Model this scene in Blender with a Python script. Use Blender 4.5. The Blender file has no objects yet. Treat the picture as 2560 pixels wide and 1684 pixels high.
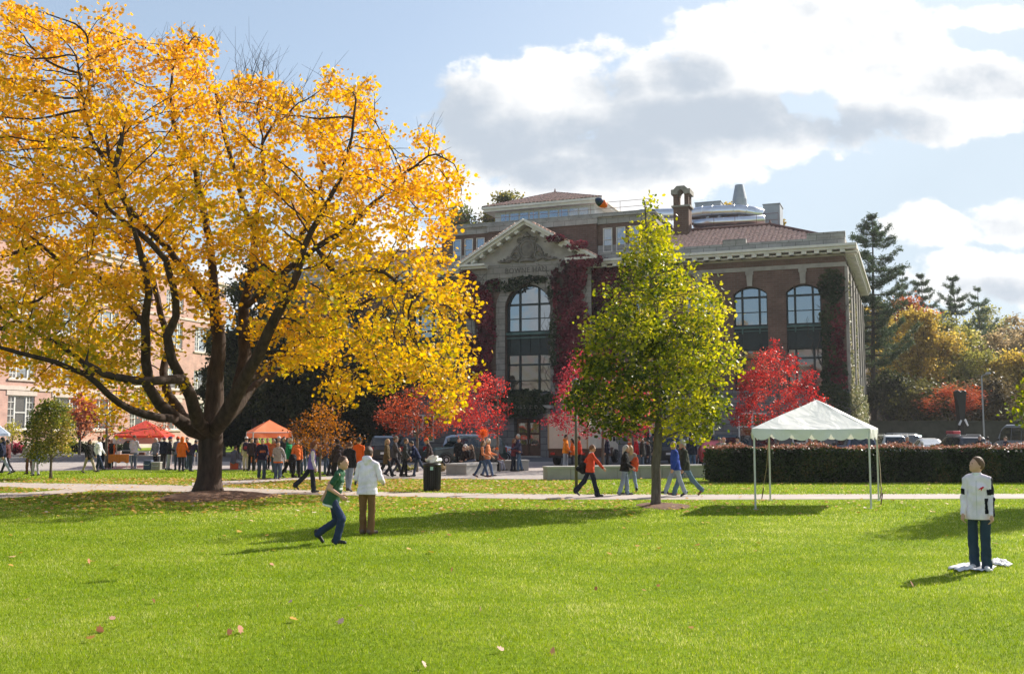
import bpy, math, random
import numpy as np
from mathutils import Vector, Matrix, kdtree
random.seed(7); R=np.random.default_rng(11)
S=bpy.context.scene; COL=S.collection
rad=math.radians
# ---------------------------------------------------------------- camera model
F=2500.; CH=2.1; TH=math.atan(231/2500.)
def ray(px,py):
    a=(px-1280)/F; b=-(py-842)/F
    return np.array([a, math.cos(TH)-b*math.sin(TH), math.sin(TH)+b*math.cos(TH)])
def ground(px,py,z=0.):
    d=ray(px,py); return np.array([0,0,CH])+d*((z-CH)/d[2])
def at(px,py,Y):
    d=ray(px,py); return np.array([0,0,CH])+d*(Y/d[1])
cam=bpy.data.cameras.new('camera'); co=bpy.data.objects.new('camera',cam); COL.objects.link(co)
co.location=(0,0,CH); co.rotation_euler=(rad(90)+TH,0,0)
cam.sensor_width=36; cam.lens=36*F/2560; cam.clip_end=5000; cam.clip_start=.1; S.camera=co
# ---------------------------------------------------------------- tagging
def tag(o,label=None,cat=None,group=None,kind=None):
    if label: o['label']=label
    if cat: o['category']=cat
    if group: o['group']=group
    if kind: o['kind']=kind
    return o
def empty(name,loc=(0,0,0),rz=0,label=None,cat=None,group=None):
    o=bpy.data.objects.new(name,None); COL.objects.link(o); o.location=loc; o.rotation_euler=(0,0,rz)
    o.empty_display_size=.3
    return tag(o,label,cat,group)
def link_mesh(name,me,parent=None):
    o=bpy.data.objects.new(name,me); COL.objects.link(o)
    if parent: o.parent=parent
    return o
def copy_tree(o,parent=None):
    c=o.copy(); COL.objects.link(c)
    if parent: c.parent=parent
    for ch in [x for x in bpy.data.objects if x.parent==o]: copy_tree(ch,c)
    return c
# ---------------------------------------------------------------- mesh building
class MB:
    def __init__(s): s.v=[]; s.f=[]; s.m=[]
    def add(s,vs,fs,mi=0):
        n=len(s.v); s.v.extend([tuple(map(float,p)) for p in vs]); s.f.extend([tuple(n+i for i in f) for f in fs]); s.m.extend([mi]*len(fs)); return s
    def box(s,x0,x1,y0,y1,z0,z1,mi=0):
        v=[(x0,y0,z0),(x1,y0,z0),(x1,y1,z0),(x0,y1,z0),(x0,y0,z1),(x1,y0,z1),(x1,y1,z1),(x0,y1,z1)]
        return s.add(v,[(0,3,2,1),(4,5,6,7),(0,1,5,4),(1,2,6,5),(2,3,7,6),(3,0,4,7)],mi)
    def obox(s,c,sx,sy,sz,M,mi=0):
        c=np.array(c,float); M=np.array(M)
        v=[c+M@np.array([a*sx/2,b*sy/2,d*sz/2]) for d in(-1,1) for a,b in((-1,-1),(1,-1),(1,1),(-1,1))]
        return s.add(v,[(0,3,2,1),(4,5,6,7),(0,1,5,4),(1,2,6,5),(2,3,7,6),(3,0,4,7)],mi)
    def prism_y(s,poly,y0,y1,mi=0):      # polygon in x,z extruded along y
        n=len(poly); v=[(x,y0,z) for x,z in poly]+[(x,y1,z) for x,z in poly]
        f=[tuple(range(n)),tuple(range(2*n-1,n-1,-1))]+[(i,n+i,n+(i+1)%n,(i+1)%n) for i in range(n)]
        return s.add(v,f,mi)
    def prism_z(s,poly,z0,z1,mi=0):
        n=len(poly); v=[(x,y,z0) for x,y in poly]+[(x,y,z1) for x,y in poly]
        f=[tuple(range(n-1,-1,-1)),tuple(range(n,2*n))]+[(i,(i+1)%n,n+(i+1)%n,n+i) for i in range(n)]
        return s.add(v,f,mi)
    def ring(s,y0,y1,outer,inner,mi=0):  # ring between two x,z outlines of equal count, thick along y
        n=len(outer); v=[(x,y0,z) for x,z in outer]+[(x,y0,z) for x,z in inner]+[(x,y1,z) for x,z in outer]+[(x,y1,z) for x,z in inner]
        f=[]
        for i in range(n):
            j=(i+1)%n
            f+=[(i,j,n+j,n+i),(2*n+i,3*n+i,3*n+j,2*n+j),(i,2*n+i,2*n+j,j),(n+i,n+j,3*n+j,3*n+i)]
        return s.add(v,f,mi)
    def tube(s,pts,rs,n=8,mi=0,cap=True):
        pts=[np.array(p,float) for p in pts]; k=len(pts)
        if np.isscalar(rs): rs=[rs]*k
        up=None; vs=[]
        for i in range(k):
            d=pts[min(i+1,k-1)]-pts[max(i-1,0)]; L=np.linalg.norm(d); d=d/L if L>1e-9 else np.array([0,0,1.])
            if up is None:
                up=np.cross(d,[1,0,0]) if abs(d[0])<.9 else np.cross(d,[0,1,0])
            up=up-d*(up@d); up/=max(np.linalg.norm(up),1e-9); w=np.cross(d,up)
            for j in range(n):
                a=2*math.pi*j/n; vs.append(pts[i]+rs[i]*(math.cos(a)*up+math.sin(a)*w))
        fs=[(i*n+j,i*n+(j+1)%n,(i+1)*n+(j+1)%n,(i+1)*n+j) for i in range(k-1) for j in range(n)]
        if cap: fs+=[tuple(range(n-1,-1,-1)),tuple((k-1)*n+j for j in range(n))]
        return s.add(vs,fs,mi)
    def lathe(s,prof,c=(0,0,0),n=24,mi=0,cap=True):
        vs=[(c[0]+r*math.cos(2*math.pi*j/n),c[1]+r*math.sin(2*math.pi*j/n),c[2]+z) for r,z in prof for j in range(n)]
        k=len(prof); fs=[(i*n+j,i*n+(j+1)%n,(i+1)*n+(j+1)%n,(i+1)*n+j) for i in range(k-1) for j in range(n)]
        if cap: fs+=[tuple(range(n-1,-1,-1)),tuple((k-1)*n+j for j in range(n))]
        return s.add(vs,fs,mi)
    def build(s,name,mats,parent=None,smooth=False,bevel=0,auto=None):
        me=bpy.data.meshes.new(name); me.from_pydata(s.v,[],s.f)
        if not isinstance(mats,(list,tuple)): mats=[mats]
        for m in mats: me.materials.append(m)
        if len(mats)>1: me.polygons.foreach_set('material_index',s.m)
        if smooth: me.polygons.foreach_set('use_smooth',[True]*len(s.f))
        me.update(); o=link_mesh(name,me,parent)
        if bevel:
            b=o.modifiers.new('bevel','BEVEL'); b.width=bevel; b.segments=2; b.limit_method='ANGLE'; b.angle_limit=rad(35)
        return o
def np_mesh(name,V,Fa,mats,parent=None,smooth=False,attr=None,attr2=None):
    """V (n,3), Fa (m,k) equal-sized faces, attr per face"""
    me=bpy.data.meshes.new(name); n=len(V); m,k=Fa.shape
    me.vertices.add(n); me.vertices.foreach_set('co',np.ascontiguousarray(V,dtype=np.float32).ravel())
    me.loops.add(m*k); me.loops.foreach_set('vertex_index',np.ascontiguousarray(Fa,dtype=np.int32).ravel())
    me.polygons.add(m); me.polygons.foreach_set('loop_start',np.arange(0,m*k,k,dtype=np.int32))
    try: me.polygons.foreach_set('loop_total',np.full(m,k,dtype=np.int32))
    except Exception: pass
    if smooth: me.polygons.foreach_set('use_smooth',np.ones(m,dtype=bool))
    if attr is not None:
        a=me.attributes.new('tone','FLOAT','FACE'); a.data.foreach_set('value',np.ascontiguousarray(attr,dtype=np.float32))
    if attr2 is not None:
        a=me.attributes.new('hue','FLOAT','FACE'); a.data.foreach_set('value',np.ascontiguousarray(attr2,dtype=np.float32))
    if not isinstance(mats,(list,tuple)): mats=[mats]
    for x in mats: me.materials.append(x)
    me.update(calc_edges=True); return link_mesh(name,me,parent)
# ---------------------------------------------------------------- materials
def nodes(name):
    m=bpy.data.materials.new(name); m.use_nodes=True; nt=m.node_tree; nt.nodes.clear()
    out=nt.nodes.new('ShaderNodeOutputMaterial'); return m,nt,out
def N(nt,t,**kw):
    n=nt.nodes.new(t)
    for k,v in kw.items():
        if k in n.inputs: n.inputs[k].default_value=v
        else: setattr(n,k,v)
    return n
def ramp(nt,stops):
    r=nt.nodes.new('ShaderNodeValToRGB'); e=r.color_ramp.elements
    e[0].position=stops[0][0]; e[0].color=(*stops[0][1],1); e[1].position=stops[-1][0]; e[1].color=(*stops[-1][1],1)
    for p,c in stops[1:-1]:
        x=e.new(p); x.color=(*c,1)
    return r
_mc={}
def mat(name,col,rough=.6,var=.12,scale=6,bump=0.,bscale=40,metal=0.,spec=.4,stretch=(1,1,1),key=None):
    """painted / stone / cloth: base colour with soft procedural variation"""
    k=(name,tuple(round(c,4) for c in col),rough,var,scale,bump,metal)
    if k in _mc: return _mc[k]
    m,nt,out=nodes(name); L=nt.links
    b=N(nt,'ShaderNodeBsdfPrincipled',Roughness=rough,Metallic=metal); b.inputs['Specular IOR Level'].default_value=spec
    tc=N(nt,'ShaderNodeTexCoord'); mp=N(nt,'ShaderNodeMapping'); mp.inputs['Scale'].default_value=stretch
    L.new(tc.outputs['Object'],mp.inputs[0])
    nz=N(nt,'ShaderNodeTexNoise',Scale=scale,Detail=6.,Roughness=.6); L.new(mp.outputs[0],nz.inputs['Vector'])
    lo=tuple(max(0,c*(1-var)) for c in col); hi=tuple(min(1,c*(1+var)) for c in col)
    rp=ramp(nt,[(.3,lo),(.7,hi)]); L.new(nz.outputs['Fac'],rp.inputs[0]); L.new(rp.outputs[0],b.inputs['Base Color'])
    if bump:
        n2=N(nt,'ShaderNodeTexNoise',Scale=bscale,Detail=4.); L.new(mp.outputs[0],n2.inputs['Vector'])
        bp=N(nt,'ShaderNodeBump',Strength=bump,Distance=.02); L.new(n2.outputs['Fac'],bp.inputs['Height']); L.new(bp.outputs[0],b.inputs['Normal'])
    L.new(b.outputs[0],out.inputs[0]); _mc[k]=m; return m
def cloth(col,name='cloth'):
    k=('cl',tuple(round(c,3) for c in col))
    if k in _mc: return _mc[k]
    m,nt,out=nodes(name); L=nt.links
    b=N(nt,'ShaderNodeBsdfPrincipled',Roughness=.85); b.inputs['Specular IOR Level'].default_value=.15
    tc=N(nt,'ShaderNodeTexCoord'); mp=N(nt,'ShaderNodeMapping'); mp.inputs['Scale'].default_value=(1,1,.55); L.new(tc.outputs['Object'],mp.inputs[0])
    nz=N(nt,'ShaderNodeTexNoise',Scale=5.,Detail=5.); L.new(mp.outputs[0],nz.inputs['Vector'])
    rp=ramp(nt,[(.3,tuple(c*.78 for c in col)),(.7,tuple(min(1,c*1.15) for c in col))]); L.new(nz.outputs['Fac'],rp.inputs[0]); L.new(rp.outputs[0],b.inputs['Base Color'])
    n2=N(nt,'ShaderNodeTexNoise',Scale=9.,Detail=3.,Distortion=1.2); L.new(mp.outputs[0],n2.inputs['Vector'])
    bp=N(nt,'ShaderNodeBump',Strength=.7,Distance=.035); L.new(n2.outputs['Fac'],bp.inputs['Height']); L.new(bp.outputs[0],b.inputs['Normal'])
    L.new(b.outputs[0],out.inputs[0]); _mc[k]=m; return m
def leafmat(name,stops,trans=.5,tscale=1.25,rough=.5,hue=None):
    """leaf: ramp over the per-leaf 'tone' attribute, half reflecting, half letting light through"""
    m,nt,out=nodes(name); L=nt.links
    a=N(nt,'ShaderNodeAttribute',attribute_name='tone'); rp=ramp(nt,stops); L.new(a.outputs['Fac'],rp.inputs[0]); colr=rp.outputs[0]
    d=N(nt,'ShaderNodeBsdfPrincipled',Roughness=rough); d.inputs['Specular IOR Level'].default_value=.18; L.new(colr,d.inputs['Base Color'])
    t=N(nt,'ShaderNodeBsdfTranslucent'); g=N(nt,'ShaderNodeHueSaturation',Saturation=1.1,Value=tscale); L.new(colr,g.inputs['Color']); L.new(g.outputs[0],t.inputs['Color'])
    mx=N(nt,'ShaderNodeMixShader'); mx.inputs[0].default_value=trans; L.new(d.outputs[0],mx.inputs[1]); L.new(t.outputs[0],mx.inputs[2]); L.new(mx.outputs[0],out.inputs[0])
    return m
def glass(name,col,rough=.04,bump=.05,bs=1.2):
    m,nt,out=nodes(name); L=nt.links
    b=N(nt,'ShaderNodeBsdfPrincipled',Roughness=rough,Metallic=.85); b.inputs['Base Color'].default_value=(*col,1)
    tc=N(nt,'ShaderNodeTexCoord'); n2=N(nt,'ShaderNodeTexNoise',Scale=bs,Detail=1.); L.new(tc.outputs['Object'],n2.inputs['Vector'])
    bp=N(nt,'ShaderNodeBump',Strength=bump,Distance=.1); L.new(n2.outputs['Fac'],bp.inputs['Height']); L.new(bp.outputs[0],b.inputs['Normal'])
    L.new(b.outputs[0],out.inputs[0]); return m
GRASSD=1.0
SUNE,SKYS,CLW,CLG,SKW,EXPO=4.9,.1,6.9,4.2,4.6,.78
# ---------------------------------------------------------------- light
SUN_AZ=math.atan2(.74,.67)      # from +Y towards +X
SUN_EL=rad(34)
sun=bpy.data.lights.new('sun','SUN'); sun.energy=SUNE; sun.angle=rad(.5); sun.color=(1,.93,.82)
so=bpy.data.objects.new('sun',sun); COL.objects.link(so)
sd=Vector((math.sin(SUN_AZ)*math.cos(SUN_EL),math.cos(SUN_AZ)*math.cos(SUN_EL),math.sin(SUN_EL)))
so.rotation_euler=(-sd).to_track_quat('-Z','Y').to_euler(); so.location=(60,60,80)
# ---------------------------------------------------------------- sky with clouds
W=bpy.data.worlds.new('World'); S.world=W; W.use_nodes=True; W.cycles.sampling_method="MANUAL"; W.cycles.sample_map_resolution=512
nt=W.node_tree; nt.nodes.clear(); L=nt.links
out=nt.nodes.new('ShaderNodeOutputWorld'); bg=nt.nodes.new('ShaderNodeBackground'); bg.inputs[1].default_value=SKYS
sky=N(nt,'ShaderNodeTexSky',sky_type='NISHITA'); sky.sun_disc=False; sky.sun_elevation=SUN_EL; sky.sun_rotation=SUN_AZ
sky.air_density=1.; sky.dust_density=1.6; sky.ozone_density=1.2; sky.altitude=100
def M_(op,a,b=None,c=None,clamp=False):
    n=nt.nodes.new('ShaderNodeMath'); n.operation=op; n.use_clamp=clamp
    for i,x in enumerate((a,b,c)):
        if x is None: continue
        if isinstance(x,(int,float)): n.inputs[i].default_value=x
        else: L.new(x,n.inputs[i])
    return n.outputs[0]
tc=nt.nodes.new('ShaderNodeTexCoord'); sp=nt.nodes.new('ShaderNodeSeparateXYZ'); L.new(tc.outputs['Generated'],sp.inputs[0])
yy=M_('MAXIMUM',M_('ABSOLUTE',sp.outputs[1]),.05)
A=M_('DIVIDE',sp.outputs[0],yy); B=M_('DIVIDE',sp.outputs[2],yy)
def cv(off=(0,0)):
    c=nt.nodes.new('ShaderNodeCombineXYZ'); L.new(M_('ADD',A,off[0]),c.inputs[0]); L.new(M_('MULTIPLY',M_('ADD',B,off[1]),1.35),c.inputs[1]); return c.outputs[0]
def fbm(vec,scale,detail=8,rough=.55,dist=0.):
    n=N(nt,'ShaderNodeTexNoise',Scale=scale,Detail=float(detail),Roughness=rough,Distortion=dist); L.new(vec,n.inputs['Vector']); return n.outputs['Fac']
v0=cv(); nA=fbm(v0,8.,8,.6); nS=fbm(cv((.012,.014)),8.,5,.6); nB=fbm(v0,4.,3,.5); nC=fbm(v0,26.,6,.6)
def blobs(lst,pw=1):
    o=None
    for (px,py,rx,ry,amp) in lst:
        a0=(px-1280)/F; b0=(1073-py)/F
        dx=M_('MULTIPLY',M_('SUBTRACT',A,a0),F/rx); dy=M_('MULTIPLY',M_('SUBTRACT',B,b0),F/ry)
        r2=M_('ADD',M_('MULTIPLY',dx,dx),M_('MULTIPLY',dy,dy))
        g=M_('MULTIPLY',M_('MAXIMUM',M_("SUBTRACT",1.,r2),-1.),amp)
        o=g if o is None else M_('SMOOTH_MAX',o,g,.12)
    return o
dens=blobs([(1400,220,300,165,1.),(1230,330,230,150,1.),(1700,270,420,190,1.1),(2020,110,400,200,1.1),(1560,400,440,120,1.),(1430,480,340,100,1.),(1300,520,260,90,.8),(2280,220,300,120,1.),(1950,320,300,100,1.3),(1780,330,200,120,1.2),(1875,265,150,95,2.2),(2500,210,230,110,1.),(1790,420,110,50,.6),
            (2340,555,140,65,.9),(2540,545,160,75,.9),(2440,690,190,80,.9),(2580,720,200,90,.9),(2560,15,200,45,.7),(1000,600,200,80,.5),(700,760,260,100,.6)])
low=M_('MULTIPLY',M_('SUBTRACT',M_('ABSOLUTE',B),.9),.5)          # scattered clouds over the rest of the sky, behind the viewer
back=M_('MULTIPLY',M_('LESS_THAN',sp.outputs[1],0.),M_('ADD',M_('MULTIPLY',M_('SUBTRACT',nB,.5),3.),-.15))
dens=M_('ADD',M_('MULTIPLY',M_('GREATER_THAN',sp.outputs[1],0.),dens),back)
dd=M_('ADD',M_('ADD',dens,M_('MULTIPLY',M_('SUBTRACT',nB,.5),1.5)),M_('MULTIPLY',M_("SUBTRACT",nA,.5),3.1)); dd=M_('ADD',dd,M_('MULTIPLY',M_('SUBTRACT',nC,.5),1.1))
mr=nt.nodes.new('ShaderNodeMapRange'); mr.interpolation_type='SMOOTHERSTEP'; L.new(dd,mr.inputs[0]); mr.inputs[1].default_value=-.03; mr.inputs[2].default_value=.48
alpha=mr.outputs[0]
shade=blobs([(1250,350,230,100,1.),(1540,330,330,80,1.1),(1800,290,420,95,1.5),(2120,300,280,65,1.2),(1540,215,120,60,.7),(1730,180,130,80,.9),(1450,410,320,60,.9),(1130,280,130,120,.9),(2480,190,130,45,.4),(2480,725,180,35,.6),(2540,560,100,30,.4)])
sh=M_('ADD',shade,M_('MULTIPLY',M_('SUBTRACT',nB,.5),1.2)); sh=M_('ADD',sh,M_('MULTIPLY',M_('SUBTRACT',nA,.5),.8))
sh=M_('ADD',sh,M_('MULTIPLY',M_('SUBTRACT',nS,nA),3.5))
m2=nt.nodes.new('ShaderNodeMapRange'); m2.interpolation_type='SMOOTHSTEP'; L.new(sh,m2.inputs[0]); m2.inputs[1].default_value=-.8; m2.inputs[2].default_value=1.15
cc=N(nt,'ShaderNodeMixRGB'); L.new(m2.outputs[0],cc.inputs[0]); cc.inputs[1].default_value=(*[CLW*x for x in (1.,.99,.97)],1); cc.inputs[2].default_value=(*[CLG*x for x in (.80,.90,1.03)],1)
# thin veil of high haze: paler blue lower down and to the right, as the air itself is
hz=N(nt,'ShaderNodeMixRGB'); L.new(sky.outputs[0],hz.inputs[1]); hz.inputs[2].default_value=(*[SKW*x for x in (.80,.96,1.10)],1)
hf=M_('ADD',M_('MULTIPLY',A,.75),M_('MULTIPLY',M_('SUBTRACT',.42,B),.9)); hf=M_('ADD',hf,.45); hf=M_('MINIMUM',M_('MAXIMUM',hf,.38),.92)
fo=nt.nodes.new('ShaderNodeMapRange'); L.new(B,fo.inputs[0]); fo.inputs[1].default_value=.5; fo.inputs[2].default_value=.95; fo.inputs[3].default_value=1.; fo.inputs[4].default_value=.05
hf=M_('MULTIPLY',hf,fo.outputs[0]); hf=M_('MULTIPLY',hf,M_('ADD',M_('MULTIPLY',M_('GREATER_THAN',sp.outputs[1],0.),.85),.15)); L.new(hf,hz.inputs[0])
fm=N(nt,'ShaderNodeMixRGB'); L.new(alpha,fm.inputs[0]); L.new(hz.outputs[0],fm.inputs[1]); L.new(cc.outputs[0],fm.inputs[2])
L.new(fm.outputs[0],bg.inputs[0]); L.new(bg.outputs[0],out.inputs[0])
S.view_settings.view_transform='Standard'; S.view_settings.look='None'; S.view_settings.gamma=1; S.view_settings.exposure=EXPO
S.cycles.max_bounces=6; S.cycles.diffuse_bounces=3; S.cycles.transmission_bounces=4; S.cycles.transparent_max_bounces=6
try: S.cycles.use_denoising=True
except Exception: pass
# ================================================================= GROUND
def groundmat():
    m,nt,out=nodes('turf'); L=nt.links
    b=N(nt,'ShaderNodeBsdfPrincipled',Roughness=.9); b.inputs['Specular IOR Level'].default_value=.1
    tc=N(nt,'ShaderNodeTexCoord')
    n1=N(nt,'ShaderNodeTexNoise',Scale=.35,Detail=6.,Roughness=.65); L.new(tc.outputs['Object'],n1.inputs['Vector'])
    n2=N(nt,'ShaderNodeTexNoise',Scale=14.,Detail=6.,Roughness=.7); L.new(tc.outputs['Object'],n2.inputs['Vector'])
    r1=ramp(nt,[(.3,(.15,.225,.012)),(.5,(.20,.285,.016)),(.72,(.28,.32,.04))]); L.new(n1.outputs['Fac'],r1.inputs[0])
    r2=ramp(nt,[(.3,(.5,.55,.4)),(.7,(1.15,1.15,1.15))]); L.new(n2.outputs['Fac'],r2.inputs[0])
    mx=N(nt,'ShaderNodeMixRGB',blend_type='MULTIPLY'); mx.inputs[0].default_value=1; L.new(r1.outputs[0],mx.inputs[1]); L.new(r2.outputs[0],mx.inputs[2])
    L.new(mx.outputs[0],b.inputs['Base Color'])
    bp=N(nt,'ShaderNodeBump',Strength=.6,Distance=.03); L.new(n2.outputs['Fac'],bp.inputs['Height']); L.new(bp.outputs[0],b.inputs['Normal'])
    L.new(b.outputs[0],out.inputs[0]); return m
m_turf=groundmat()
m_path=mat('concrete_path',(.41,.355,.315),.85,.13,1.2,.25,30)
m_pave=mat('plaza_paving',(.35,.31,.285),.85,.16,.6,.25,20)
m_asph=mat('asphalt',(.10,.10,.105),.9,.2,.8,.3,40)
def gbump(x,y):    # gentle rolls in the lawn
    return .05*np.sin(x*.21+1.3)*np.sin(y*.17)+.03*np.sin(x*.5+y*.33)
def sheet(name,x0,x1,y0,y1,nx,ny,z,mt):
    X,Y=np.meshgrid(np.linspace(x0,x1,nx+1),np.linspace(y0,y1,ny+1)); Z=np.zeros_like(X)+z
    V=np.stack([X,Y,Z],-1).reshape(-1,3); i=np.arange(nx*ny); r=i//nx*(nx+1)+i%nx
    return np_mesh(name,V,np.stack([r,r+1,r+nx+2,r+nx+1],1),mt)
tag(sheet('ground',-1500,1500,-300,2500,30,28,-.004,m_turf),kind='structure')
def strip(name,pts_a,pts_b,z,mt):   # ribbon between two pixel-traced edges laid on the ground
    a=[ground(*p) for p in pts_a]; b=[ground(*p) for p in pts_b]; n=len(a)
    V=np.array([(p[0],p[1],z) for p in a]+[(p[0],p[1],z) for p in b])
    return tag(np_mesh(name,V,np.array([(i,n+i,n+i+1,i+1) for i in range(n-1)])[:,::-1],mt),kind='structure')
PATH_U=[(-900,1211),(-300,1209),(-20,1204),(140,1207),(430,1211),(600,1218),(800,1225),(980,1229),(1350,1234),(1750,1235),(2100,1234),(2600,1233),(3600,1231)]
PATH_L=[(-900,1224),(-300,1221),(-20,1214),(140,1222),(430,1228),(600,1234),(800,1236),(980,1240),(1350,1247),(1750,1248),(2100,1247),(2600,1245),(3600,1243)]
strip('path',PATH_U,PATH_L,.004,m_path)
strip('path',[(-900,1246),(-200,1238),(-20,1233),(90,1229),(215,1219)],[(-900,1272),(-200,1254),(-20,1246),(110,1238),(240,1226)],.008,m_path)
strip('path',[(480,1205),(560,1201.5),(720,1193.5),(860,1188),(985,1184)],[(480,1215),(560,1212),(720,1199.5),(860,1197),(985,1196)],.004,m_path)
# plaza / roadway in front of the buildings
def poly(name,pts,z,mt):
    me=bpy.data.meshes.new(name); me.from_pydata([(p[0],p[1],z) for p in pts],[],[tuple(range(len(pts)))]); me.materials.append(mt); me.update()
    return tag(link_mesh(name,me),kind='structure')
g=lambda x,y: tuple(ground(x,y)[:2])
poly('plaza',[(-75,g(0,1177)[1]),(-24,g(0,1177)[1]),g(300,1172.5),g(700,1174),g(940,1184),g(965,1196),g(1368,1197.5),g(1368,1172),(60,58),(60,66),(-75,66)],.008,m_pave)
poly('road',[(-75,66.0),(80,66.0),(110,60),(110,72),(3,79.5),(-20,89),(-75,120)],.008,m_asph)
poly('parking_lot',[g(1400,1180),(16,46),(70,46),(70,60),(60,66),(3,66)],.012,m_asph)
# ---------------------------------------------------------------- grass blades (stuff)
def in_strip(x,y):
    """true where a paved ribbon covers the ground"""
    d=np.stack([x,y],1); px=1280+F*x/y; py=1073+CH*F/y
    def between(U_,L_):
        u=np.interp(px,[p[0] for p in U_],[p[1] for p in U_]); l=np.interp(px,[p[0] for p in L_],[p[1] for p in L_]); return (py>u-.3)&(py<l+.3)
    a=between(PATH_U,PATH_L)
    b=(px<235)&between([(-900,1246),(-20,1233),(90,1229),(215,1219)],[(-900,1272),(-20,1246),(110,1238),(240,1226)])
    c=(px>480)&(px<985)&between([(480,1205),(560,1201.5),(720,1193.5),(860,1188),(985,1184)],[(480,1215),(560,1212),(720,1199.5),(860,1197),(985,1196)])
    d_=(py<np.interp(px,[0,300,700,940,965,1368,1370,1766],[1177,1173,1174.5,1184.5,1196.5,1198,1200,1193]))
    return a|b|c|d_
def blades():
    out=[]
    bands=[(7.6,10,5200,.0045,.035),(10,13,3600,.0055,.038),(13,17,2200,.007,.04),(17,23,1200,.010,.042),(23,31,560,.016,.045),(31,41,300,.022,.05),(41,51,150,.032,.055)]
    for y0,y1,den,w,h in bands:
        half=lambda y:y*.51+3.
        n=int(den*(half(y0)+half(y1))*(y1-y0)*GRASSD)
        y=R.uniform(y0,y1,n); x=R.uniform(-1,1,n)*half(y1); k=np.abs(x)<half(y); x,y=x[k],y[k]
        k=~in_strip(x,y); x,y=x[k],y[k]; n=len(x)
        f=.5+.5*np.sin(x*1.7+np.sin(y*1.3)*2)*np.sin(y*2.1+np.sin(x*.9)*2)
        f2=.5+.5*np.sin(x*9.1+2.2*np.sin(y*5.3)+y*3)*np.sin(y*11.3+2*np.sin(x*6.1)-x*2.2); hh=h*R.uniform(.45,1.2,n)*(.70+.3*f)*(.62+.7*f2); a=R.uniform(0,2*np.pi,n); ww=w*R.uniform(.6,1.3,n)
        lean=R.uniform(.1,1.,n)*hh; la=R.uniform(0,2*np.pi,n)
        dx,dy=np.cos(a)*ww/2,np.sin(a)*ww/2; lx,ly=np.cos(la)*lean,np.sin(la)*lean
        z0=np.zeros(n)-.003
        V=np.stack([np.stack([x-dx,y-dy,z0],1),np.stack([x+dx,y+dy,z0],1),np.stack([x+lx,y+ly,hh],1)],1)
        big=np.sin(x*.55+2*np.sin(y*.21))*np.sin(y*.6+np.sin(x*.4)*2); tone=np.clip(.47+.26*(f-.5)+.22*(f2-.5)+.12*big+R.normal(0,.25,n),0,1)
        out.append((V.reshape(-1,3),tone))
    V=np.concatenate([o[0] for o in out]); t=np.concatenate([o[1] for o in out])
    m=leafmat('grass_blade',[(0,(.07,.125,.008)),(.36,(.18,.265,.012)),(.72,(.32,.385,.022)),(1,(.62,.60,.26))],.48,1.35,.4)
    o=np_mesh('grass',V,np.arange(len(V)).reshape(-1,3),m,attr=t); tag(o,'short bright green lawn grass','grass',kind='stuff')
blades()
# ---------------------------------------------------------------- leaf clouds
SHAPES={
 'maple':(np.array([(0,-.5,0),(.28,-.42,.03),(.5,-.1,.1),(.3,0,.04),(.42,.3,.09),(.14,.22,.02),(0,.55,.0),(-.14,.22,.02),(-.42,.3,.09),(-.3,0,.04),(-.5,-.1,.1),(-.28,-.42,.03)],float),None),
 'oval':(np.array([(0,-.5,0),(.36,-.1,.08),(.26,.3,.06),(0,.5,0),(-.26,.3,.06),(-.36,-.1,.08)],float),None),
 'quad':(np.array([(0,-.5,0),(.4,0,.12),(0,.5,0),(-.4,0,.12)],float),None),
 'needle':(np.array([(0,-.5,0),(.10,.5,0),(-.10,.5,0)],float),None),
}
def leaves(name,P,size,mt,parent=None,shape='oval',up=.6,tone=None,sizevar=.35,nrm=None,rng=R):
    n=len(P); T=SHAPES[shape][0]; k=len(T)
    nv=rng.normal(0,1,(n,3)); nv/=np.linalg.norm(nv,axis=1,keepdims=True)
    if nrm is None: nv=nv*(1-up)+np.array([0,0,1.])*up*rng.choice([1,1,1,-1],n)[:,None]
    else: nv=nv*(1-up)+nrm*up
    nv/=np.maximum(np.linalg.norm(nv,axis=1,keepdims=True),1e-6)
    t=rng.normal(0,1,(n,3)); t-=nv*(t*nv).sum(1,keepdims=True); t/=np.maximum(np.linalg.norm(t,axis=1,keepdims=True),1e-6)
    b=np.cross(nv,t); s=size*(1+sizevar*rng.uniform(-1,1,n))
    V=P[:,None,:]+s[:,None,None]*(T[None,:,0:1]*t[:,None]+T[None,:,1:2]*b[:,None]+T[None,:,2:3]*nv[:,None])
    if tone is None: tone=np.clip(rng.normal(.5,.22,n),0,1)
    return np_mesh(name,V.reshape(-1,3),np.arange(n*k).reshape(n,k),mt,parent,attr=tone)
def vnoise(P,sc,seed=0):
    """cheap smooth noise in 0..1"""
    r=np.random.default_rng(seed); o=np.zeros(len(P))
    for i in range(5):
        d=r.normal(0,1,3); o+=np.sin(P@d*sc*(1+.35*i)+r.uniform(0,6.28))/(1+.3*i)
    return np.clip(.5+o*.2,0,1)
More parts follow.
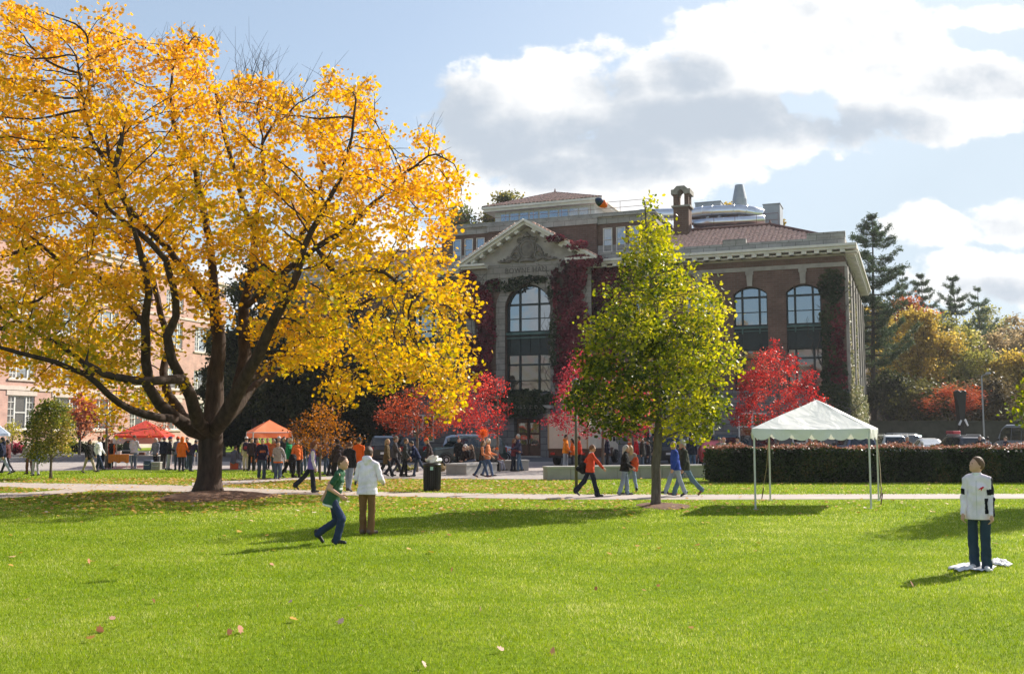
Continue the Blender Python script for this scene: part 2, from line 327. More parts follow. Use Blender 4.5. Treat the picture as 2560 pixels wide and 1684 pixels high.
# fallen leaves on the lawn, thick under the big maple and thinner to the right
def litter():
    n=60000; y=8.3+35*R.random(n)**1.1; x=R.uniform(-.56,.56,n)*y
    d=np.hypot((x+9.5)/13,(y-33)/7.5); pr=np.exp(-d*1.5)*1.1+.035*np.exp(-np.abs(x-5)/14)*(y>26)+.004+1.3*(y>34.2)*(x<3)*np.exp(-np.abs(x+11)/10)
    pr=pr*np.where(y<25,.10,1)*np.where(y<17,.5,1)*np.where(x>3,.55,1); k=R.random(n)<pr*.75; x,y=x[k],y[k]
    # windrows along the path edges
    P=np.stack([x,y,.035+R.random(len(x))*.02],1)
    k=~(in_strip(x,y)&(R.random(len(x))<.93)); P=P[k]
    return P
m_fall=leafmat('fallen_leaf',[(0,(.30,.13,.04)),(.35,(.50,.28,.06)),(.6,(.62,.40,.10)),(.85,(.66,.46,.28)),(1,(.75,.60,.48))],.25,1.,.6)
P=litter(); tag(leaves('fallen_leaves',P,.10,m_fall,shape='maple',up=.75),'scattered yellow and tan maple leaves on the lawn','fallen leaves',kind='stuff')
# a few curled leaves and scraps close to the camera
scr=[(385,1508),(495,1521),(250,1580),(1200,1529),(1490,1478),(900,1520),(2065,1480),(680,1415),(725,1510),(600,1583),(1380,1637),(1060,1671),(1795,1343),(67,1504),(223,1409),(1860,1360),(280,1552),(575,1588),(1645,1470),(1250,1630),(850,1560),(1130,1430),(2280,1467)]
P=np.array([ground(a,b) for a,b in scr]); P[:,2]=.04
m_scr=leafmat('curled_leaf',[(0,(.34,.10,.05)),(.5,(.55,.28,.18)),(1,(.72,.52,.45))],.2,1.,.6)
tag(leaves('fallen_leaves',P,.075,m_scr,shape='maple',up=.15),'curled reddish leaves lying on the near lawn','fallen leaves',kind='stuff')
# mulch beds
m_mulch=mat('bark_mulch',(.14,.075,.045),.95,.55,9,.9,30)
def mulch(x0,x1,y0,y1,h,name='mulch_bed'):
    c0=ground((x0+x1)/2,(y0+y1)/2); rx=abs(ground(x1,(y0+y1)/2)[0]-ground(x0,(y0+y1)/2)[0])/2; ry=abs(ground(0,y0)[1]-ground(0,y1)[1])/2
    V=[];Fc=[];nr,na=10,48
    for i in range(nr+1):
        t=i/nr
        for j in range(na):
            a=2*math.pi*j/na; w=1+.05*math.sin(3*a+1)+.04*math.sin(7*a); V.append((c0[0]+rx*t*w*math.cos(a),c0[1]+ry*t*w*math.sin(a),.006+h*(1-t**2)*(1+.1*random.uniform(-1,1))-.03*(t>.99)))
    for i in range(nr):
        for j in range(na): Fc.append((i*na+j,(i+1)*na+j,(i+1)*na+(j+1)%na,i*na+(j+1)%na))
    o=np_mesh(name,np.array(V),np.array(Fc),m_mulch,smooth=False); tag(o,kind='structure')
    return c0
mulch(392,690,1229,1254,.16); mulch(1586,1728,1256,1273,.07)
# ================================================================= TREES
def barkmat(name,c0,c1,sc=7):
    m,nt,out=nodes(name); L=nt.links
    b=N(nt,'ShaderNodeBsdfPrincipled',Roughness=.9); b.inputs['Specular IOR Level'].default_value=.2
    tc=N(nt,'ShaderNodeTexCoord'); mp=N(nt,'ShaderNodeMapping'); mp.inputs['Scale'].default_value=(1,1,.28); L.new(tc.outputs['Object'],mp.inputs[0])
    n=N(nt,'ShaderNodeTexNoise',Scale=sc,Detail=8.,Roughness=.65); L.new(mp.outputs[0],n.inputs['Vector'])
    r=ramp(nt,[(.32,c0),(.68,c1)]); L.new(n.outputs['Fac'],r.inputs[0]); L.new(r.outputs[0],b.inputs['Base Color'])
    bp=N(nt,'ShaderNodeBump',Strength=.9,Distance=.05); L.new(n.outputs['Fac'],bp.inputs['Height']); L.new(bp.outputs[0],b.inputs['Normal'])
    L.new(b.outputs[0],out.inputs[0]); return m
m_bark=barkmat('maple_bark',(.025,.017,.013),(.080,.054,.041)); m_bark2=barkmat('young_bark',(.09,.07,.055),(.2,.16,.13),14); m_bark3=barkmat('far_bark',(.05,.04,.035),(.12,.1,.085),5)
def inpoly(P,poly):
    poly=np.array(poly,float); x,y=P[:,0],P[:,1]; c=np.zeros(len(P),bool); j=len(poly)-1
    for i in range(len(poly)):
        xi,yi=poly[i]; xj,yj=poly[j]
        k=((yi>y)!=(yj>y))&(x<(xj-xi)*(y-yi)/((yj-yi)+1e-12)+xi); c^=k; j=i
    return c
def dpoly(P,poly):
    poly=np.array(poly,float); d=np.full(len(P),1e9)
    for i in range(len(poly)):
        a=poly[i]; b=poly[(i+1)%len(poly)]; ab=b-a; t=np.clip(((P-a)@ab)/(ab@ab+1e-9),0,1); d=np.minimum(d,np.linalg.norm(P-a-t[:,None]*ab,axis=1))
    return d
def crown_points(poly,Y0,D,dmax,n,rng,thin=None):
    poly=np.array(poly,float); lo=poly.min(0); hi=poly.max(0); out=[]
    while len(out)<n:
        P=rng.uniform(lo,hi,(n*2,2)); P=P[inpoly(P,poly)]
        if thin is not None: P=P[rng.random(len(P))<thin(P)]
        d=np.clip(dpoly(P,poly)/dmax,0,1); h=D*np.sqrt(d*(2-d))
        dy=h*rng.uniform(-1,1,len(P)); out+= [at(p[0],p[1],Y0+q) for p,q in zip(P,dy)]
    return np.array(out[:n])
def colonize(seeds,A,step,kill,infl,iters,rng,up=.08):
    """seeds: list of (pos,parent). grows twigs towards the attraction points A"""
    pos=[np.array(s[0],float) for s in seeds]; par=[s[1] for s in seeds]; A=A.copy()
    kd=kdtree.KDTree(len(pos))
    for i,p in enumerate(pos): kd.insert(p,i)
    kd.balance()
    near=np.zeros(len(A),int); nd=np.zeros(len(A))
    for i,a in enumerate(A):
        _,j,d=kd.find(a); near[i]=j; nd[i]=d
    for it in range(iters):
        act=nd<infl
        if not act.any():
            act=nd<=np.sort(nd)[:max(1,len(nd)//20)][-1]
        grow={}
        for i in np.nonzero(act)[0]:
            j=near[i]; v=A[i]-pos[j]; v/=np.linalg.norm(v)+1e-9
            if j in grow: grow[j]=grow[j]+v
            else: grow[j]=v
        n0=len(pos); new=[]
        for j,v in grow.items():
            v=v/(np.linalg.norm(v)+1e-9)+np.array([0,0,up])+rng.normal(0,.13,3)
            if par[j]>=0:
                w=pos[j]-pos[par[j]]; v=v+.35*w/(np.linalg.norm(w)+1e-9)
            q=pos[j]+v/(np.linalg.norm(v)+1e-9)*step; pos.append(q); par.append(j); new.append(q)
        new=np.array(new)
        kd2=kdtree.KDTree(len(new))
        for i,p in enumerate(new): kd2.insert(p,i)
        kd2.balance()
        for i,a in enumerate(A):
            _,j,d=kd2.find(a)
            if d<nd[i]-1e-6: nd[i]=d; near[i]=n0+j
        k=nd>kill; A=A[k]; near=near[k]; nd=nd[k]
        if len(A)==0: break
    return np.array(pos),np.array(par)
def wood(name,pos,par,rbase,rtip,mt,parent,minr=None,flare=None):
    n=len(pos); ch=[[] for _ in range(n)]
    for i,p in enumerate(par):
        if p>=0: ch[p].append(i)
    cnt=np.zeros(n)
    for i in range(n-1,-1,-1):       # children always come after parents
        if not ch[i]: cnt[i]=1
        if par[i]>=0: cnt[par[i]]+=cnt[i]
    e=math.log(rbase/rtip)/math.log(max(cnt[0],2)); r=rtip*cnt**e
    if minr is not None:
        for i,m in minr.items(): r[i]=max(r[i]*.3,m)
    mb=MB(); done=[]
    stack=[(0,None)]
    while stack:
        i,p=stack.pop(); chain=[i]; pts=[pos[i]]; rs=[r[i]]
        if p is not None: pts=[pos[p]]+pts; rs=[min(r[p],r[i]*1.25)]+rs
        while ch[chain[-1]]:
            c=sorted(ch[chain[-1]],key=lambda k:-r[k]); prev=chain[-1]
            for o in c[1:]: stack.append((o,prev))
            chain.append(c[0]); pts.append(pos[c[0]]); rs.append(r[c[0]])
        if len(pts)<2: continue
        R0=max(rs); sides=14 if R0>.2 else 9 if R0>.07 else 5 if R0>.025 else 3
        rs[-1]*=.5
        mb.tube(pts,rs,sides,cap=R0>.05)
    o=mb.build(name,mt,parent,smooth=True) if mt else mb; return o,r,cnt,ch
RSC=1.
def traced(limbs,Y0,root):
    """limbs: list of (list of (px,py,dy,radius_px), joins index of limb, index of node) -> nodes"""
    pos=[];par=[];minr={};idx=[]
    for li,(pts,join) in enumerate(limbs):
        ids=[]
        P=[at(a,b,Y0+d) for a,b,d,_ in pts]; Rr=[w*Y0/F*RSC for *_,w in pts]
        prev=idx[join[0]][join[1]] if join else -1
        start=0
        # densify each span
        for k in range(len(P)):
            if k==0:
                if join: 
                    a=pos[prev]; b=P[0]; m=max(1,int(np.linalg.norm(b-a)/.4))
                    for q in range(1,m):
                        t=q/m; pos.append(a+(b-a)*t); par.append(prev); prev=len(pos)-1; minr[prev]=Rr[0]
                pos.append(P[0]); par.append(prev); prev=len(pos)-1; minr[prev]=Rr[0]; ids.append(prev)
            else:
                a=P[k-1]; b=P[k]; m=max(1,int(np.linalg.norm(b-a)/.4))
                for q in range(1,m+1):
                    t=q/m; j=np.array([random.gauss(0,.02) for _ in range(3)])*(q<m)
                    pos.append(a+(b-a)*t+j); par.append(prev); prev=len(pos)-1; minr[prev]=Rr[k-1]+(Rr[k]-Rr[k-1])*t
                ids.append(prev)
        idx.append(ids)
    return pos,par,minr
# ---------------------------------------------------------------- the big yellow maple
def maple():
    Y0=34.3; rng=np.random.default_rng(5)
    base=at(520,1228,Y0)
    limbs=[
     ([(520,1228,0,50),(521,1215,0,44),(523,1195,0,38),(525,1160,0,36),(527,1110,0,38),(527,1085,0,36)],None),
     # left group
     ([(478,1072,-.6,24),(440,1045,-1.2,19),(400,1012,-1.8,17),(368,962,-2.4,15),(364,902,-2.8,14),(362,807,-3.2,12),(372,730,-3.6,10),(356,653,-4,9),(343,600,-4.2,7),(325,540,-4.3,5),(300,470,-4.5,4)],(0,5)),
     ([(405,1045,-2.2,13),(330,1025,-3.2,11),(270,985,-4,9),(215,935,-4.6,8),(140,905,-5,7),(60,885,-5.4,6),(0,868,-5.6,5),(-60,840,-5.8,3)],(1,1)),
     ([(230,935,-3.8,8),(190,890,-3.5,7),(150,860,-3.2,6),(95,835,-3.2,5),(40,800,-3,4)],(2,3)),
     ([(455,1040,.9,17),(420,985,1.6,15),(408,930,2,13),(420,880,2.4,12),(416,840,2.6,11),(395,749,3,10),(376,672,3.2,9),(345,623,3.5,8),(300,580,3.8,6),(250,545,4,5)],(0,5)),
     ([(495,1055,-1.4,20),(477,990,-2.2,18),(455,950,-2.6,16),(430,900,-2.9,14),(418,840,-3.1,13),(440,790,-3.3,11),(433,715,-3.6,10),(415,650,-3.8,9),(375,605,-4,8),(330,567,-4,7),(270,520,-4,5),(235,455,-4,4)],(0,5)),
     ([(455,948,-3.4,15),(432,948,-4.2,13),(385,952,-5,12),(330,950,-5.6,11),(260,935,-6,9),(215,905,-6.2,6)],(5,2)),
     ([(340,790,-1,11),(320,755,-.6,10),(270,705,-.4,8),(220,680,0,6),(165,660,0,4)],(1,5)),
     # centre
     ([(533,1030,.3,30),(537,960,.4,27),(546,890,.5,23),(548,845,.5,21),(537,770,.6,17),(533,692,.7,14),(525,596,.8,12),(508,520,1,11),(490,430,1,9),(440,330,1,7),(425,240,1,5),(430,160,1,3)],(0,5)),
     ([(515,745,0,14),(475,692,-.8,12),(420,620,-1.4,10),(370,575,-2,9),(320,520,-2.4,8),(285,440,-2.6,7),(230,350,-2.8,6),(205,240,-3,4),(190,140,-3,3)],(8,4)),
     ([(285,430,-2,6),(262,330,-1.6,5),(222,250,-1.4,4),(225,170,-1.2,3)],(9,5)),
     ([(592,1010,1,24),(606,930,1.4,22),(613,883,1.6,20),(609,770,2,18),(629,692,2.2,15),(636,577,2.5,12),(609,519,2.6,9),(590,430,2.6,8),(560,340,2.6,6),(540,240,2.6,4)],(0,5)),
     ([(640,540,2,9),(660,450,2,7),(655,360,2,5),(700,280,2,4)],(11,5)),
     # right
     ([(560,1045,-1.4,24),(605,960,-2,20),(645,890,-2.4,17),(685,800,-2.8,15),(720,740,-3,13),(745,680,-3.2,11),(760,620,-3.3,9),(800,540,-3.4,8),(850,450,-3.5,6),(880,340,-3.5,4),(890,250,-3.5,3)],(0,5)),
     ([(700,690,-2.4,10),(790,620,-2,9),(870,570,-1.6,8),(930,510,-1.3,6),(1000,440,-1,4),(1070,390,-1,3)],(13,4)),
     ([(660,730,1.6,10),(720,650,2.2,9),(770,560,2.6,8),(800,480,3,6),(810,380,3,5),(800,290,3,3)],(11,3)),
     ([(596,1020,1,15),(640,960,2.2,12),(690,930,3.2,10),(760,915,4,8),(830,905,4.5,6.5),(900,880,5,5),(980,850,5,4),(1060,830,5,3)],(0,5)),
     ([(850,700,-2,9),(900,670,-2,8),(960,680,-2,6),(1010,720,-2,4)],(14,1)),
     ([(690,900,.5,11),(760,840,1.4,9),(850,790,2,7),(940,740,2.4,5),(1040,700,2.8,4)],(13,1)),
    ]
    global RSC; RSC=.80
    pos,par,minr=traced(limbs,Y0,base); RSC=1.
    poly=[(-160,900),(-190,600),(-150,250),(-60,60),(20,-10),(95,15),(180,45),(290,28),(310,85),(385,110),(420,115),(455,70),(520,95),(560,130),(620,165),(700,200),(760,200),(860,185),(930,185),(960,240),(990,290),(985,330),(1080,320),(1120,355),(1160,395),(1155,440),(1175,520),(1125,560),(1130,650),(1190,730),(1185,780),(1130,820),(1180,870),(1180,950),(1120,1050),(1090,1040),(1040,1005),(960,985),(870,1005),(800,990),(720,965),(670,940),(640,900),(600,820),(560,800),(500,830),(430,870),(400,900),(400,960),(330,1000),(300,1075),(265,1060),(240,1010),(170,980),(80,960),(0,930)]
    thin=lambda P: np.where((P[:,0]>340)&(P[:,0]<640)&(P[:,1]>640),.35,1)*np.where((P[:,1]<470)&(P[:,0]>520)&(P[:,0]<800),.75,1)
    A=crown_points(poly,Y0,6.2,330,3300,rng,thin)
    P,par=colonize(list(zip(pos,par)),A,.36,.42,2.4,60,rng,.30)
    root=empty('maple_tree',base,0,'huge spreading maple with golden yellow leaves and thick dark forked trunk','tree')
    root_off=np.array(base)
    mb,r,cnt,ch=wood('trunk',P-root_off,par,.42,.0105,None,root,minr)
    tips=np.array([i for i in range(len(P)) if cnt[i]<=4]); tp=P[tips]
    # bare twigs poking out of the top of the crown
    top=[i for i in tips if cnt[i]==1 and P[i][2]>11.5 and 0<P[i][0]+14 and random.random()<.36]
    for i in top:
        px_=P[i][0]*F/P[i][1]+1280
        if not 500<px_<780 and random.random()<.75: continue
        p=P[i]-root_off
        for q in range(3):
            d=np.array([random.gauss(.1,.35),random.gauss(0,.3),1.]); L_=random.uniform(.6,1.5)*(1.35 if 540<px_<700 else .7)
            mid=p+d*L_*.5+np.array([random.gauss(0,.1),0,0]); e=mid+(d+np.array([random.gauss(0,.4),0,0]))*L_*.5
            mb.tube([p,mid,e],[.008,.006,.003],3,cap=False)
            mb.tube([mid,mid+np.array([random.gauss(0,.3),random.gauss(0,.2),.45])*L_*.6],[.005,.002],3,cap=False)
    mb.build('trunk',m_bark,root,smooth=True)
    k=25; n=len(tp)*k
    dens=.6*vnoise(tp,.9,3)+.5*vnoise(tp,2.0,4); keep=np.repeat(rng.random(len(tp))<np.clip((dens-.30)*2.9,.04,1),k)
    C=np.repeat(tp,k,0)[keep]; off=rng.normal(0,1,(len(C),3))*np.array([.24,.24,.15]); off[:,2]-=.08
    LP=C+off
    # leaves that have not turned fully are greener: lower and inner sprays
    tone=.5+.20*(vnoise(C,.55,9)-.5)*2+.028*(C[:,2]-8.5)+rng.normal(0,.13,len(C))
    mt=leafmat('maple_leaf',[(0,(.22,.25,.014)),(.2,(.40,.34,.012)),(.42,(.70,.44,.013)),(.68,(.78,.42,.018)),(.88,(.80,.40,.045)),(1,(.82,.50,.18))],.52,1.25,.42)
    leaves('crown',LP-root_off,.132,mt,root,'maple',up=.45,tone=np.clip(tone,0,1),rng=rng)
    print('maple nodes',len(P),'leaves',len(LP))
maple()
# ---------------------------------------------------------------- young yellow-green tree
def young(px,py,poly,D,dmax,Y0,rtrunk,ntip,lab,cat,stops,lsize,natt,step,kill,k,sd,topline,name='shade_tree',spread=.16,shape='oval',thin=None,bare=None,up=.15,tilt=0.):
    rng=np.random.default_rng(sd); base=at(px,py,Y0); base[2]=0
    pts=[(px,py,0,rtrunk*1.25),(px,py-12,0,rtrunk)]+topline
    pos,par,minr=traced([(pts,None)],Y0,base)
    A=crown_points(poly,Y0,D,dmax,natt,rng,thin)
    P,par=colonize(list(zip(pos,par)),A,step,kill,step*6,60,rng,up)
    root=empty(name,base,0,lab,cat); 
    o,r,cnt,ch=wood('trunk',P-base,par,rtrunk*Y0/F,.005,m_bark2,root,minr)
    tips=np.array([i for i in range(len(P)) if cnt[i]<=ntip and i>len(pos)*.4]); tp=P[tips]
    keep=np.repeat(rng.random(len(tp))<np.clip((vnoise(tp,1.3,sd)*.6+vnoise(tp,3.4,sd+5)*.4-.26)*2.8,.05,1),k)
    C=np.repeat(tp,k,0)[keep]; LP=C+rng.normal(0,1,C.shape)*spread*np.array([1,1,.8])
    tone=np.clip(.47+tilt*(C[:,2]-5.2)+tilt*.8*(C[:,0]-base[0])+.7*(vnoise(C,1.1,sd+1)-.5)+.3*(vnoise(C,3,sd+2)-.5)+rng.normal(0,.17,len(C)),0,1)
    mt=leafmat(name+'_leaf',stops,.5,1.2,.42)
    leaves('crown',LP-base,lsize,mt,root,shape,up=.4,tone=tone,rng=rng); return root
young(1640,1263,[(1604,500),(1606,560),(1575,600),(1592,640),(1552,650),(1556,705),(1500,715),(1505,770),(1458,820),(1480,870),(1440,900),(1462,940),(1425,960),(1412,985),(1432,1040),(1480,1062),(1520,1092),(1580,1088),(1625,1062),(1680,1085),(1700,1108),(1745,1100),(1770,1075),(1812,1040),(1795,980),(1852,905),(1838,880),(1800,850),(1822,800),(1792,760),(1790,700),(1735,705),(1725,650),(1675,630),(1672,570),(1638,550),(1622,480)],
      2.1,150,27.8,12.5,3,'young pyramidal shade tree with yellow green leaves beside the path','tree',
      [(0,(.045,.07,.012)),(.28,(.12,.16,.016)),(.5,(.34,.35,.025)),(.75,(.60,.54,.045)),(1,(.72,.60,.10))],.108,2900,.2,.22,18,21,
      [(1641,1200,0,12),(1644,1120,0,11),(1648,1050,0,10),(1645,950,0,9),(1640,850,0,7),(1632,750,0,5.5),(1622,650,0,4),(1615,560,0,2.5),(1612,505,0,1.5)],shape='oval',
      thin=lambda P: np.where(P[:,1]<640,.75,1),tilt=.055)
# smaller trees around the square; pixel foot, crown outline
RED=[(0,(.20,.028,.03)),(.35,(.46,.055,.055)),(.65,(.66,.09,.08)),(1,(.72,.20,.15))]
RBR=[(0,(.16,.035,.025)),(.35,(.36,.075,.045)),(.7,(.54,.14,.07)),(1,(.66,.24,.13))]
ORB=[(0,(.12,.04,.015)),(.35,(.28,.11,.025)),(.7,(.50,.20,.035)),(1,(.62,.30,.06))]
PNK=[(0,(.25,.06,.035)),(.35,(.45,.12,.06)),(.7,(.6,.2,.1)),(1,(.62,.3,.15))]
GRN=[(0,(.035,.055,.012)),(.45,(.10,.13,.022)),(.8,(.26,.25,.045)),(1,(.50,.36,.10))]
YGR=[(0,(.16,.17,.02)),(.5,(.36,.33,.03)),(1,(.5,.45,.06))]
def small(px,py,poly,lab,stops,Y0,sd,lsize=.1,natt=1000,topy=None,rt=4,k=16,name='ornamental_tree',D=1.6,dmax=55,step=.26,spread=.17):
    ys=[p[1] for p in poly]; topy=topy or min(ys)+25; low=max(ys)-8
    tl=[(px,(py+low)/2,0,rt*.9),(px+1,low,0,rt*.8),(px+2,(low+topy)/2,0,rt*.5),(px,topy,0,1)]
    return young(px,py,poly,D,dmax,Y0,rt,3,lab,'tree',stops,lsize,natt,step,step*1.25,k,sd,tl,name=name,spread=spread,up=.05)
small(1243,1178,[(1212,935),(1230,930),(1265,960),(1262,1000),(1278,1030),(1262,1045),(1268,1075),(1235,1085),(1200,1092),(1165,1085),(1130,1060),(1125,1020),(1145,985),(1170,960)],'bright red tree in front of the arched entrance',RED,56,31)
small(800,1205,[(800,1010),(835,1020),(850,1040),(880,1075),(915,1100),(880,1120),(830,1135),(790,1140),(740,1110),(718,1080),(722,1062),(760,1050),(775,1015)],'low orange brown tree in front of the dark entrance shade',ORB,41.5,32,.085,900,rt=3,D=1.3)
small(1042,1185,[(1040,960),(1090,970),(1140,1010),(1135,1060),(1110,1085),(1060,1095),(1000,1085),(945,1055),(935,1040),(970,1000),(1000,970)],'dull brick red tree left of the bright red one',RBR,50,33,rt=4)
small(1507,1180,[(1440,870),(1480,880),(1530,900),(1600,960),(1650,1000),(1650,1070),(1600,1095),(1530,1095),(1460,1090),(1400,1075),(1345,1058),(1390,1030),(1380,1000),(1400,960),(1420,910)],'wide crimson tree showing behind the young green tree',[(0,(.17,.02,.03)),(.4,(.42,.045,.065)),(.7,(.64,.10,.12)),(1,(.72,.25,.24))],52,34,.1,1600,rt=4,D=2.2,dmax=90)
small(1945,1160,[(1945,845),(1960,890),(1990,880),(2000,920),(2035,925),(2030,980),(2060,990),(2085,1030),(2075,1070),(1990,1085),(1900,1085),(1830,1065),(1822,1045),(1850,1000),(1840,945),(1870,930),(1880,895),(1920,870)],'scarlet cone shaped tree behind the white canopy',RED,60,35,.12,1800,rt=4,D=2.4,dmax=80,k=17)
small(266,1168,[(300,960),(360,985),(420,1010),(440,1050),(420,1085),(350,1100),(280,1105),(210,1095),(180,1060),(190,1010),(240,975)],'sparse pinkish red tree between the walkers and the red canopy',PNK,54,36,.1,900,rt=4.5,k=6)
small(127,1195,[(130,1000),(170,1010),(180,1060),(190,1100),(178,1140),(150,1160),(100,1155),(70,1135),(52,1100),(75,1060),(90,1020)],'small bushy green tree with tan leaf tips on the left lawn',GRN,43,37,.09,1600,rt=3.5,k=26,D=1.1,dmax=40,step=.17,spread=.12)
small(30,1125,[(30,1050),(55,1065),(58,1095),(40,1105),(15,1100),(5,1075)],'little yellow green tree by the hedge at far left',YGR,82,38,.13,250,rt=2,D=1.,dmax=25)
# tree standing just outside the right edge: its branch tips reach in and its crown shades the lawn
small(2730,1262,[(2560,960),(2525,1000),(2530,1040),(2560,1070),(2640,1090),(2760,1090),(2880,1060),(2930,980),(2900,850),(2860,700),(2780,560),(2720,500),(2680,560),(2620,720),(2580,860)],'yellow green tree reaching in at the right edge of the lawn',[(0,(.06,.09,.012)),(.35,(.16,.2,.015)),(.65,(.34,.34,.02)),(1,(.55,.5,.05))],28,39,.12,2200,rt=11,k=12,D=2.2,dmax=150,step=.22,name='shade_tree')
# ================================================================= THE BRICK HALL
ANG=rad(21.8); U2=np.array([math.cos(ANG),-math.sin(ANG)]); V2=np.array([math.sin(ANG),math.cos(ANG)]); CEN=np.array([1.4156,78.8386])
def LF(px,py,off=0.):
    d=ray(px,py); t=(CEN@V2+off)/(d[:2]@V2); p=np.array([0,0,CH])+d*t; return float((p[:2]-CEN)@U2),float(p[2])
def brickmat(name,c1,c2,mortar,axis='x',bs=1.):
    m,nt,out=nodes(name); L=nt.links
    b=N(nt,'ShaderNodeBsdfPrincipled',Roughness=.88); b.inputs['Specular IOR Level'].default_value=.2
    tc=N(nt,'ShaderNodeTexCoord'); sp=N(nt,'ShaderNodeSeparateXYZ'); L.new(tc.outputs['Object'],sp.inputs[0]); cb=N(nt,'ShaderNodeCombineXYZ')
    ad=N(nt,'ShaderNodeMath'); ad.operation='ADD'; L.new(sp.outputs[0],ad.inputs[0]); L.new(sp.outputs[1],ad.inputs[1])
    L.new(ad.outputs[0],cb.inputs[0]); L.new(sp.outputs[2],cb.inputs[1])
    br=N(nt,'ShaderNodeTexBrick'); L.new(cb.outputs[0],br.inputs['Vector']); br.inputs['Scale'].default_value=bs
    br.inputs['Brick Width'].default_value=.46; br.inputs['Row Height'].default_value=.16; br.inputs['Mortar Size'].default_value=.014
    br.inputs['Color1'].default_value=(*c1,1); br.inputs['Color2'].default_value=(*c2,1); br.inputs['Mortar'].default_value=(*mortar,1)
    nz=N(nt,'ShaderNodeTexNoise',Scale=.9,Detail=7.,Roughness=.65); L.new(tc.outputs['Object'],nz.inputs['Vector'])
    rp=ramp(nt,[(.3,(.72,.72,.72)),(.7,(1.2,1.17,1.12))]); L.new(nz.outputs['Fac'],rp.inputs[0])
    mx=N(nt,'ShaderNodeMixRGB',blend_type='MULTIPLY'); mx.inputs[0].default_value=1; L.new(br.outputs[0],mx.inputs[1]); L.new(rp.outputs[0],mx.inputs[2])
    L.new(mx.outputs[0],b.inputs['Base Color']); L.new(b.outputs[0],out.inputs[0]); return m
def stonemat(name,c,bw=1.1,rh=.45,dark=.45):
    m,nt,out=nodes(name); L=nt.links
    b=N(nt,'ShaderNodeBsdfPrincipled',Roughness=.85); b.inputs['Specular IOR Level'].default_value=.2
    tc=N(nt,'ShaderNodeTexCoord'); sp=N(nt,'ShaderNodeSeparateXYZ'); L.new(tc.outputs['Object'],sp.inputs[0]); cb=N(nt,'ShaderNodeCombineXYZ')
    ad=N(nt,'ShaderNodeMath'); ad.operation='ADD'; L.new(sp.outputs[0],ad.inputs[0]); L.new(sp.outputs[1],ad.inputs[1]); L.new(ad.outputs[0],cb.inputs[0]); L.new(sp.outputs[2],cb.inputs[1])
    br=N(nt,'ShaderNodeTexBrick'); L.new(cb.outputs[0],br.inputs['Vector']); br.inputs['Scale'].default_value=1
    br.inputs['Brick Width'].default_value=bw; br.inputs['Row Height'].default_value=rh; br.inputs['Mortar Size'].default_value=.018
    br.inputs['Color1'].default_value=(*[x*.88 for x in c],1); br.inputs['Color2'].default_value=(*[min(1,x*1.1) for x in c],1); br.inputs['Mortar'].default_value=(*[x*dark for x in c],1)
    nz=N(nt,'ShaderNodeTexNoise',Scale=1.4,Detail=8.,Roughness=.7); L.new(tc.outputs['Object'],nz.inputs['Vector'])
    rp=ramp(nt,[(.3,(.7,.69,.67)),(.65,(1.12,1.1,1.08))]); L.new(nz.outputs['Fac'],rp.inputs[0])
    mx=N(nt,'ShaderNodeMixRGB',blend_type='MULTIPLY'); mx.inputs[0].default_value=1; L.new(br.outputs[0],mx.inputs[1]); L.new(rp.outputs[0],mx.inputs[2])
    L.new(mx.outputs[0],b.inputs['Base Color']); L.new(b.outputs[0],out.inputs[0]); return m
m_brick=brickmat('brown_brick',(.125,.072,.057),(.17,.10,.08),(.17,.14,.12))
m_stone=stonemat('limestone_block',(.29,.265,.24)); m_stone2=mat('limestone',(.34,.305,.27),.85,.22,1.5,.3,20); m_base=stonemat('rusticated_base',(.20,.195,.195),1.3,.5,.3)
m_para=stonemat('parapet_block',(.36,.345,.33),.95,.42,.45)
m_green=mat('dark_green_metal',(.010,.022,.024),.5,.3,3); m_verd=mat('verdigris_metal',(.07,.13,.12),.7,.3,3)
m_glass=glass('window_glass',(.23,.26,.29)); m_glassd=glass('dark_window_glass',(.15,.125,.115),.05,.5,.8)
m_cream=mat('cream_paint',(.70,.66,.60),.7,.12,2); m_tile=mat('roof_tile',(.60,.38,.31),.5,.5,6); m_tiled=mat('ridge_tile',(.16,.085,.075),.8,.25,3)  # roof tile colour lightened and speckled to suggest sun glint
m_wood=mat('oak_door',(.10,.045,.025),.5,.3,4); m_steel=mat('bright_duct_metal',(.72,.74,.76),.28,.06,3,metal=.95); m_galv=mat('galvanised_cabinet',(.34,.36,.39),.5,.1,2,metal=.4); m_dark=mat('interior_dark',(.015,.014,.014),.9)
m_rail=mat('railing_paint',(.18,.09,.08),.6)
hall=empty('university_hall',(CEN[0],CEN[1],0),-ANG,'long dark brick hall with pediment, red tile roofs and arched green windows behind the square','building')
u0=.2; WB=[20.95,17.2,13.45,9.7]; BAYS=WB+[2*u0-b for b in WB]; HW=1.22
def arch(c,hw,z0,zs,rise,n=12):    # outline of a segmental-headed opening, counter-clockwise from bottom left
    pts=[(c-hw,z0),(c+hw,z0),(c+hw,zs)]
    if rise>0:
        rr=(hw*hw+rise*rise)/(2*rise); a=math.asin(min(1,hw/rr)); zc=zs+rise-rr
        pts+=[(c+rr*math.sin(a-2*a*i/n),zc+rr*math.cos(a-2*a*i/n)) for i in range(1,n)]
    return pts+[(c-hw,zs)]
def head(mb,c,hw,zs,rise,ztop,y0,y1,mi=0,n=12):   # wall above an arched opening
    a=[p for p in arch(c,hw,zs-1,zs,rise,n)[2:]]
    for (x1,z1),(x2,z2) in zip(a[:-1],a[1:]): mb.prism_y([(x2,z2),(x1,z1),(x1,ztop),(x2,ztop)],y0,y1,mi)
ZT=13.6; ZB=4.9; YB=1.2
w=MB()
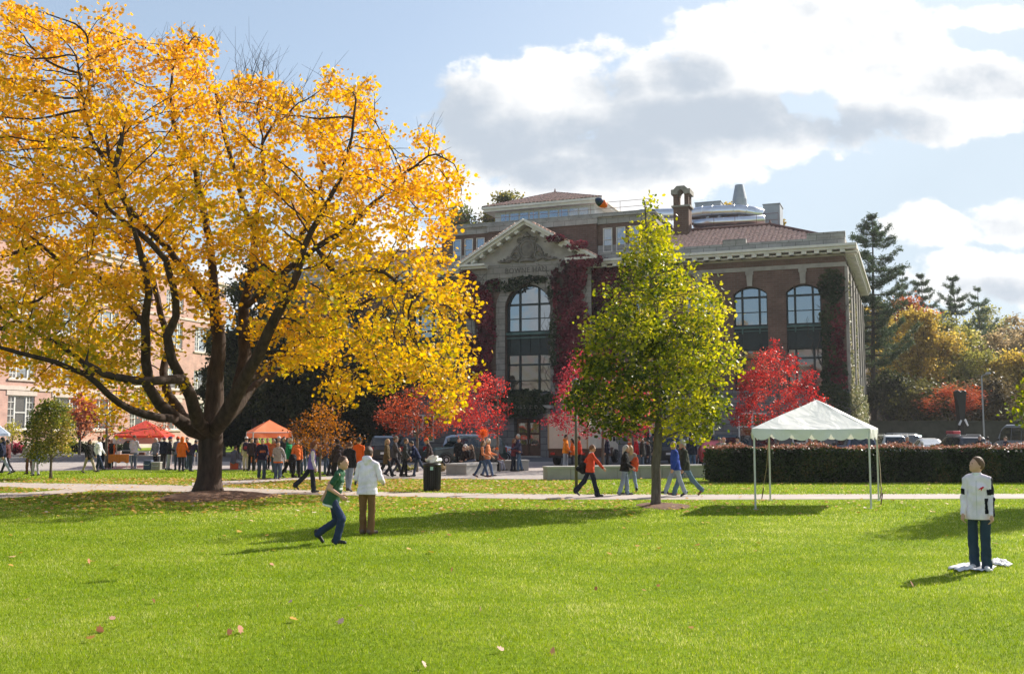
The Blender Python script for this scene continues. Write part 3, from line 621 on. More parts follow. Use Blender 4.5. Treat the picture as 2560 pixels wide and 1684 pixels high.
for side in (1,-1):
    bs=sorted([b for b in BAYS if (b-u0)*side>0]); lo,hi=(u0+5.0,23.8) if side>0 else (2*u0-23.8,u0-5.0)
    e=[lo]+[x for b in bs for x in (b-HW,b+HW)]+[hi]
    for i in range(0,len(e),2): w.box(e[i],e[i+1],0,YB,ZB,ZT)
    for b in bs: head(w,b,HW,11.95,.52,ZT,0,YB)
w.box(2*u0-23.8,u0-5.0,.02,YB,ZT,14.5); w.box(u0+5.0,23.8,.02,YB,ZT,14.5)                 # frieze
w.box(2*u0-23.8,23.8,YB,24,0,14.9)                                                        # body behind
w.box(22.9,23.8,YB+.001,24,0,14.5)
# entrance pavilion, standing a metre proud
PH=5.0; yP=-1.0
hw=1.9; zs=11.55
for x0,x1 in((u0-PH,u0-hw),(u0+hw,u0+PH)): w.box(x0,x1,yP,YB,ZB,13.9)
head(w,u0,hw,zs,hw*.999,13.9,yP,YB,n=20)
wall=w.build('wall',m_brick,hall)
b=MB()
for x0,x1,y in((u0+PH,23.9,-.12),(2*u0-23.9,u0-PH,-.12)): b.box(x0,x1,y,YB,0,ZB-.2); b.box(x0,x1,y-.1,YB,ZB-.2,ZB)
for x0,x1 in((u0-PH-.1,u0-1.1),(u0+1.1,u0+PH+.1)): b.box(x0,x1,yP-.14,YB,0,ZB-.2)
b.box(u0-1.1,u0+1.1,yP-.14,YB,2.95,ZB-.2); b.box(u0-PH-.1,u0+PH+.1,yP-.24,YB,ZB-.2,ZB)
b.box(23.8,23.92,-.12,24,0,ZB-.1)
b.build('stone_base',m_base,hall)
for x0,x1 in((u0+PH+.02,23.86),(2*u0-23.86,u0-PH-.02)):
    t=MB(); t.box(x0,x1,-.09,.02,ZT,ZT+.14); t.box(x0,x1,-.05,.02,ZT+.14,ZT+.3); t.build('belt_course',m_stone2,hall); t=MB(); t.box(x0,x1,-.06,.02,14.34,14.5); t.build('frieze_moulding',m_stone2,hall)
for c in BAYS:
    t=MB(); t.prism_y([(c-.17,12.5),(c+.17,12.5),(c+.24,13.6),(c-.24,13.6)],-.16,.0); t.box(c-.28,c+.28,-.2,-.01,13.35,13.598); t.build('keystone',m_stone2,hall)
t=MB()
t.box(23.802,23.9,.0,24,ZT,ZT+.3); t.box(23.802,23.88,0,24,14.34,14.5)
for i in range(13):      # pilaster strips on the sunny end wall
    y=.02+i*1.96; t.box(23.802,24.02 if i%2==0 else 23.95,y,y+(.75 if i%2==0 else .4),ZB,ZT)
t.build('end_wall_pilasters',m_stone2,hall)
fr=MB()    # arch surround and frieze of the pavilion
o_=arch(u0,hw+.75,ZB+.02,zs,(hw+.75)*.999,20); i_=arch(u0,hw,ZB+.02,zs,hw*.999,20)
for k in range(len(o_)-1):
    if k==0: continue
    a,b2,c2,d=o_[k],o_[k+1],i_[k+1],i_[k]
    fr.prism_y([d,a,b2,c2],yP-.1,yP+.05)
k=len(o_)-1; fr.prism_y([o_[k],o_[0],i_[0],i_[k]],yP-.1,yP+.05)
fr.box(u0-PH-.05,u0+PH+.05,yP-.12,YB,13.9,15.1); fr.box(u0-3.1,u0+3.1,yP-.2,yP-.12,14.05,15.05)
for x in(-4.85,-3.9,3.9,4.85): fr.box(u0+x-.38,u0+x+.38,yP-.16,yP+.02,ZB+.1,13.9)
for x in (-1.95,1.95): fr.prism_y([(u0+x-.3,12.9),(u0+x+.3,12.9),(u0+x+.36,13.9),(u0+x-.36,13.9)],yP-.2,yP-.1)
fr.build('portal_surround',m_stone,hall)
# ------ pediment
pd=MB(); zb=15.1; za=18.0; hwp=5.1
pd.prism_y([(u0-hwp,zb),(u0+hwp,zb),(u0,za)],yP,YB+1.6)
pd.build('pediment',m_stone2,hall)
rk=MB(); sl=math.atan2(za-zb,hwp); Ls=math.hypot(za-zb,hwp)+.75
for s in(1,-1):
    def slab(o0,o1,y0,y1,l0,l1):
        p=[(l0,o0),(l1,o0),(l1,o1),(l0,o1)]; q=[(u0-s*(hwp+.62)+s*(a*math.cos(sl)-c*math.sin(sl)),zb+.05-.3*0+a*math.sin(sl)+c*math.cos(sl)-.33) for a,c in p]
        rk.prism_y(q if s>0 else q[::-1],y0,y1)
    slab(.02,.22,yP-.75,YB+1.6,0,Ls+.05); slab(.222,.40,yP-.95,YB+1.6,-.05,Ls+.13)
    for i in range(7):
        a=.35+i*.86; slab(-.22,.02,yP-.62,yP-.02,a,a+.36)
    rk.box(*sorted((u0+s*3.35,u0+s*(hwp+.62))),yP-.85,yP,15.02,15.2); rk.box(*sorted((u0+s*3.35,u0+s*(hwp+.5))),yP-.6,yP,14.85,15.018)
rk.build('raking_cornice',m_cream,hall)
tl=MB()
for s in(1,-1):
    for i in range(17):
        a=i*.36-.05
        P=[(u0-s*(hwp+.62)+s*(x*math.cos(sl)-c*math.sin(sl)),zb+.05+x*math.sin(sl)+c*math.cos(sl)-.33) for x,c in((a,.40),(a+.30,.40),(a+.28,.52),(a+.02,.50))]
        tl.prism_y(P if s>0 else P[::-1],yP-.9,YB+1.6)
tl.build('pediment_tiles',m_tile,hall)
# ------ carved cartouche: oval shield in scrolls
ct=MB()
def oval(cx,cz,rx,rz,r,y,n=28): ct.tube([(cx+rx*math.cos(2*math.pi*i/n),y,cz+rz*math.sin(2*math.pi*i/n)) for i in range(n+1)],r,8,cap=False)
cz=16.22; y=yP-.12
oval(u0,cz,.56,.68,.11,y); oval(u0,cz,.74,.86,.06,y)
ct.lathe([(.001,0),(.3,.0)],(0,0,0),3)  # seed for the smooth shield dome
n=24; vs=[(u0,y-.22,cz)]+[(u0+.5*math.cos(2*math.pi*i/n),y,cz+.62*math.sin(2*math.pi*i/n)) for i in range(n)]
ct.v=ct.v[:-6]; ct.f=[f for f in ct.f if max(f)<len(ct.v)]; ct.m=ct.m[:len(ct.f)]
ct.add(vs,[(0,1+(i+1)%n,1+i) for i in range(n)])
def spiral(cx,cz0,r0,turn,s,y): ct.tube([(cx+s*r0*(1-i/34)*math.cos(turn+i*.33),y,cz0+r0*(1-i/34)*math.sin(turn+i*.33)) for i in range(30)],[.085-.0018*i for i in range(30)],7)
for s in(1,-1):
    spiral(u0+s*.95,cz-.55,.42,0.4,s,y); spiral(u0+s*.62,cz+.78,.28,2.4,s,y); spiral(u0+s*1.6,cz-.78,.26,1.2,s,y)
    ct.tube([(u0+s*.8,y,cz-.9),(u0+s*1.3,y,cz-.72),(u0+s*1.9,y,cz-.9),(u0+s*2.5,y,cz-.88)],[.14,.12,.1,.05],7)
    ct.tube([(u0+s*.85,y,cz+.3),(u0+s*1.15,y,cz-.1),(u0+s*1.3,y,cz-.5)],[.07,.12,.06],7)
    for i in range(5): ct.tube([(u0+s*(1.0+i*.3),y,cz-.62-.05*i),(u0+s*(1.1+i*.3),y-.04,cz-.35-.1*i)],[.09,.03],6)
ct.tube([(u0-.28,y,cz+1.0),(u0,y-.05,cz+1.12),(u0+.28,y,cz+1.0)],[.1,.17,.1],8); ct.tube([(u0,y,cz+1.05),(u0,y-.02,cz+1.38)],[.14,.05],8)
ct.tube([(u0-.6,y,cz-.95),(u0,y-.06,cz-.85),(u0+.6,y,cz-.95)],[.1,.14,.1],8)
ct.build('cartouche',mat('sooty_carved_stone',(.17,.15,.13),.9,.4,2,.4,20),hall,smooth=True)
# ------ carved name
def text_mesh(name,body,size,m,parent,loc,rot,ext=.02,sx=1.):
    cu=bpy.data.curves.new(name,'FONT'); cu.body=body; cu.size=size; cu.extrude=ext; cu.align_x='CENTER'; cu.align_y='CENTER'; cu.space_character=1.15
    o=bpy.data.objects.new(name,cu); COL.objects.link(o); dg=bpy.context.evaluated_depsgraph_get(); me=bpy.data.meshes.new_from_object(o.evaluated_get(dg)); bpy.data.objects.remove(o)
    me.materials.clear(); me.materials.append(m); r=link_mesh(name,me,parent); r.location=loc; r.rotation_euler=rot; r.scale=(sx,1,1); return r
text_mesh('carved_lettering','BOWNE HALL',.62,mat('letter_shadow',(.10,.09,.08),.9),hall,(u0,yP-.215,14.52),(rad(90),0,0),.02,.84)
# ------ main cornice with blocks, parapet
md0=MB(); md0.box(-.17,.17,-.39,.39,0,.218); md0=None
def modillion(x0,x1,y0,y1):
    m_=MB(); m_.box(x0,x1,y0,y1,14.5,14.718); m_.build('cornice_block',m_cream,hall)
for x0,x1 in((u0+PH-.1,24.7),(2*u0-24.7,u0-PH+.1)):
    c=MB(); c.box(x0,x1,-.85,.3,14.72,14.9); c.box(x0,x1,-1.0,.3,14.9,15.08); c.box(x0,x1,-.5,.3,14.5,14.6); c.build('cornice',m_cream,hall)
    n=int((x1-x0)/.87)
    for i in range(n): 
        x=x1-.95-i*.87 if x1>10 else x0+.95+i*.87
        modillion(x-.17,x+.17,-.8,-.02)
c=MB(); c.box(23.8,24.55,.3,24.9,14.72,14.9); c.box(23.8,24.7,.3,25,14.9,15.08)
for i in range(27): modillion(23.85,24.5,.6+i*.9,.6+i*.9+.34)
c.build('cornice',m_cream,hall)
for x0,x1 in((u0+PH+.5,23.9),(2*u0-23.9,u0-PH-.5)):
    pa=MB(); pa.box(x0,x1,-.1,.4,15.08,15.72)
    for s_ in ((x0+4.2,x0+5.9),(x0+9.6,x0+11.3)) if x0>0 else ((x1-5.9,x1-4.2),(x1-11.3,x1-9.6)): pa.box(s_[0],s_[1],-.13,.43,15.722,16.05)
    pa.box(*((21.3,23.93) if x0>0 else (2*u0-23.93,2*u0-21.3)),-.13,.43,15.722,16.1); pa.build('parapet',m_para,hall)
pa=MB(); pa.box(23.4,23.9,.401,24,15.08,15.72); pa.build('parapet',m_para,hall)
# ------ tiled roofs: real corrugated rows of barrel tiles
def tiles(name,u_lo,u_hi,y_lo,z_lo,y_hi,z_hi,clip,parent,pitch=.36,rows=None,flip=False,rng=R):
    """slope rising from (y_lo,z_lo) to (y_hi,z_hi) along u; clip(u,t) keeps the cell"""
    Ls=math.hypot(y_hi-y_lo,z_hi-z_lo); rows=rows or int(Ls/.42); cols=int((u_hi-u_lo)/pitch); k=6
    ny,nz=-(z_hi-z_lo)/Ls,(y_hi-y_lo)/Ls
    V=[];Fc=[];T=[]
    for r in range(rows):
        t0,t1=r/rows,(r+1.12)/rows
        for cidx in range(cols):
            uc=u_lo+(cidx+.5)*pitch
            if not clip(uc,(t0+t1)/2): continue
            j=rng.normal(0,.008); base=len(V)
            for tt,lift in((t0,.075+j),(t1,.02)):
                for i in range(k+1):
                    a=math.pi*i/k; uu=uc-pitch/2+pitch*i/k; hgt=lift+.075*math.sin(a)
                    V.append((uu,y_lo+(y_hi-y_lo)*tt+ny*hgt,z_lo+(z_hi-z_lo)*tt+nz*hgt))
            for i in range(k): Fc.append((base+i,base+i+1,base+k+2+i,base+k+1+i))
            n0=len(V); V+= [(V[base+i][0],V[base+i][1]-ny*.07,V[base+i][2]-nz*.07) for i in range(k+1)]
            for i in range(k): Fc.append((n0+i,n0+i+1,base+i+1,base+i))
    o=np_mesh(name,np.array(V),np.array(Fc),m_tile,parent); return o
zE,zR,yE,yR=15.6,17.9,.5,5.2
rr=MB()
for s in(1,-1):
    lo,hi=(9.2,23.4) if s>0 else (2*u0-23.4,2*u0-9.2)
    f=(lambda u,t: u<23.4-5.3*t) if s>0 else (lambda u,t: u>(2*u0-23.4)+5.3*t)
    tiles('tile_roof',lo,hi,yE,zE,yR,zR,f,hall)
    X=lambda x: x if s>0 else 2*u0-x
    P=[(X(9.2),yE,zE),(X(23.4),yE,zE),(X(18.1),yR,zR),(X(9.2),yR,zR),(X(18.1),20,zR),(X(9.2),20,zR),(X(23.4),24,zE)]
    rr.add(P,[(0,1,2,3),(3,2,4,5),(1,6,4,2)])
    rr.tube([(X(23.4),yE,zE+.12),(X(18.1),yR,zR+.14)],.13,8); rr.tube([(X(18.1),yR,zR+.14),(X(9.2),yR,zR+.14)],.13,8); rr.tube([(X(18.1),yR,zR+.1),(X(18.1),yR,zR+.5)],[.16,.03],8)
rr.build('roof_deck',m_tiled,hall)
# ------ set-back attic storey
yA=2.5; at_=MB(); at_.box(u0-9.2,u0+9.2,yA,16,15.0,18.5); at_.box(u0-4.7,u0+4.7,yA-.35,yA,15,18.5)
attic=at_.build('attic_wall',m_brick,hall)
ab=MB(); ab.box(u0-9.3,u0+9.3,yA-.1,16.1,18.5,19.05); ab.box(u0-9.45,u0+9.45,yA-.3,16.2,19.05,19.2); ab.box(u0-9.3,u0+9.3,yA-.1,16.1,19.2,19.4)
ab.box(u0-4.8,u0+4.8,yA-.5,yA-.102,18.5,19.0); ab.box(u0-9.22,u0-4.72,yA-.08,yA,15.6,16.75); ab.box(u0+4.72,u0+9.22,yA-.08,yA,15.6,16.75)
ab.build('attic_stone_band',m_para,hall)
# ------ windows
def window(c,y,z0,z1,rise,hw,hall,bars_u,bars_z,glassm,framem,fw=.09,d=.14,name='window'):
    out=arch(c,hw,z0,z1-rise,rise); inn=arch(c,hw-fw,z0+fw,z1-rise-(.0 if rise else fw),max(rise-fw*.9,0) if rise else 0)
    f=MB(); f.ring(y,y+d,out,inn)
    for u in bars_u: 
        zt=z1-fw if rise==0 else z1-rise+math.sqrt(max(0,((hw*hw+rise*rise)/(2*rise))**2-u*u))-((hw*hw+rise*rise)/(2*rise)-rise)-fw*.5
        f.box(c+u-.07,c+u+.07,y-.04,y+d-.02,z0+fw*.5,zt)
    for zz,th in bars_z: f.box(c-hw+.02,c+hw-.02,y-.02,y+d-.03,zz-th/2,zz+th/2)
    w_=f.build(name,framem,hall)
    g_=MB(); p=arch(c,hw-.02,z0+.02,z1-rise-.02,rise); g_.prism_y(p,y+.07,y+.11); g_.build('pane',glassm,w_)
    return w_
for b_ in BAYS:
    y=.34
    window(b_,y,9.62,12.46,.5,HW-.01,hall,(-.62,.62),((11.72,.14),(10.62,.05)),m_glass,m_green)
    window(b_,y,5.05,7.9,0,HW-.01,hall,(-.62,.62),((7.2,.12),(6.1,.05)),m_glassd,m_green)
    sp_=MB(); sp_.box(b_-HW+.01,b_+HW-.01,y-.02,y+.2,7.9,9.62)
    for u in(-.62,.62,-1.15,1.15): sp_.box(b_+u-.06,b_+u+.06,y-.1,y-.02,7.95,9.4)
    sp_.box(b_-HW+.01,b_+HW-.01,y-.12,y-.021,7.9,8.05)
    s_=sp_.build('spandrel_panel',m_green,hall)
    v_=MB(); v_.box(b_-HW+.01,b_+HW-.01,y-.22,y-.022,9.42,9.56); v_.box(b_-HW+.01,b_+HW-.01,y-.16,y-.1,9.2,9.26)
    for u in(-.62,.62): v_.box(b_+u-.05,b_+u+.05,y-.2,y-.101,9.05,9.419)
    v_.build('sill_rail',m_verd,s_)
    bw=window(b_,-.2,1.1,3.3,0,1.0,hall,(0,),((2.3,.08),),m_glassd,m_cream,.1,.09)
y=yP+.42
window(u0,y,9.7,zs+hw-.02,hw-.03,hw-.01,hall,(-.8,.8),((11.9,.16),(10.78,.06)),m_glass,m_green,.12)
window(u0,y,ZB+.02,8.0,0,hw-.01,hall,(-.8,.8),((7.15,.14),(5.9,.06)),m_glassd,m_green,.12)
sp_=MB(); sp_.box(u0-hw+.01,u0+hw-.01,y-.02,y+.2,8.0,9.7)
for u in(-.8,.8,-1.7,1.7,0): sp_.box(u0+u-.07,u0+u+.07,y-.1,y-.02,8.05,9.5)
s_=sp_.build('spandrel_panel',m_green,hall); v_=MB(); v_.box(u0-hw+.01,u0+hw-.01,y-.3,y-.022,9.5,9.68); v_.box(u0-hw+.01,u0+hw-.01,y-.2,y-.1,9.2,9.3); v_.build('sill_rail',m_verd,s_)
for s in(1,-1):
    for i in range(3): window(u0+s*(5.55+i*1.08),yA-.1,16.2,18.15,0,.38,hall,(),((17.2,.05),),m_glass,m_cream,.07,.09)
for i in range(11):      # windows of the sunny end wall, seen edge-on
    y0_=.02+i*1.96+.95; e_=MB(); e_.box(23.79,23.83,y0_,y0_+.85,9.6,12.2); e_.box(23.79,23.83,y0_,y0_+.85,5.1,7.9)
    q=e_.build('window',m_glass,hall); k_=MB(); k_.box(23.831,23.86,y0_-.05,y0_,5,12.3); k_.box(23.831,23.86,y0_+.85,y0_+.9,5,12.3); k_.build('frame',m_green,q)
# ------ doors
dr=MB(); dr.box(u0-1.0,u0-.015,yP+.25,yP+.32,.1,2.9); d1=dr.build('door',m_wood,hall)
for s in(-1,1):
    m_=MB()
    for (a,b2,z0,z1) in((.06,.14,.1,2.9),(.84,.98,.1,2.9),(.14,.84,2.6,2.9),(.14,.84,.1,.9),(.14,.84,1.7,1.85)): m_.box(u0+s*a if s>0 else u0-b2,u0+s*b2 if s>0 else u0-a,yP+.19,yP+.25,z0,z1)
    d_=m_.build('door_leaf',m_wood,hall); g_=MB(); g_.box(*sorted((u0+s*.14,u0+s*.84)),yP+.215,yP+.24,.9,2.6); g_.build('pane',m_glassd,d_)
    h=MB(); h.tube([(u0+s*.11,yP+.13,1.0),(u0+s*.11,yP+.13,1.35)],.018,6); h.build('handle',m_steel,d_)
lt=MB(); lt.box(u0-1.1,u0+1.1,yP-.9,yP+.3,-.02,.08); lt.box(u0-1.5,u0+1.5,yP-1.6,yP-.9,-.02,.05); lt.build('entrance_step',m_stone2,hall)
bl=MB(); bl.box(u0-2.2,u0+2.2,yP-.9,yP-.25,3.7,3.95)
for x in(-1.7,1.7): bl.prism_y([(u0+x-.2,3.0),(u0+x+.2,3.0),(u0+x+.2,3.7),(u0+x-.2,3.7)],yP-.7,yP-.145)
bl.build('door_canopy',m_stone2,hall)
# ------ penthouse with hipped tile roof
yp=8.; (ul,zl),(ur,zr_)=LF(1238,526,yp),LF(1486,510,yp); zl=LF(1238,533,yp)[1]
ph=MB(); ph.box(ul,ur,yp,yp+6,19.2,zl); pen=ph.build('penthouse_wall',mat('penthouse_panel',(.55,.56,.57),.6),hall)
for i in range(9):
    x=ul+.5+i*(ur-ul-1.0)/9; g_=MB(); g_.box(x+.08,x+(ur-ul-1)/9-.08,yp-.04,yp-.001,19.9,zl-.2); g_.build('window',m_glass,hall)
ev=MB(); ev.box(ul-.8,ur+.8,yp-.8,yp+6.8,zl,zl+.22); ev.box(ul-.95,ur+.95,yp-.95,yp+6.95,zl+.22,zl+.42); ev.build('penthouse_eave',m_cream,hall)
um=(ul+ur)/2; rt=(um-ul+.9)
tiles('tile_roof',ul-.9,ur+.9,yp-.9,zl+.42,yp+3,zl+2.1,lambda u,t: abs(u-um)<rt*(1-t*.98),hall,pitch=.34)
pr=MB(); P=[(ul-.9,yp-.9,zl+.43),(ur+.9,yp-.9,zl+.43),(ur+.9,yp+6.9,zl+.43),(ul-.9,yp+6.9,zl+.43),(um,yp+3,zl+2.13)]; pr.add(P,[(0,1,4),(1,2,4),(2,3,4),(3,0,4)])
pr.tube([P[0],P[4]],.1,6); pr.tube([P[1],P[4]],.1,6); pr.tube([(um,yp+3,zl+2.0),(um,yp+3,zl+2.5)],[.12,.04],6); pr.build('penthouse_roof',m_tiled,hall)
# ------ railing on the attic, chimney, ducts and cabinets on the roof
def rails(pts,h,name,m,r=.025,sp=1.5):
    mb=MB()
    for a,b2 in zip(pts[:-1],pts[1:]):
        a=np.array(a);b2=np.array(b2); n=max(1,int(np.linalg.norm(b2-a)/sp))
        for i in range(n+1):
            p=a+(b2-a)*i/n; mb.tube([p,p+np.array([0,0,h])],r,5)
        for k_ in(1,.5): mb.tube([a+np.array([0,0,h*k_]),b2+np.array([0,0,h*k_])],r,5)
    return mb.build(name,m,hall)
rails([(u0-8.5,yA+.6,19.4),(u0+8.9,yA+.6,19.4)],1.0,'roof_railing',m_rail,.02,2.2)
yC=4.2; ua,z_=LF(1684,560,yC); ub,_=LF(1722,560,yC); zt=LF(1700,514,yC)[1]; zq=LF(1700,485,yC)[1]; zz=LF(1700,465,yC)[1]; uc=(ua+ub)/2; hwc=(ub-ua)/2
ch=MB(); ch.box(ua,ub,yC,yC+2*hwc,16.2,zt)
for s in(-1,1):
    for k_ in(0,1): ch.box(*sorted((uc+s*hwc,uc+s*hwc*.45)),yC+k_*1.45*hwc,yC+k_*1.45*hwc+.55*hwc,zt,zq)
chim=ch.build('chimney',m_brick,hall)
cp=MB(); cp.box(ua-.14,ub+.14,yC-.14,yC+2*hwc+.14,zt-.12,zt+.02)
for s in(-1,1): cp.box(*sorted((uc+s*(hwc+.16),uc+s*hwc*.42)),yC-.14,yC+2*hwc+.14,zq-.02,zq+.38)
a_=[(uc-hwc*.42,zq),(uc-hwc*.3,zq+.25),(uc,zq+.36),(uc+hwc*.3,zq+.25),(uc+hwc*.42,zq)]
cp.prism_y([(uc-hwc*.95,zq+.385),(uc-hwc*.42,zq+.385),(uc-hwc*.42,zq)]+a_[1:4]+[(uc+hwc*.42,zq),(uc+hwc*.42,zq+.385),(uc+hwc*.95,zq+.385),(uc+hwc*.5,zz),(uc-hwc*.5,zz)],yC-.1,yC+2*hwc+.1)
cp.build('chimney_cap',mat('weathered_stone',(.27,.25,.22),.9,.3,3,.5,20),chim)
yD=9.0
def DP(px,py,o=0): u,z=LF(px,py,yD+o); return (u,yD+o,z)
du=MB(); rD=.52
du.tube([DP(1600,538),DP(1640,537),DP(1735,535),DP(1760,531),DP(1800,529),DP(1850,527),DP(1880,530),DP(1905,540)],[rD]*6+[rD*.95,rD*1.1],16)
for x,y in((1755,531.5),(1780,530),(1835,527.5),(1868,528)): p=np.array(DP(x,y)); q=np.array(DP(x+1.5,y)); du.tube([p,q],rD*1.07,16)
du.tube([DP(1735,560,-1),DP(1780,556,-1),DP(1860,552,-1),DP(1912,548,-1)],.36,12); du.tube([DP(1690,556,-1),DP(1745,556,-1),DP(1765,566,-1)],.24,10)
dct=du.build('duct',m_steel,hall,smooth=True)
for x in(1770,1800,1850,1890):
    p=np.array(DP(x,530)); l=MB(); l.box(p[0]-.12,p[0]+.12,p[1]-.3,p[1]+.3,17.9,p[2]-.3); l.build('duct_support',m_galv,dct)
st=MB(); p=DP(1849,500,1.5); zt2=LF(1849,463,yD+1.5)[1]; st.lathe([(.62,17.9),(.6,zt2-2.2),(.60,zt2-1.25),(.36,zt2),(.34,zt2)],(p[0],p[1],0),20); sk=st.build('exhaust_stack',m_galv,hall,smooth=False)
for a,b2,tp in(((1738),(1802),506),((1908),(1950),511)):
    ua_,_=LF(a,540,yD+1.2); ub_,_=LF(b2,540,yD+1.2); zt3=LF((a+b2)/2,tp,yD+1.2)[1]; q=MB(); q.box(ua_,ub_,yD+1.2,yD+3.4,17.9,zt3); q.box(ua_-.05,ub_+.05,yD+1.15,yD+3.45,zt3,zt3+.08); q.build('air_cabinet',m_galv,hall,bevel=.02)
lw=MB()
for i in range(7): a=DP(1760+i*24,556,.3); lw.box(a[0]-.45,a[0]+.3,a[1],a[1]+.9,17.9,a[2]-.1+.12*(i%3))
lw.build('fan_housing',m_galv,hall,bevel=.03)
ru,_=LF(1732,560,5.6); rv,_=LF(1945,545,5.6)
rails([(ru,5.7,17.95),(rv,5.7,17.95)],1.05,'roof_railing',m_rail,.02,1.5)
# ================================================================= IVY on the hall
def ivy(name,lab,regions,stops,size,sd,yoff=0.,stems=6,normal=(0,-1,0),dens=120,thr=.2):
    rng=np.random.default_rng(sd); P=[]; stp=[]
    for (ua_,za_,rx,rz,d,yy) in regions:
        n=int(dens*d*math.pi*rx*rz); a=rng.uniform(0,2*np.pi,n); r=np.sqrt(rng.random(n)); q=np.stack([ua_+rx*r*np.cos(a),np.full(n,yy)-rng.uniform(.04,.22,n),za_+rz*r*np.sin(a)],1)
        k=vnoise(q*np.array([1,0,1]),2.2,sd)*.75+vnoise(q*np.array([1,0,1]),6,sd+1)*.45>thr+.34*r**2; P.append(q[k])
    P=np.concatenate(P); root=empty(name,(CEN[0],CEN[1],0),-ANG,lab,'climbing plant')
    m_=leafmat(name+'_leaf',stops,.3,1.1,.5); tone=np.clip(.5+.8*(vnoise(P,1.3,sd+3)-.5)+rng.normal(0,.16,len(P)),0,1)
    leaves('foliage',P,size,m_,root,'oval',up=.55,tone=tone,nrm=np.array(normal,float)[None,:]+np.array([0,0,.35]),rng=rng)
    mb=MB()
    for (ua_,za_,rx,rz,d,yy) in regions:
        for i in range(stems):
            x=ua_+rng.uniform(-.9,.9)*rx; z=za_-rz*.9; pts=[]
            for q in range(9): pts.append((x,yy-.04,z)); x+=rng.normal(0,.22); z+=rz*.22*rng.uniform(.6,1.3)
            mb.tube(pts,np.linspace(.03,.012,9),4,cap=False)
    mb.build('stem',m_bark3,root); return root
IR=[(0,(.03,.012,.010)),(.35,(.10,.014,.024)),(.75,(.22,.03,.048)),(1,(.32,.09,.09))]
yW=yP-.12
ivy('ivy','dark crimson ivy left of the arched window above the bright red tree',[(-4.2,12.3,1.1,1.6,1,yW),(-3.4,11.2,.8,2.2,.8,yW),(-4.0,8.0,1.3,1.9,1.1,yW),(-3.5,6.2,.9,1.6,1.1,yW),(-2.2,13.6,1.1,.5,.5,yW),(-3.0,9.6,.6,1.2,.6,yW),(-4.9,14,.8,.9,1,yW),(-5.6,12.5,1,1.6,.8,-.1)],IR,.25,51)
ivy('ivy','dense crimson ivy between the arched window and the green tree',[(3.7,13.8,1.5,1.5,1.5,yW-.1),(3.5,11.5,1.1,2.4,1.3,yW),(6.2,14.3,1.8,.9,1.3,-.2),(6.5,12.2,1.3,2.2,1.2,-.1),(5.0,14.9,1.6,.5,1.3,yW-.5),(3.8,8.5,1.2,2.2,1.,yW),(3.6,6.2,1.3,1.6,1.,yW),(8,14.2,1.5,.35,.7,-.1),(4.6,16.1,.9,.35,1.,yP-.85),(2.9,16.75,.9,.3,.8,yP-.9),(5.6,9.5,1.5,3.4,1.1,-.15),(4.3,10.2,1.0,2.6,1.1,yW)],IR,.25,52)
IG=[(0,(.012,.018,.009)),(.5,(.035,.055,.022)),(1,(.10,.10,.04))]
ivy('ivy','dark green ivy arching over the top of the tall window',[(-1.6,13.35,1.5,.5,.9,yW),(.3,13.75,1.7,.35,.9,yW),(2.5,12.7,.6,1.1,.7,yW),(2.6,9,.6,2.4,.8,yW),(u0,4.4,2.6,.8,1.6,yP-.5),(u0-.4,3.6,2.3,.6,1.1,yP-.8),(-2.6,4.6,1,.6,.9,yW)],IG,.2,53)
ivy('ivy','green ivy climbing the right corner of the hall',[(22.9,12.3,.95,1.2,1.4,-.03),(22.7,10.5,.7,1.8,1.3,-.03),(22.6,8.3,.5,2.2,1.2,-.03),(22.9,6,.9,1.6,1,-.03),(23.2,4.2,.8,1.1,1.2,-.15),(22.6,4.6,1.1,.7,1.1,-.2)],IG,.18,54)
ivy('ivy','red ivy patch on the right corner of the hall',[(23.2,9.6,.6,1.5,1.2,-.04),(23.1,7,.65,1.7,1.2,-.04),(23.4,5.2,.4,1.2,.8,-.04),(9.9,14.25,1.6,.3,.5,-.02),(8.5,13.8,1.,.5,.7,-.02)],IR,.17,55)
# sunlit ivy on the end wall
def side_ivy():
    rng=np.random.default_rng(56); P=[]
    for (y,z,ry,rz,d) in((2.,2.2,2.2,2.6,1.3),(.6,4.2,.8,2.2,1.1),(5,3,3,2.4,1.),(9,7,.5,5,1.),(3,6,.6,2,.8),(12,2.5,4,2.4,.8),(.35,9,.3,4,.8)):
        n=int(90*d*math.pi*ry*rz); a=rng.uniform(0,2*np.pi,n); r=np.sqrt(rng.random(n)); P.append(np.stack([23.95+rng.uniform(.03,.5,n)*(z<3.5)+rng.uniform(.0,.15,n),y+ry*r*np.cos(a),np.maximum(.1,z+rz*r*np.sin(a))],1))
    P=np.concatenate(P); P=P[P[:,1]>-.1]; root=empty('ivy',(CEN[0],CEN[1],0),-ANG,'pale sunlit ivy at the foot of the bright end wall','climbing plant')
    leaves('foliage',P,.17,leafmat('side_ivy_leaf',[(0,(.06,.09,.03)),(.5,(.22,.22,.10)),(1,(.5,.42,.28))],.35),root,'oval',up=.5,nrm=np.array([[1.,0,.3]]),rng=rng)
    mb=MB(); mb.tube([(23.97,1,0),(23.98,1.2,3),(23.97,.8,7)],.03,4); mb.build('stem',m_bark3,root)
side_ivy()
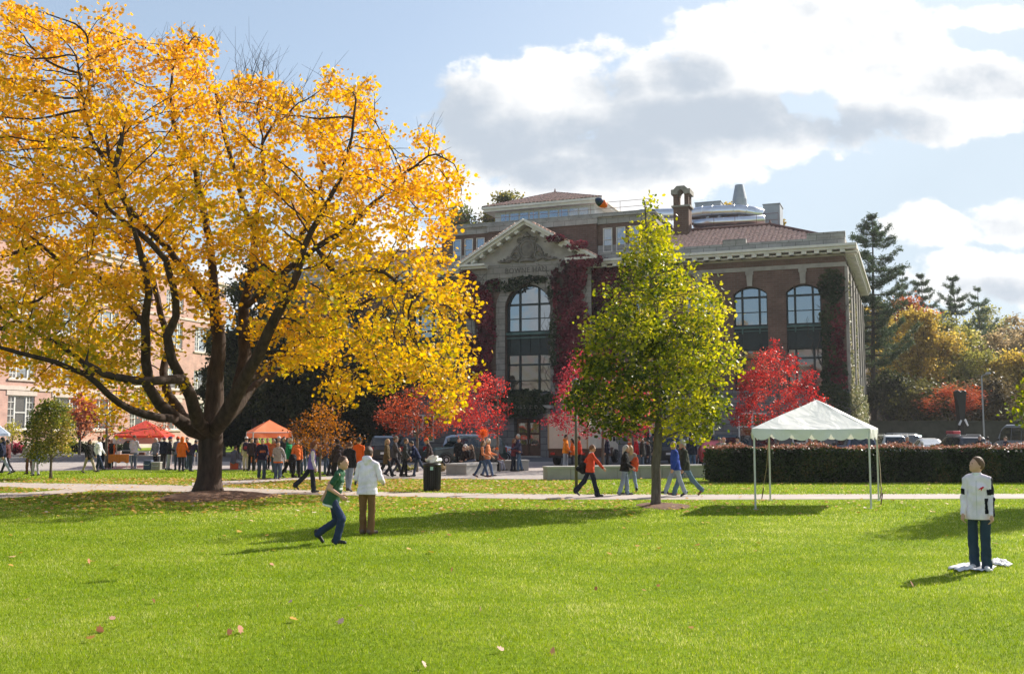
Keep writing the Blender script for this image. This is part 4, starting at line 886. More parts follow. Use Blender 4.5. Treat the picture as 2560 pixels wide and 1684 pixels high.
# ================================================================= LEFT BUILDING
aB=rad(16); m_pink=brickmat('salmon_brick',(.55,.32,.27),(.60,.37,.31),(.56,.43,.38)); m_pst=mat('pale_stone_trim',(.62,.52,.45),.85,.12,2)
m_gl2=glass('pale_window_glass',(.55,.56,.56),.06); m_wht=mat('white_window_frame',(.75,.74,.7),.6,.05,2)
lb=empty('brick_building',(-52.9,80,0),rad(90)-aB,'sunlit salmon brick building with white gridded windows behind the maple','building')
ROWS=[(2.1,5.4),(7.0,9.5),(11.9,15.0),(16.6,18.9)]; CX=[-6+6.1*i for i in range(10)]
w=MB(); zz_=0
e=[-12]+[x for c in CX for x in(c-1.75,c+1.75)]+[54]
zs_=[0]+[z for r in ROWS for z in r]+[21]
for i in range(0,len(zs_)-1):
    if i%2==0: w.box(-12,54,0,.6,zs_[i],zs_[i+1])
    else:
        for k in range(0,len(e),2): w.box(e[k],e[k+1],0,.6,zs_[i],zs_[i+1])
w.box(-12,54,.6,18,0,20.6); w.build('wall',m_pink,lb)
t=MB(); t.box(-12,54.1,-.12,0,0,.9); t.box(-12,54.1,-.1,0,5.9,6.3); t.box(-12,54.1,-.1,0,15.6,15.9); t.box(-12,54.3,-.5,18.2,21,21.3); t.box(-12,54.2,-.3,0,20.4,20.998)
for c in CX:
    t.box(c-2,c+2,-.06,0,5.4,5.85)
    for r in ROWS: t.box(c-1.95,c+1.95,-.14,0,r[0]-.2,r[0])
t.build('stone_band',m_pst,lb)
for c in CX:
    for (z0,z1) in ROWS:
        f=MB(); f.ring(.12,.24,[(c-1.74,z0),(c+1.74,z0),(c+1.74,z1),(c-1.74,z1)],[(c-1.64,z0+.1),(c+1.64,z0+.1),(c+1.64,z1-.1),(c-1.64,z1-.1)])
        for u in(-.75,.75): f.box(c+u-.07,c+u+.07,.11,.23,z0+.1,z1-.1)
        for k in range(1,5): f.box(c-1.64,c-.82,.14,.2,z0+(z1-z0)*k/5-.03,z0+(z1-z0)*k/5+.03); f.box(c+.82,c+1.64,.14,.2,z0+(z1-z0)*k/5-.03,z0+(z1-z0)*k/5+.03)
        f.box(c-1.23,c-1.18,.14,.2,z0+.1,z1-.1); f.box(c+1.18,c+1.23,.14,.2,z0+.1,z1-.1); f.box(c-.68,c+.68,.12,.22,(z0+z1)/2-.05,(z0+z1)/2+.05)
        q=f.build('window',m_wht,lb); g_=MB(); g_.box(c-1.66,c+1.66,.205,.23,z0+.08,z1-.08); g_.build('pane',m_gl2,q)
# ================================================================= SLOPE AND FAR TREES
def hill(x,y): return np.clip((y-92)/55,0,1)**1.2*13*np.clip((x-20)/22,0,1)
X,Y=np.meshgrid(np.linspace(8,190,60),np.linspace(88,260,50)); Z=hill(X,Y)-.05+.25*np.sin(X*.4)*np.sin(Y*.5)*(hill(X,Y)>.3)
i=np.arange(59*49); r=i//59*60+i%59
tag(np_mesh('hillside',np.stack([X,Y,Z],-1).reshape(-1,3),np.stack([r,r+1,r+61,r+60],1),mat('leaf_litter_ground',(.11,.075,.04),.95,.4,1.2,.6,8),smooth=True),kind='structure')
rw=MB(); rw.box(31,48,87,88,0,2.7); rw.box(30.9,48.1,86.9,88.1,2.7,2.85)
tag(rw.build('retaining_wall',mat('dark_stone_wall',(.05,.045,.04),.95,.4,1.5,.6,6)),'dark stone retaining wall below the wooded slope','wall')
def bgtree(px,Y,ytop,width,lab,stops,sd,zb=None,shape=1.,leaf=.3,nl=5000,bark=None,ycb=None,name='deciduous_tree',dens=1.,nclump=None,cat='tree',up=.35,group=None):
    """broad tree: trunk, curved limbs to leaf clumps spread through an uneven crown"""
    rng=np.random.default_rng(sd); x=(px-1280)/F*Y; zb=float(hill(np.array(x),np.array(Y))) if zb is None else zb
    H=at(px,ytop,Y)[2]-zb; rx=width/2/F*Y; zc0=(at(px,ycb,Y)[2]-zb) if ycb else H*.22
    root=empty(name,(x,Y,zb),0,lab,cat,group); nc=nclump or int(30+10*rx)
    C=[]
    while len(C)<nc:
        p=rng.uniform(-1,1,3); rr_=np.linalg.norm(p)
        if rr_>1 or rr_<.35*rng.random(): continue
        w_=(1-.35*shape*max(p[2],0)); C.append((p[0]*rx*w_+rng.normal(0,.15)*rx*.3,p[1]*rx*.8*w_,zc0+(H-zc0)*(p[2]+1)/2))
    C=np.array(C); mb=MB(); th=max(.1,H*.016)
    lean=rng.normal(0,.25,2); tr=[np.array([lean[0]*t*t,lean[1]*t*t,H*.8*t]) for t in np.linspace(0,1,8)]; mb.tube([np.array([0,0,-.4])]+tr[1:],np.linspace(th*1.3,th*.25,8),7)
    for c in C[:int(nc*.75)]:
        k=min(6,max(1,int((c[2]/H*.65)*7))); a=tr[k]; m_=(a+c)/2+np.array([0,0,-.25*np.linalg.norm(c-a)*.3]); mb.tube([a,m_,c],[th*.35,th*.2,.02],4,cap=False)
    mb.build('trunk',bark or m_bark3,root,smooth=True)
    n=int(nl*1.5*dens); ci=rng.integers(0,nc,n); cs=rx*rng.uniform(.16,.34,nc)
    P=C[ci]+rng.normal(0,1,(n,3))*cs[ci][:,None]*np.array([.62,.62,.42]); P=P[P[:,2]>.1]; ci=ci[:len(P)]
    ctone=rng.normal(.5,.13,nc); tone=np.clip(ctone[rng.integers(0,nc,len(P))]*.3+.35+.6*(vnoise(P,1.6/max(1,rx/3),sd)-.5)+rng.normal(0,.14,len(P)),0,1)
    leaves('crown',P,leaf,leafmat(name+'_leaf',stops,.5,1.3,.5),root,'quad',up=up,tone=tone,rng=rng); return root
def pine(px,Y,ytop,width,lab,sd,zb=None,ybot=None,asym=None,whorls=13,name='pine_tree',dark=1.):
    rng=np.random.default_rng(sd); x=(px-1280)/F*Y; zb=float(hill(np.array(x),np.array(Y))) if zb is None else zb
    H=at(px,ytop,Y)[2]-zb; rx=width/2/F*Y; z0=(at(px,ybot,Y)[2]-zb) if ybot else H*.3
    root=empty(name,(x,Y,zb),0,lab,'tree'); mb=MB(); th=H*.014; tr=lambda t:np.array([.3*math.sin(t*3+sd),.2*math.sin(t*2+sd),H*t])
    mb.tube([tr(t) for t in np.linspace(-.02,1,12)],np.linspace(th,.03,12),8); P=[]
    for wv in range(whorls):
        t=wv/(whorls-1); z=z0+(H-z0)*(t**.9)*.97; nb=rng.integers(4,7); a0=rng.uniform(0,6.28)
        for b_ in range(nb):
            a=a0+b_*6.28/nb+rng.normal(0,.3); prof=(1-t)**.75*.95+.16; Lb=rx*prof*rng.uniform(.35,1.2)
            if rng.random()<.24+.15*t: continue
            d=np.array([math.cos(a),math.sin(a),0]); s=tr(z/H); e_=s+d*Lb+np.array([0,0,Lb*rng.uniform(.12,.5)]); m_=s+d*Lb*.55+np.array([0,0,-.04*Lb+.05])
            mb.tube([s,m_,e_],[th*.3*(1-t)+.025,.03,.012],4,cap=False)
            nn=int((25+27*Lb)*(1.2-.55*t))
            u=rng.uniform(.25,1.02,nn)[:,None]; q=np.where(u<.55,s+(m_-s)*u/.55,m_+(e_-m_)*(u-.55)/.45); side=np.array([-d[1],d[0],0]); P.append(q+side*rng.normal(0,.13,(nn,1))*Lb*(1.15-u*.75)+np.stack([np.zeros(nn),np.zeros(nn),rng.normal(.1,.11,nn)],1))
    mb.build('trunk',m_bark3,root,smooth=True); P=np.concatenate(P); tone=np.clip(rng.normal(.45,.2,len(P)),0,1)
    # each point carries a tuft of needles
    k=6; Q=np.repeat(P,k,0)+rng.normal(0,.10,(len(P)*k,3))
    leaves('crown',Q,.31,leafmat(name+'_needle',[(0,(.03*dark,.05*dark,.026*dark)),(.5,(.075*dark,.115*dark,.055*dark)),(1,(.17,.21,.10))],.35,1.1,.6),root,'needle',up=.25,tone=np.repeat(tone,k),rng=rng); return root
YEL=[(0,(.13,.10,.03)),(.4,(.36,.26,.06)),(.75,(.58,.42,.11)),(1,(.66,.52,.22))]
OLV=[(0,(.09,.095,.03)),(.4,(.22,.22,.06)),(.75,(.40,.36,.10)),(1,(.54,.47,.2))]
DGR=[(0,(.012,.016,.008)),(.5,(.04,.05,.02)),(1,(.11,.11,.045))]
ORG=[(0,(.12,.05,.02)),(.4,(.30,.13,.05)),(.75,(.46,.22,.08)),(1,(.5,.3,.14))]
TAN=[(0,(.14,.105,.06)),(.5,(.34,.26,.14)),(1,(.52,.40,.25))]
pine(2188,98,535,250,'tallest dark pine beside the end wall of the hall',61,zb=0,ybot=910,whorls=24)
pine(2262,150,680,120,'slim pine just right of the tallest pine',62,ybot=860,whorls=10)
pine(2312,146,688,140,'flat topped pine above the orange treetop',63,ybot=850,whorls=9)
pine(2397,138,695,150,'bushy pine in the middle of the treeline',64,ybot=900,whorls=12)
pine(2458,150,720,110,'thin open pine standing against the cloud at right',65,ybot=930,whorls=11,dark=1.5)
bgtree(2275,128,745,130,'orange red treetop between the pines',[(0,(.14,.04,.02)),(.4,(.33,.10,.045)),(.8,(.5,.18,.08)),(1,(.5,.3,.14))],66,ycb=900,leaf=.34,nl=4500)
bgtree(2190,122,740,120,'yellow orange tree behind the tallest pine',YEL,67,ycb=950,leaf=.34,nl=4000)
bgtree(2305,108,780,190,'broad golden tree at the centre of the wooded slope',YEL,68,ycb=985,leaf=.3,nl=9000)
bgtree(2385,116,800,170,'yellow green tree right of the golden one',OLV,69,ycb=980,leaf=.3,nl=7500)
bgtree(2440,106,850,170,'thin olive tree with grey branches showing',OLV,70,ycb=1010,leaf=.28,nl=4000)
bgtree(2500,112,835,150,'tan gold tree near the right edge',TAN,71,ycb=1000,leaf=.3,nl=6000)
bgtree(2545,104,880,150,'yellow tree at the right edge behind the van',YEL,72,ycb=1020,leaf=.28,nl=5500)
bgtree(2550,128,790,140,'grey brown half bare tree at the top right of the slope',TAN,73,ycb=960,leaf=.32,nl=2500)
bgtree(2600,112,800,170,'yellow brown tree just beyond the right edge',TAN,79,ycb=1000,leaf=.3,nl=4000)
bgtree(2480,160,765,130,'pale green tree on the skyline at right',OLV,80,ycb=900,leaf=.36,nl=3500)
bgtree(2215,97,930,150,'dark shaded undergrowth tree below the pine',DGR,74,ycb=1050,leaf=.26,nl=5500,name='understorey_tree')
bgtree(2305,95,955,180,'dark green understorey tree below the golden tree',[(0,(.02,.025,.01)),(.5,(.09,.09,.03)),(1,(.24,.2,.07))],75,ycb=1055,leaf=.26,nl=6000,name='understorey_tree')
bgtree(2470,94,950,190,'brown shaded understorey tree above the parked van',[(0,(.025,.02,.012)),(.5,(.08,.06,.03)),(1,(.2,.15,.07))],76,ycb=1060,leaf=.26,nl=5000,name='understorey_tree')
bgtree(2385,90,965,165,'vermilion layered maple behind the dark sculpture',[(0,(.28,.06,.03)),(.5,(.55,.13,.06)),(1,(.65,.25,.12))],77,zb=.3,ycb=1030,leaf=.22,nl=1800,nclump=14,name='layered_maple',up=.85)
bgtree(1165,128,480,150,'green tree behind the hall left of the roof penthouse',[(0,(.05,.06,.02)),(.5,(.13,.15,.05)),(1,(.3,.28,.09))],81,zb=0,ycb=800,leaf=.36,nl=6000)
bgtree(1262,132,468,130,'olive and gold tree behind the roof penthouse',[(0,(.05,.06,.02)),(.5,(.16,.16,.05)),(1,(.40,.28,.07))],82,zb=0,ycb=760,leaf=.36,nl=5500)
bgtree(1835,122,500,70,'sprigs of a yellow green tree above the roof ducts',YEL,83,zb=0,ycb=620,leaf=.36,nl=1400)
bgtree(1962,118,540,36,'small treetop showing beside the roof ridge',YEL,84,zb=0,ycb=640,leaf=.34,nl=500)
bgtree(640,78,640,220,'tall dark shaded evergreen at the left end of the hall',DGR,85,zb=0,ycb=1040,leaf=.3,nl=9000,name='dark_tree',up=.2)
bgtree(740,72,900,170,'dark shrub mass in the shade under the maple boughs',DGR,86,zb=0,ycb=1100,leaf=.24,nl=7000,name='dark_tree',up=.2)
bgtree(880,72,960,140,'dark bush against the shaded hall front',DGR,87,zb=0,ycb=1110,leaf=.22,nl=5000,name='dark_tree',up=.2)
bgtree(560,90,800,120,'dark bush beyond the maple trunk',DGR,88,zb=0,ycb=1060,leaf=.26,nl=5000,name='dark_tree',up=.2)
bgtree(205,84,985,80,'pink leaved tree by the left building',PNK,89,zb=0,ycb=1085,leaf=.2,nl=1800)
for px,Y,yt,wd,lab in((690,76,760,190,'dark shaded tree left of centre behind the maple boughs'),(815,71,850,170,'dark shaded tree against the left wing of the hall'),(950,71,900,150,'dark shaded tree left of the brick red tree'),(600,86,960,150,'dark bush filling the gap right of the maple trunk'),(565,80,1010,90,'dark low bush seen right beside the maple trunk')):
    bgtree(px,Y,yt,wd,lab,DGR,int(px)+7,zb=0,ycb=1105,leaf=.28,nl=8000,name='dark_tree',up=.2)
for px,Y,yt,wd,st,lab in((45,84,1113,60,[(0,(.16,.03,.05)),(.5,(.34,.06,.09)),(1,(.5,.16,.16))],'pink red shrubs by the far left walk'),(205,90,1112,80,DGR,'low dark green shrub in front of the left building'),(285,92,1112,110,DGR,'low dark green hedge shrub behind the red canopy'),(0,86,1105,60,DGR,'green shrub at the left edge')):
    bgtree(px,Y,yt,wd,lab,st,int(px)+90,zb=0,ycb=1130,leaf=.16,nl=2600,name='shrub',cat='shrub',nclump=16)
# bare winter-looking twigs at the crown top of the hall side
# ================================================================= HEDGE
def hedge():
    rng=np.random.default_rng(91); x0,x1,y0,y1,h=8.0,27.,40.0,41.6,1.35
    root=empty('hedge',((x0+x1)/2,(y0+y1)/2,0),0,'long clipped dark hedge with reddish top leaves right of the path','hedge'); cx,cy=(x0+x1)/2,(y0+y1)/2
    c=MB(); c.box(x0-cx+.12,x1-cx-.12,y0-cy+.14,y1-cy-.14,0,h-.16); c.build('twig_core',mat('hedge_core',(.02,.016,.012),1.,.5,8),root)
    P=[];Nn=[];T=[]
    n=30000; q=np.stack([rng.uniform(x0,x1,n),np.full(n,y0)+rng.normal(.03,.07,n),rng.uniform(.05,h,n)],1); P.append(q); Nn.append(np.tile([0,-1,.3],(n,1))); T.append(np.clip(.30+rng.normal(0,.14,n)+.5*(vnoise(q,1.3,4)-.5),0,.62))  # front leaf tones kept dark green to stand for shade
    n=22000; q=np.stack([rng.uniform(x0,x1,n),rng.uniform(y0,y1,n),np.zeros(n)],1); q[:,2]=h+np.abs(rng.normal(0,.06,n))*(1+.8*np.sin(q[:,0]*2.7)*np.sin(q[:,0]*1.1))-.03; P.append(q); Nn.append(np.tile([0,-.3,1],(n,1))); T.append(np.clip(.80+rng.normal(0,.16,n),0,1))  # reddish top leaves, toned paler in colour as if sunlit
    n=2500; q=np.stack([np.full(n,x0)+rng.normal(.03,.07,n),rng.uniform(y0,y1,n),rng.uniform(.05,h,n)],1); P.append(q); Nn.append(np.tile([-1,0,.3],(n,1))); T.append(np.clip(.3+rng.normal(0,.15,n),0,.7))  # left end toned dark like the front, shade in the leaf colour
    P=np.concatenate(P)-np.array([cx,cy,0]); P[:,2]+=.035*np.sin(P[:,0]*2.1)*(P[:,2]>h-.2)
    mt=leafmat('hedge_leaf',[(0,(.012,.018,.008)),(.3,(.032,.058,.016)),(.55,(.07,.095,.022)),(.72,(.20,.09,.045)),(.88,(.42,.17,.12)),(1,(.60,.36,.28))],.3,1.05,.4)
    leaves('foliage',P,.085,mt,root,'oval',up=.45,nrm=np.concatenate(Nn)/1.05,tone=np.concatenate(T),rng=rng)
hedge()
# ================================================================= WALLS, CANOPIES, STREET FURNITURE
m_conc=mat('cast_concrete',(.34,.325,.30),.9,.18,1.3,.3,25)
def lowwall(pxl,pyl,pxr,pyr,h,dep,lab,joints=4,cap=True,ext=None):
    a=ground(pxl,pyl); b=ground(pxr,pyr); d=(b-a)[:2]; Ln=np.linalg.norm(d) if ext is None else ext; ang=math.atan2(d[1],d[0])
    o=empty('concrete_wall',(a[0],a[1],0),ang,lab,'wall'); m_=MB(); n=joints
    for i in range(n): m_.box(Ln*i/n+(.006 if i else 0),Ln*(i+1)/n-.006,0,dep,0,h-.09)
    m_.build('wall',m_conc,o,bevel=.012); c=MB(); c.box(-.03,Ln+.03,-.03,dep+.03,h-.09,h); c.build('coping',mat('concrete_coping',(.42,.40,.37),.85,.15,1.5,.2,25),o,bevel=.012)
lowwall(1368,1199,1766,1193,.56,.55,'long low concrete seat wall beside the light pole',7)
lowwall(1115,1186,1166,1187.5,.52,2.6,'short concrete planter wall with a sunlit right end',2)
lowwall(1247,1177,1322,1176,.55,.5,'low concrete wall behind the blue shirted man',2)
# planting beside the planter wall
bgtree(1088,48,1160,60,'dry reddish plants at the end of the planter wall',TAN,301,zb=0,ycb=1185,leaf=.09,nl=900,name='shrub',cat='shrub',nclump=12)
bgtree(1010,50,1165,70,'yellow and green low plants along the plaza edge',OLV,302,zb=0,ycb=1184,leaf=.09,nl=900,name='shrub',cat='shrub',nclump=12)
# litter bin
p=ground(1080,1226.5); bn=empty('litter_bin',(p[0],p[1],0),0,'black slatted litter bin standing on the lawn by the path','litter bin'); bn.scale=(.84,.84,.9)
m_blk=mat('black_coated_steel',(.012,.012,.012),.35,.3,4)
b=MB(); b.lathe([(.29,.05),(.31,.1),(.325,.6),(.32,.9)],n=28); b.build('liner',mat('bin_liner',(.02,.018,.016),.6),bn)
for i in range(26):
    a=2*math.pi*i/26; s=MB(); s.tube([(.335*math.cos(a),.335*math.sin(a),.02),(.35*math.cos(a),.35*math.sin(a),.55),(.345*math.cos(a),.345*math.sin(a),.98)],.02,5); s.build('slat',m_blk,bn)
b=MB(); b.lathe([(.30,0),(.36,0),(.36,.05),(.30,.05)],n=28); b.build('base_ring',m_blk,bn)
b=MB(); b.lathe([(.37,.93),(.385,.98),(.37,1.03),(.25,1.06),(.22,1.06)],n=28); b.build('lid',m_blk,bn,smooth=True)
b=MB(); b.box(-.05,.07,-.378,-.37,.80,.93); b.build('label_plate',mat('mint_label',(.35,.6,.5),.6),bn)
def crumple(name,loc,rx,ry,rz,m,lab,cat,sd,n=14):
    rng=np.random.default_rng(sd); V=[];Fc=[]
    for i in range(n+1):
        for j in range(2*n):
            t=math.pi*i/n; a=math.pi*j/n; s=1+.22*math.sin(3*a+sd+2*t)+.16*math.sin(5*t+2*a)+rng.normal(0,.06)
            V.append((rx*s*math.sin(t)*math.cos(a),ry*s*math.sin(t)*math.sin(a),rz*s*math.cos(t)))
    for i in range(n):
        for j in range(2*n): Fc.append((i*2*n+j,(i+1)*2*n+j,(i+1)*2*n+(j+1)%(2*n),i*2*n+(j+1)%(2*n)))
    o=np_mesh(name,np.array(V),np.array(Fc),m,smooth=True); o.location=loc; tag(o,lab,cat); return o
m_bag=mat('white_plastic_film',(.78,.78,.78),.4,.06,5)
crumple('plastic_bag',(p[0]+.05,p[1],1.05),.23,.18,.13,m_bag,'crumpled white plastic bag lying on top of the litter bin','bag',3)
# light pole
p=ground(1441,1223); lp=empty('light_pole',(p[0],p[1],0),0,'slim brown light pole by the path in front of the green tree','light pole')
b=MB(); b.tube([(0,0,0),(0,0,3.5)],[.055,.045],12); b.build('pole',mat('brown_pole_paint',(.10,.085,.06),.5,.15,3),lp,smooth=True)
b=MB(); b.lathe([(.1,0),(.1,.06),(.07,.09)],n=14); b.build('base_plate',mat('brown_pole_paint',(.10,.085,.06),.5,.15,3),lp)
b=MB(); b.lathe([(.06,3.5),(.14,3.55),(.16,3.8),(.1,3.86),(.02,3.92)],n=14); b.build('lantern',mat('lantern_cover',(.12,.11,.10),.4),lp,smooth=True)
# dark sculpture beyond the hedge
p=at(2404,1085,62); sc_=MB(); m_brz=mat('dark_bronze',(.018,.014,.013),.45,.3,3)
x,y=p[0],62.
sx=62/F
P=[(2399,1118),(2398,1060),(2394,1010),(2391,978),(2397,975),(2404,980),(2410,975),(2417,978),(2414,1010),(2409,1060),(2408,1118)]
v=[((a-2404)*sx*1.05,(1073-c)*sx+2.1) for a,c in P]; sc_.prism_y(v,-.22,.22)
o=empty('sculpture',(x,y,0),0,'tall dark forked sculpture standing beyond the hedge','sculpture'); bb=sc_.build('body',m_brz,o,bevel=.05)
k=MB(); k.box(-.35,.35,-.35,.35,0,.95); k.build('plinth',m_conc,o,bevel=.02)
for a,c,d,e_ in((2394,1062,2400,1050),(2409,1048,2416,1064)):
    k=MB(); k.tube([((a-2404)*sx,-.26,(1073-c)*sx+2.1),((d-2404)*sx,-.26,(1073-e_)*sx+2.1)],[.07,.05],6); k.build('pale_fin',mat('pale_metal',(.6,.6,.6),.35,metal=.6),o)
# far thin post
p=at(2461,1105,66); b=MB(); b.tube([(0,0,0),(0,0,5.6)],[.06,.05],8); b.tube([(0,0,5.6),(0,-.8,5.75)],[.04,.03],6); b.tube([(0,-.7,5.72),(0,-1.2,5.74)],[.09,.07],8); tag(b.build('lamp_post',mat('grey_pole',(.35,.35,.34),.5)),'thin grey lamp post at the back of the car park','lamp post').location=(p[0],66,0)
# ---------------------------------------------------------------- white frame canopy
def fabric(name,col,trans=.35):
    m,nt,out=nodes(name); L=nt.links; d=N(nt,'ShaderNodeBsdfPrincipled',Roughness=.55); d.inputs['Base Color'].default_value=(*col,1); d.inputs['Specular IOR Level'].default_value=.3
    tc=N(nt,'ShaderNodeTexCoord'); n=N(nt,'ShaderNodeTexNoise',Scale=1.6,Detail=3.,Distortion=1.5); L.new(tc.outputs['Object'],n.inputs['Vector']); bp=N(nt,'ShaderNodeBump',Strength=.5,Distance=.08); L.new(n.outputs['Fac'],bp.inputs['Height']); L.new(bp.outputs[0],d.inputs['Normal'])
    t=N(nt,'ShaderNodeBsdfTranslucent'); t.inputs['Color'].default_value=(*col,1); mx=N(nt,'ShaderNodeMixShader'); mx.inputs[0].default_value=trans; L.new(d.outputs[0],mx.inputs[1]); L.new(t.outputs[0],mx.inputs[2]); L.new(mx.outputs[0],out.inputs[0]); return m
m_poleW=mat('aluminium_pole',(.55,.57,.56),.4,.06,4,metal=.5)
def canopy(corners,eave,apex,val,fab,polem,lab,name='canopy_tent',scallop=0,sag=.06,over=.07,curve=0.,loose=True,pole_r=.024,cat='canopy'):
    """corners: 4 world xy (front-left, front-right, back-right, back-left)"""
    C=np.array(corners,float); c=C.mean(0); root=empty(name,(c[0],c[1],0),0,lab,cat); K=C-c; K2=K*(1+over)
    V=[];Fc=[];n=14; ap=np.array([0,0,apex])
    rows=9
    for sd in range(4):
        a=np.array([*K2[sd],eave]); b_=np.array([*K2[(sd+1)%4],eave]); base=len(V)
        for i in range(rows+1):
            t=i/rows
            for j in range(n+1):
                s=j/n; e_=a+(b_-a)*s; e_[2]-=sag*4*s*(1-s)*.5; p_=e_+(ap-e_)*t; p_[2]+= -sag*math.sin(math.pi*t)*(1-abs(2*s-1))-curve*math.sin(math.pi*t)+.012*math.sin(9*s+5*t+sd)*math.sin(math.pi*t); V.append(p_)
        for i in range(rows):
            for j in range(n): Fc.append((base+i*(n+1)+j,base+i*(n+1)+j+1,base+(i+1)*(n+1)+j+1,base+(i+1)*(n+1)+j))
    np_mesh('roof',np.array(V),np.array(Fc),fab,root,smooth=True)
    for sd in range(4):
        a=np.array([*K2[sd],eave]); b_=np.array([*K2[(sd+1)%4],eave]); m=48; V=[];Fc=[]; nrm=np.array([*(K2[sd]+K2[(sd+1)%4]),0]); nrm/=np.linalg.norm(nrm)
        for j in range(m+1):
            s=j/m; e_=a+(b_-a)*s; e_[2]-=sag*2*s*(1-s); q=e_.copy(); sc=abs(math.sin(math.pi*scallop*s)) if scallop else 1
            q[2]-=val*(.42+.58*sc**.55) if scallop else val; q+=nrm*.03*math.sin(11*s+sd); mdl=(e_+q)/2+nrm*.012*math.sin(17*s); V+= [e_,mdl,q]
        for j in range(m): 
            for r_ in(0,1): Fc.append((3*j+r_,3*j+r_+1,3*j+4+r_,3*j+3+r_))
        np_mesh('valance',np.array(V),np.array(Fc),fab,root,smooth=True)
    for k_ in K:
        b=MB(); b.tube([(k_[0],k_[1],0),(k_[0],k_[1],eave-.02)],pole_r,8); b.box(k_[0]-.06,k_[0]+.06,k_[1]-.06,k_[1]+.06,0,.012); b.build('pole',polem,root)
    fr_=MB()
    for i in range(4): fr_.tube([(*K[i],eave-.04),(*K[(i+1)%4],eave-.04)],.02,6); fr_.tube([(*K[i],eave-.04),(0,0,apex-.08)],.018,6)
    fr_.build('frame',polem,root); return root,K,c
fl,fr2,br,bl_=[ground(*q)[:2] for q in((1889,1272),(2178,1270.5),(2197,1251),(1926,1251))]
wt,K,c=canopy([fl,fr2,br,bl_],2.13,2.94,.30,fabric('white_vinyl',(.80,.80,.80),.22),m_poleW,'white scalloped frame canopy standing on the lawn','canopy_tent',6,.06,.03,loose=True,pole_r=.027)
for (a,b_) in(((1925,1115),(1907,1247)),((2190,1095),(2205,1262)),((2200,1072),(2203,1246))):
    q=ground(*b_); k=K[3] if b_[0]<2000 else K[2]
    s=MB(); s.tube([(k[0],k[1],2.0),((k[0]+q[0]-c[0])/2+.03,(k[1]+q[1]-c[1])/2,1.0),(q[0]-c[0],q[1]-c[1],.25)],.009,4); s.build('guy_strap',mat('tan_webbing',(.30,.24,.15),.9),wt)
    s=MB(); s.tube([(q[0]-c[0]-.05,q[1]-c[1],-.1),(q[0]-c[0]+.03,q[1]-c[1],.34)],.016,6); s.build('stake',mat('rusty_stake',(.12,.06,.04),.8),wt)
# ---------------------------------------------------------------- orange pop-up canopy, corner towards us
oc=ground(631,1174)[:2]; d1=np.array([1.62,1.9]); d2=np.array([-.95,2.3])
m_or=fabric('orange_canvas',(.86,.27,.11),.45)
canopy([oc,oc+d1,oc+d1+d2,oc+d2],1.98,2.62,.32,m_or,m_poleW,'faded orange pop up canopy right of the maple trunk',over=.0,sag=.03,pole_r=.03)
# red canopy with white skirts
rc=[at(292,1100,55)[:2],at(405,1100,55)[:2],at(430,1100,59.5)[:2],at(322,1100,59.5)[:2]]
canopy(rc,1.78,2.62,.12,fabric('red_canvas',(.80,.10,.06),.4),m_poleW,'red peaked canopy over the food tables left of the maple',over=.1,sag=.03,pole_r=.03)
# smaller tops that peek out behind
canopy([at(-60,1100,62)[:2],at(18,1100,62)[:2],at(24,1100,65)[:2],at(-50,1100,65)[:2]],1.85,2.6,.15,fabric('pale_blue_canvas',(.62,.70,.80),.3),m_poleW,'pale blue white canopy at the left edge',over=.06,sag=.03)
canopy([at(488,1100,58)[:2],at(545,1100,58)[:2],at(552,1100,61)[:2],at(495,1100,61)[:2]],2.4,3.3,.15,fabric('pale_cyan_canvas',(.55,.75,.80),.3),m_poleW,'pale cyan canopy peak seen through the maple fork',over=.06,sag=.03)
# skirts of a second white-sided stall under the red canopy
sk=MB(); a=at(283,1100,57.5); b=at(392,1100,57.5)
sk.add([(a[0],a[1],1.28),(b[0],b[1],1.28),(b[0],b[1],1.66),(a[0],a[1],1.66),(a[0],a[1]+.02,1.28),(b[0],b[1]+.02,1.28),(b[0],b[1]+.02,1.66),(a[0],a[1]+.02,1.66)],[(0,1,2,3),(7,6,5,4),(0,4,5,1),(3,2,6,7),(0,3,7,4),(1,5,6,2)])
o=empty('stall_banner',(0,0,0),0,'plain white banner hung between poles under the red canopy','banner'); sk.build('banner_cloth',fabric('white_banner',(.66,.62,.58),.3),o)
for q in(a,(a+b)/2,b): k=MB(); k.tube([(q[0],q[1]+.04,0),(q[0],q[1]+.04,1.7)],.02,6); k.build('pole',m_poleW,o)
# tables, grill, coolers
def table(px,py,w_,cloth_m,lab,Y,h=.74,d=.75,drop=.4):
    p=at(px,py,Y); o=empty('folding_table',(p[0],Y,0),0,lab,'table'); b=MB(); b.box(-w_/2,w_/2,-d/2,d/2,h-.03,h); b.build('tabletop',mat('table_laminate',(.5,.48,.45),.6),o)
    if cloth_m:
        b=MB(); n=26; vs=[];fs=[]
        for i in range(n+1):
            x=-w_/2-.02+(w_+.04)*i/n; vs+= [(x,d/2+.02,h+.006),(x,-d/2-.02,h+.006),(x,-d/2-.03-.02*math.sin(i*1.7),h-drop*(1+.12*math.sin(i*.6)))]
        for i in range(n): fs+= [(3*i,3*i+1,3*i+4,3*i+3),(3*i+1,3*i+2,3*i+5,3*i+4)]
        b.add(vs,fs); b.build('tablecloth',cloth_m,o)
    for sx_ in(-1,1):
        for sy in(-1,1): b=MB(); b.tube([(sx_*(w_/2-.12),sy*(d/2-.08),0),(sx_*(w_/2-.12),sy*(d/2-.08),h-.03)],.014,6); b.build('leg',m_poleW,o)
m_oc=fabric('orange_tablecloth',(.55,.16,.02),.1)
table(304,1140,1.05,m_oc,'folding table under an orange cloth by the red canopy',53.5,.78)
table(366,1140,1.5,None,'bare folding table beside the grey sweatshirt man',54.5,.72)
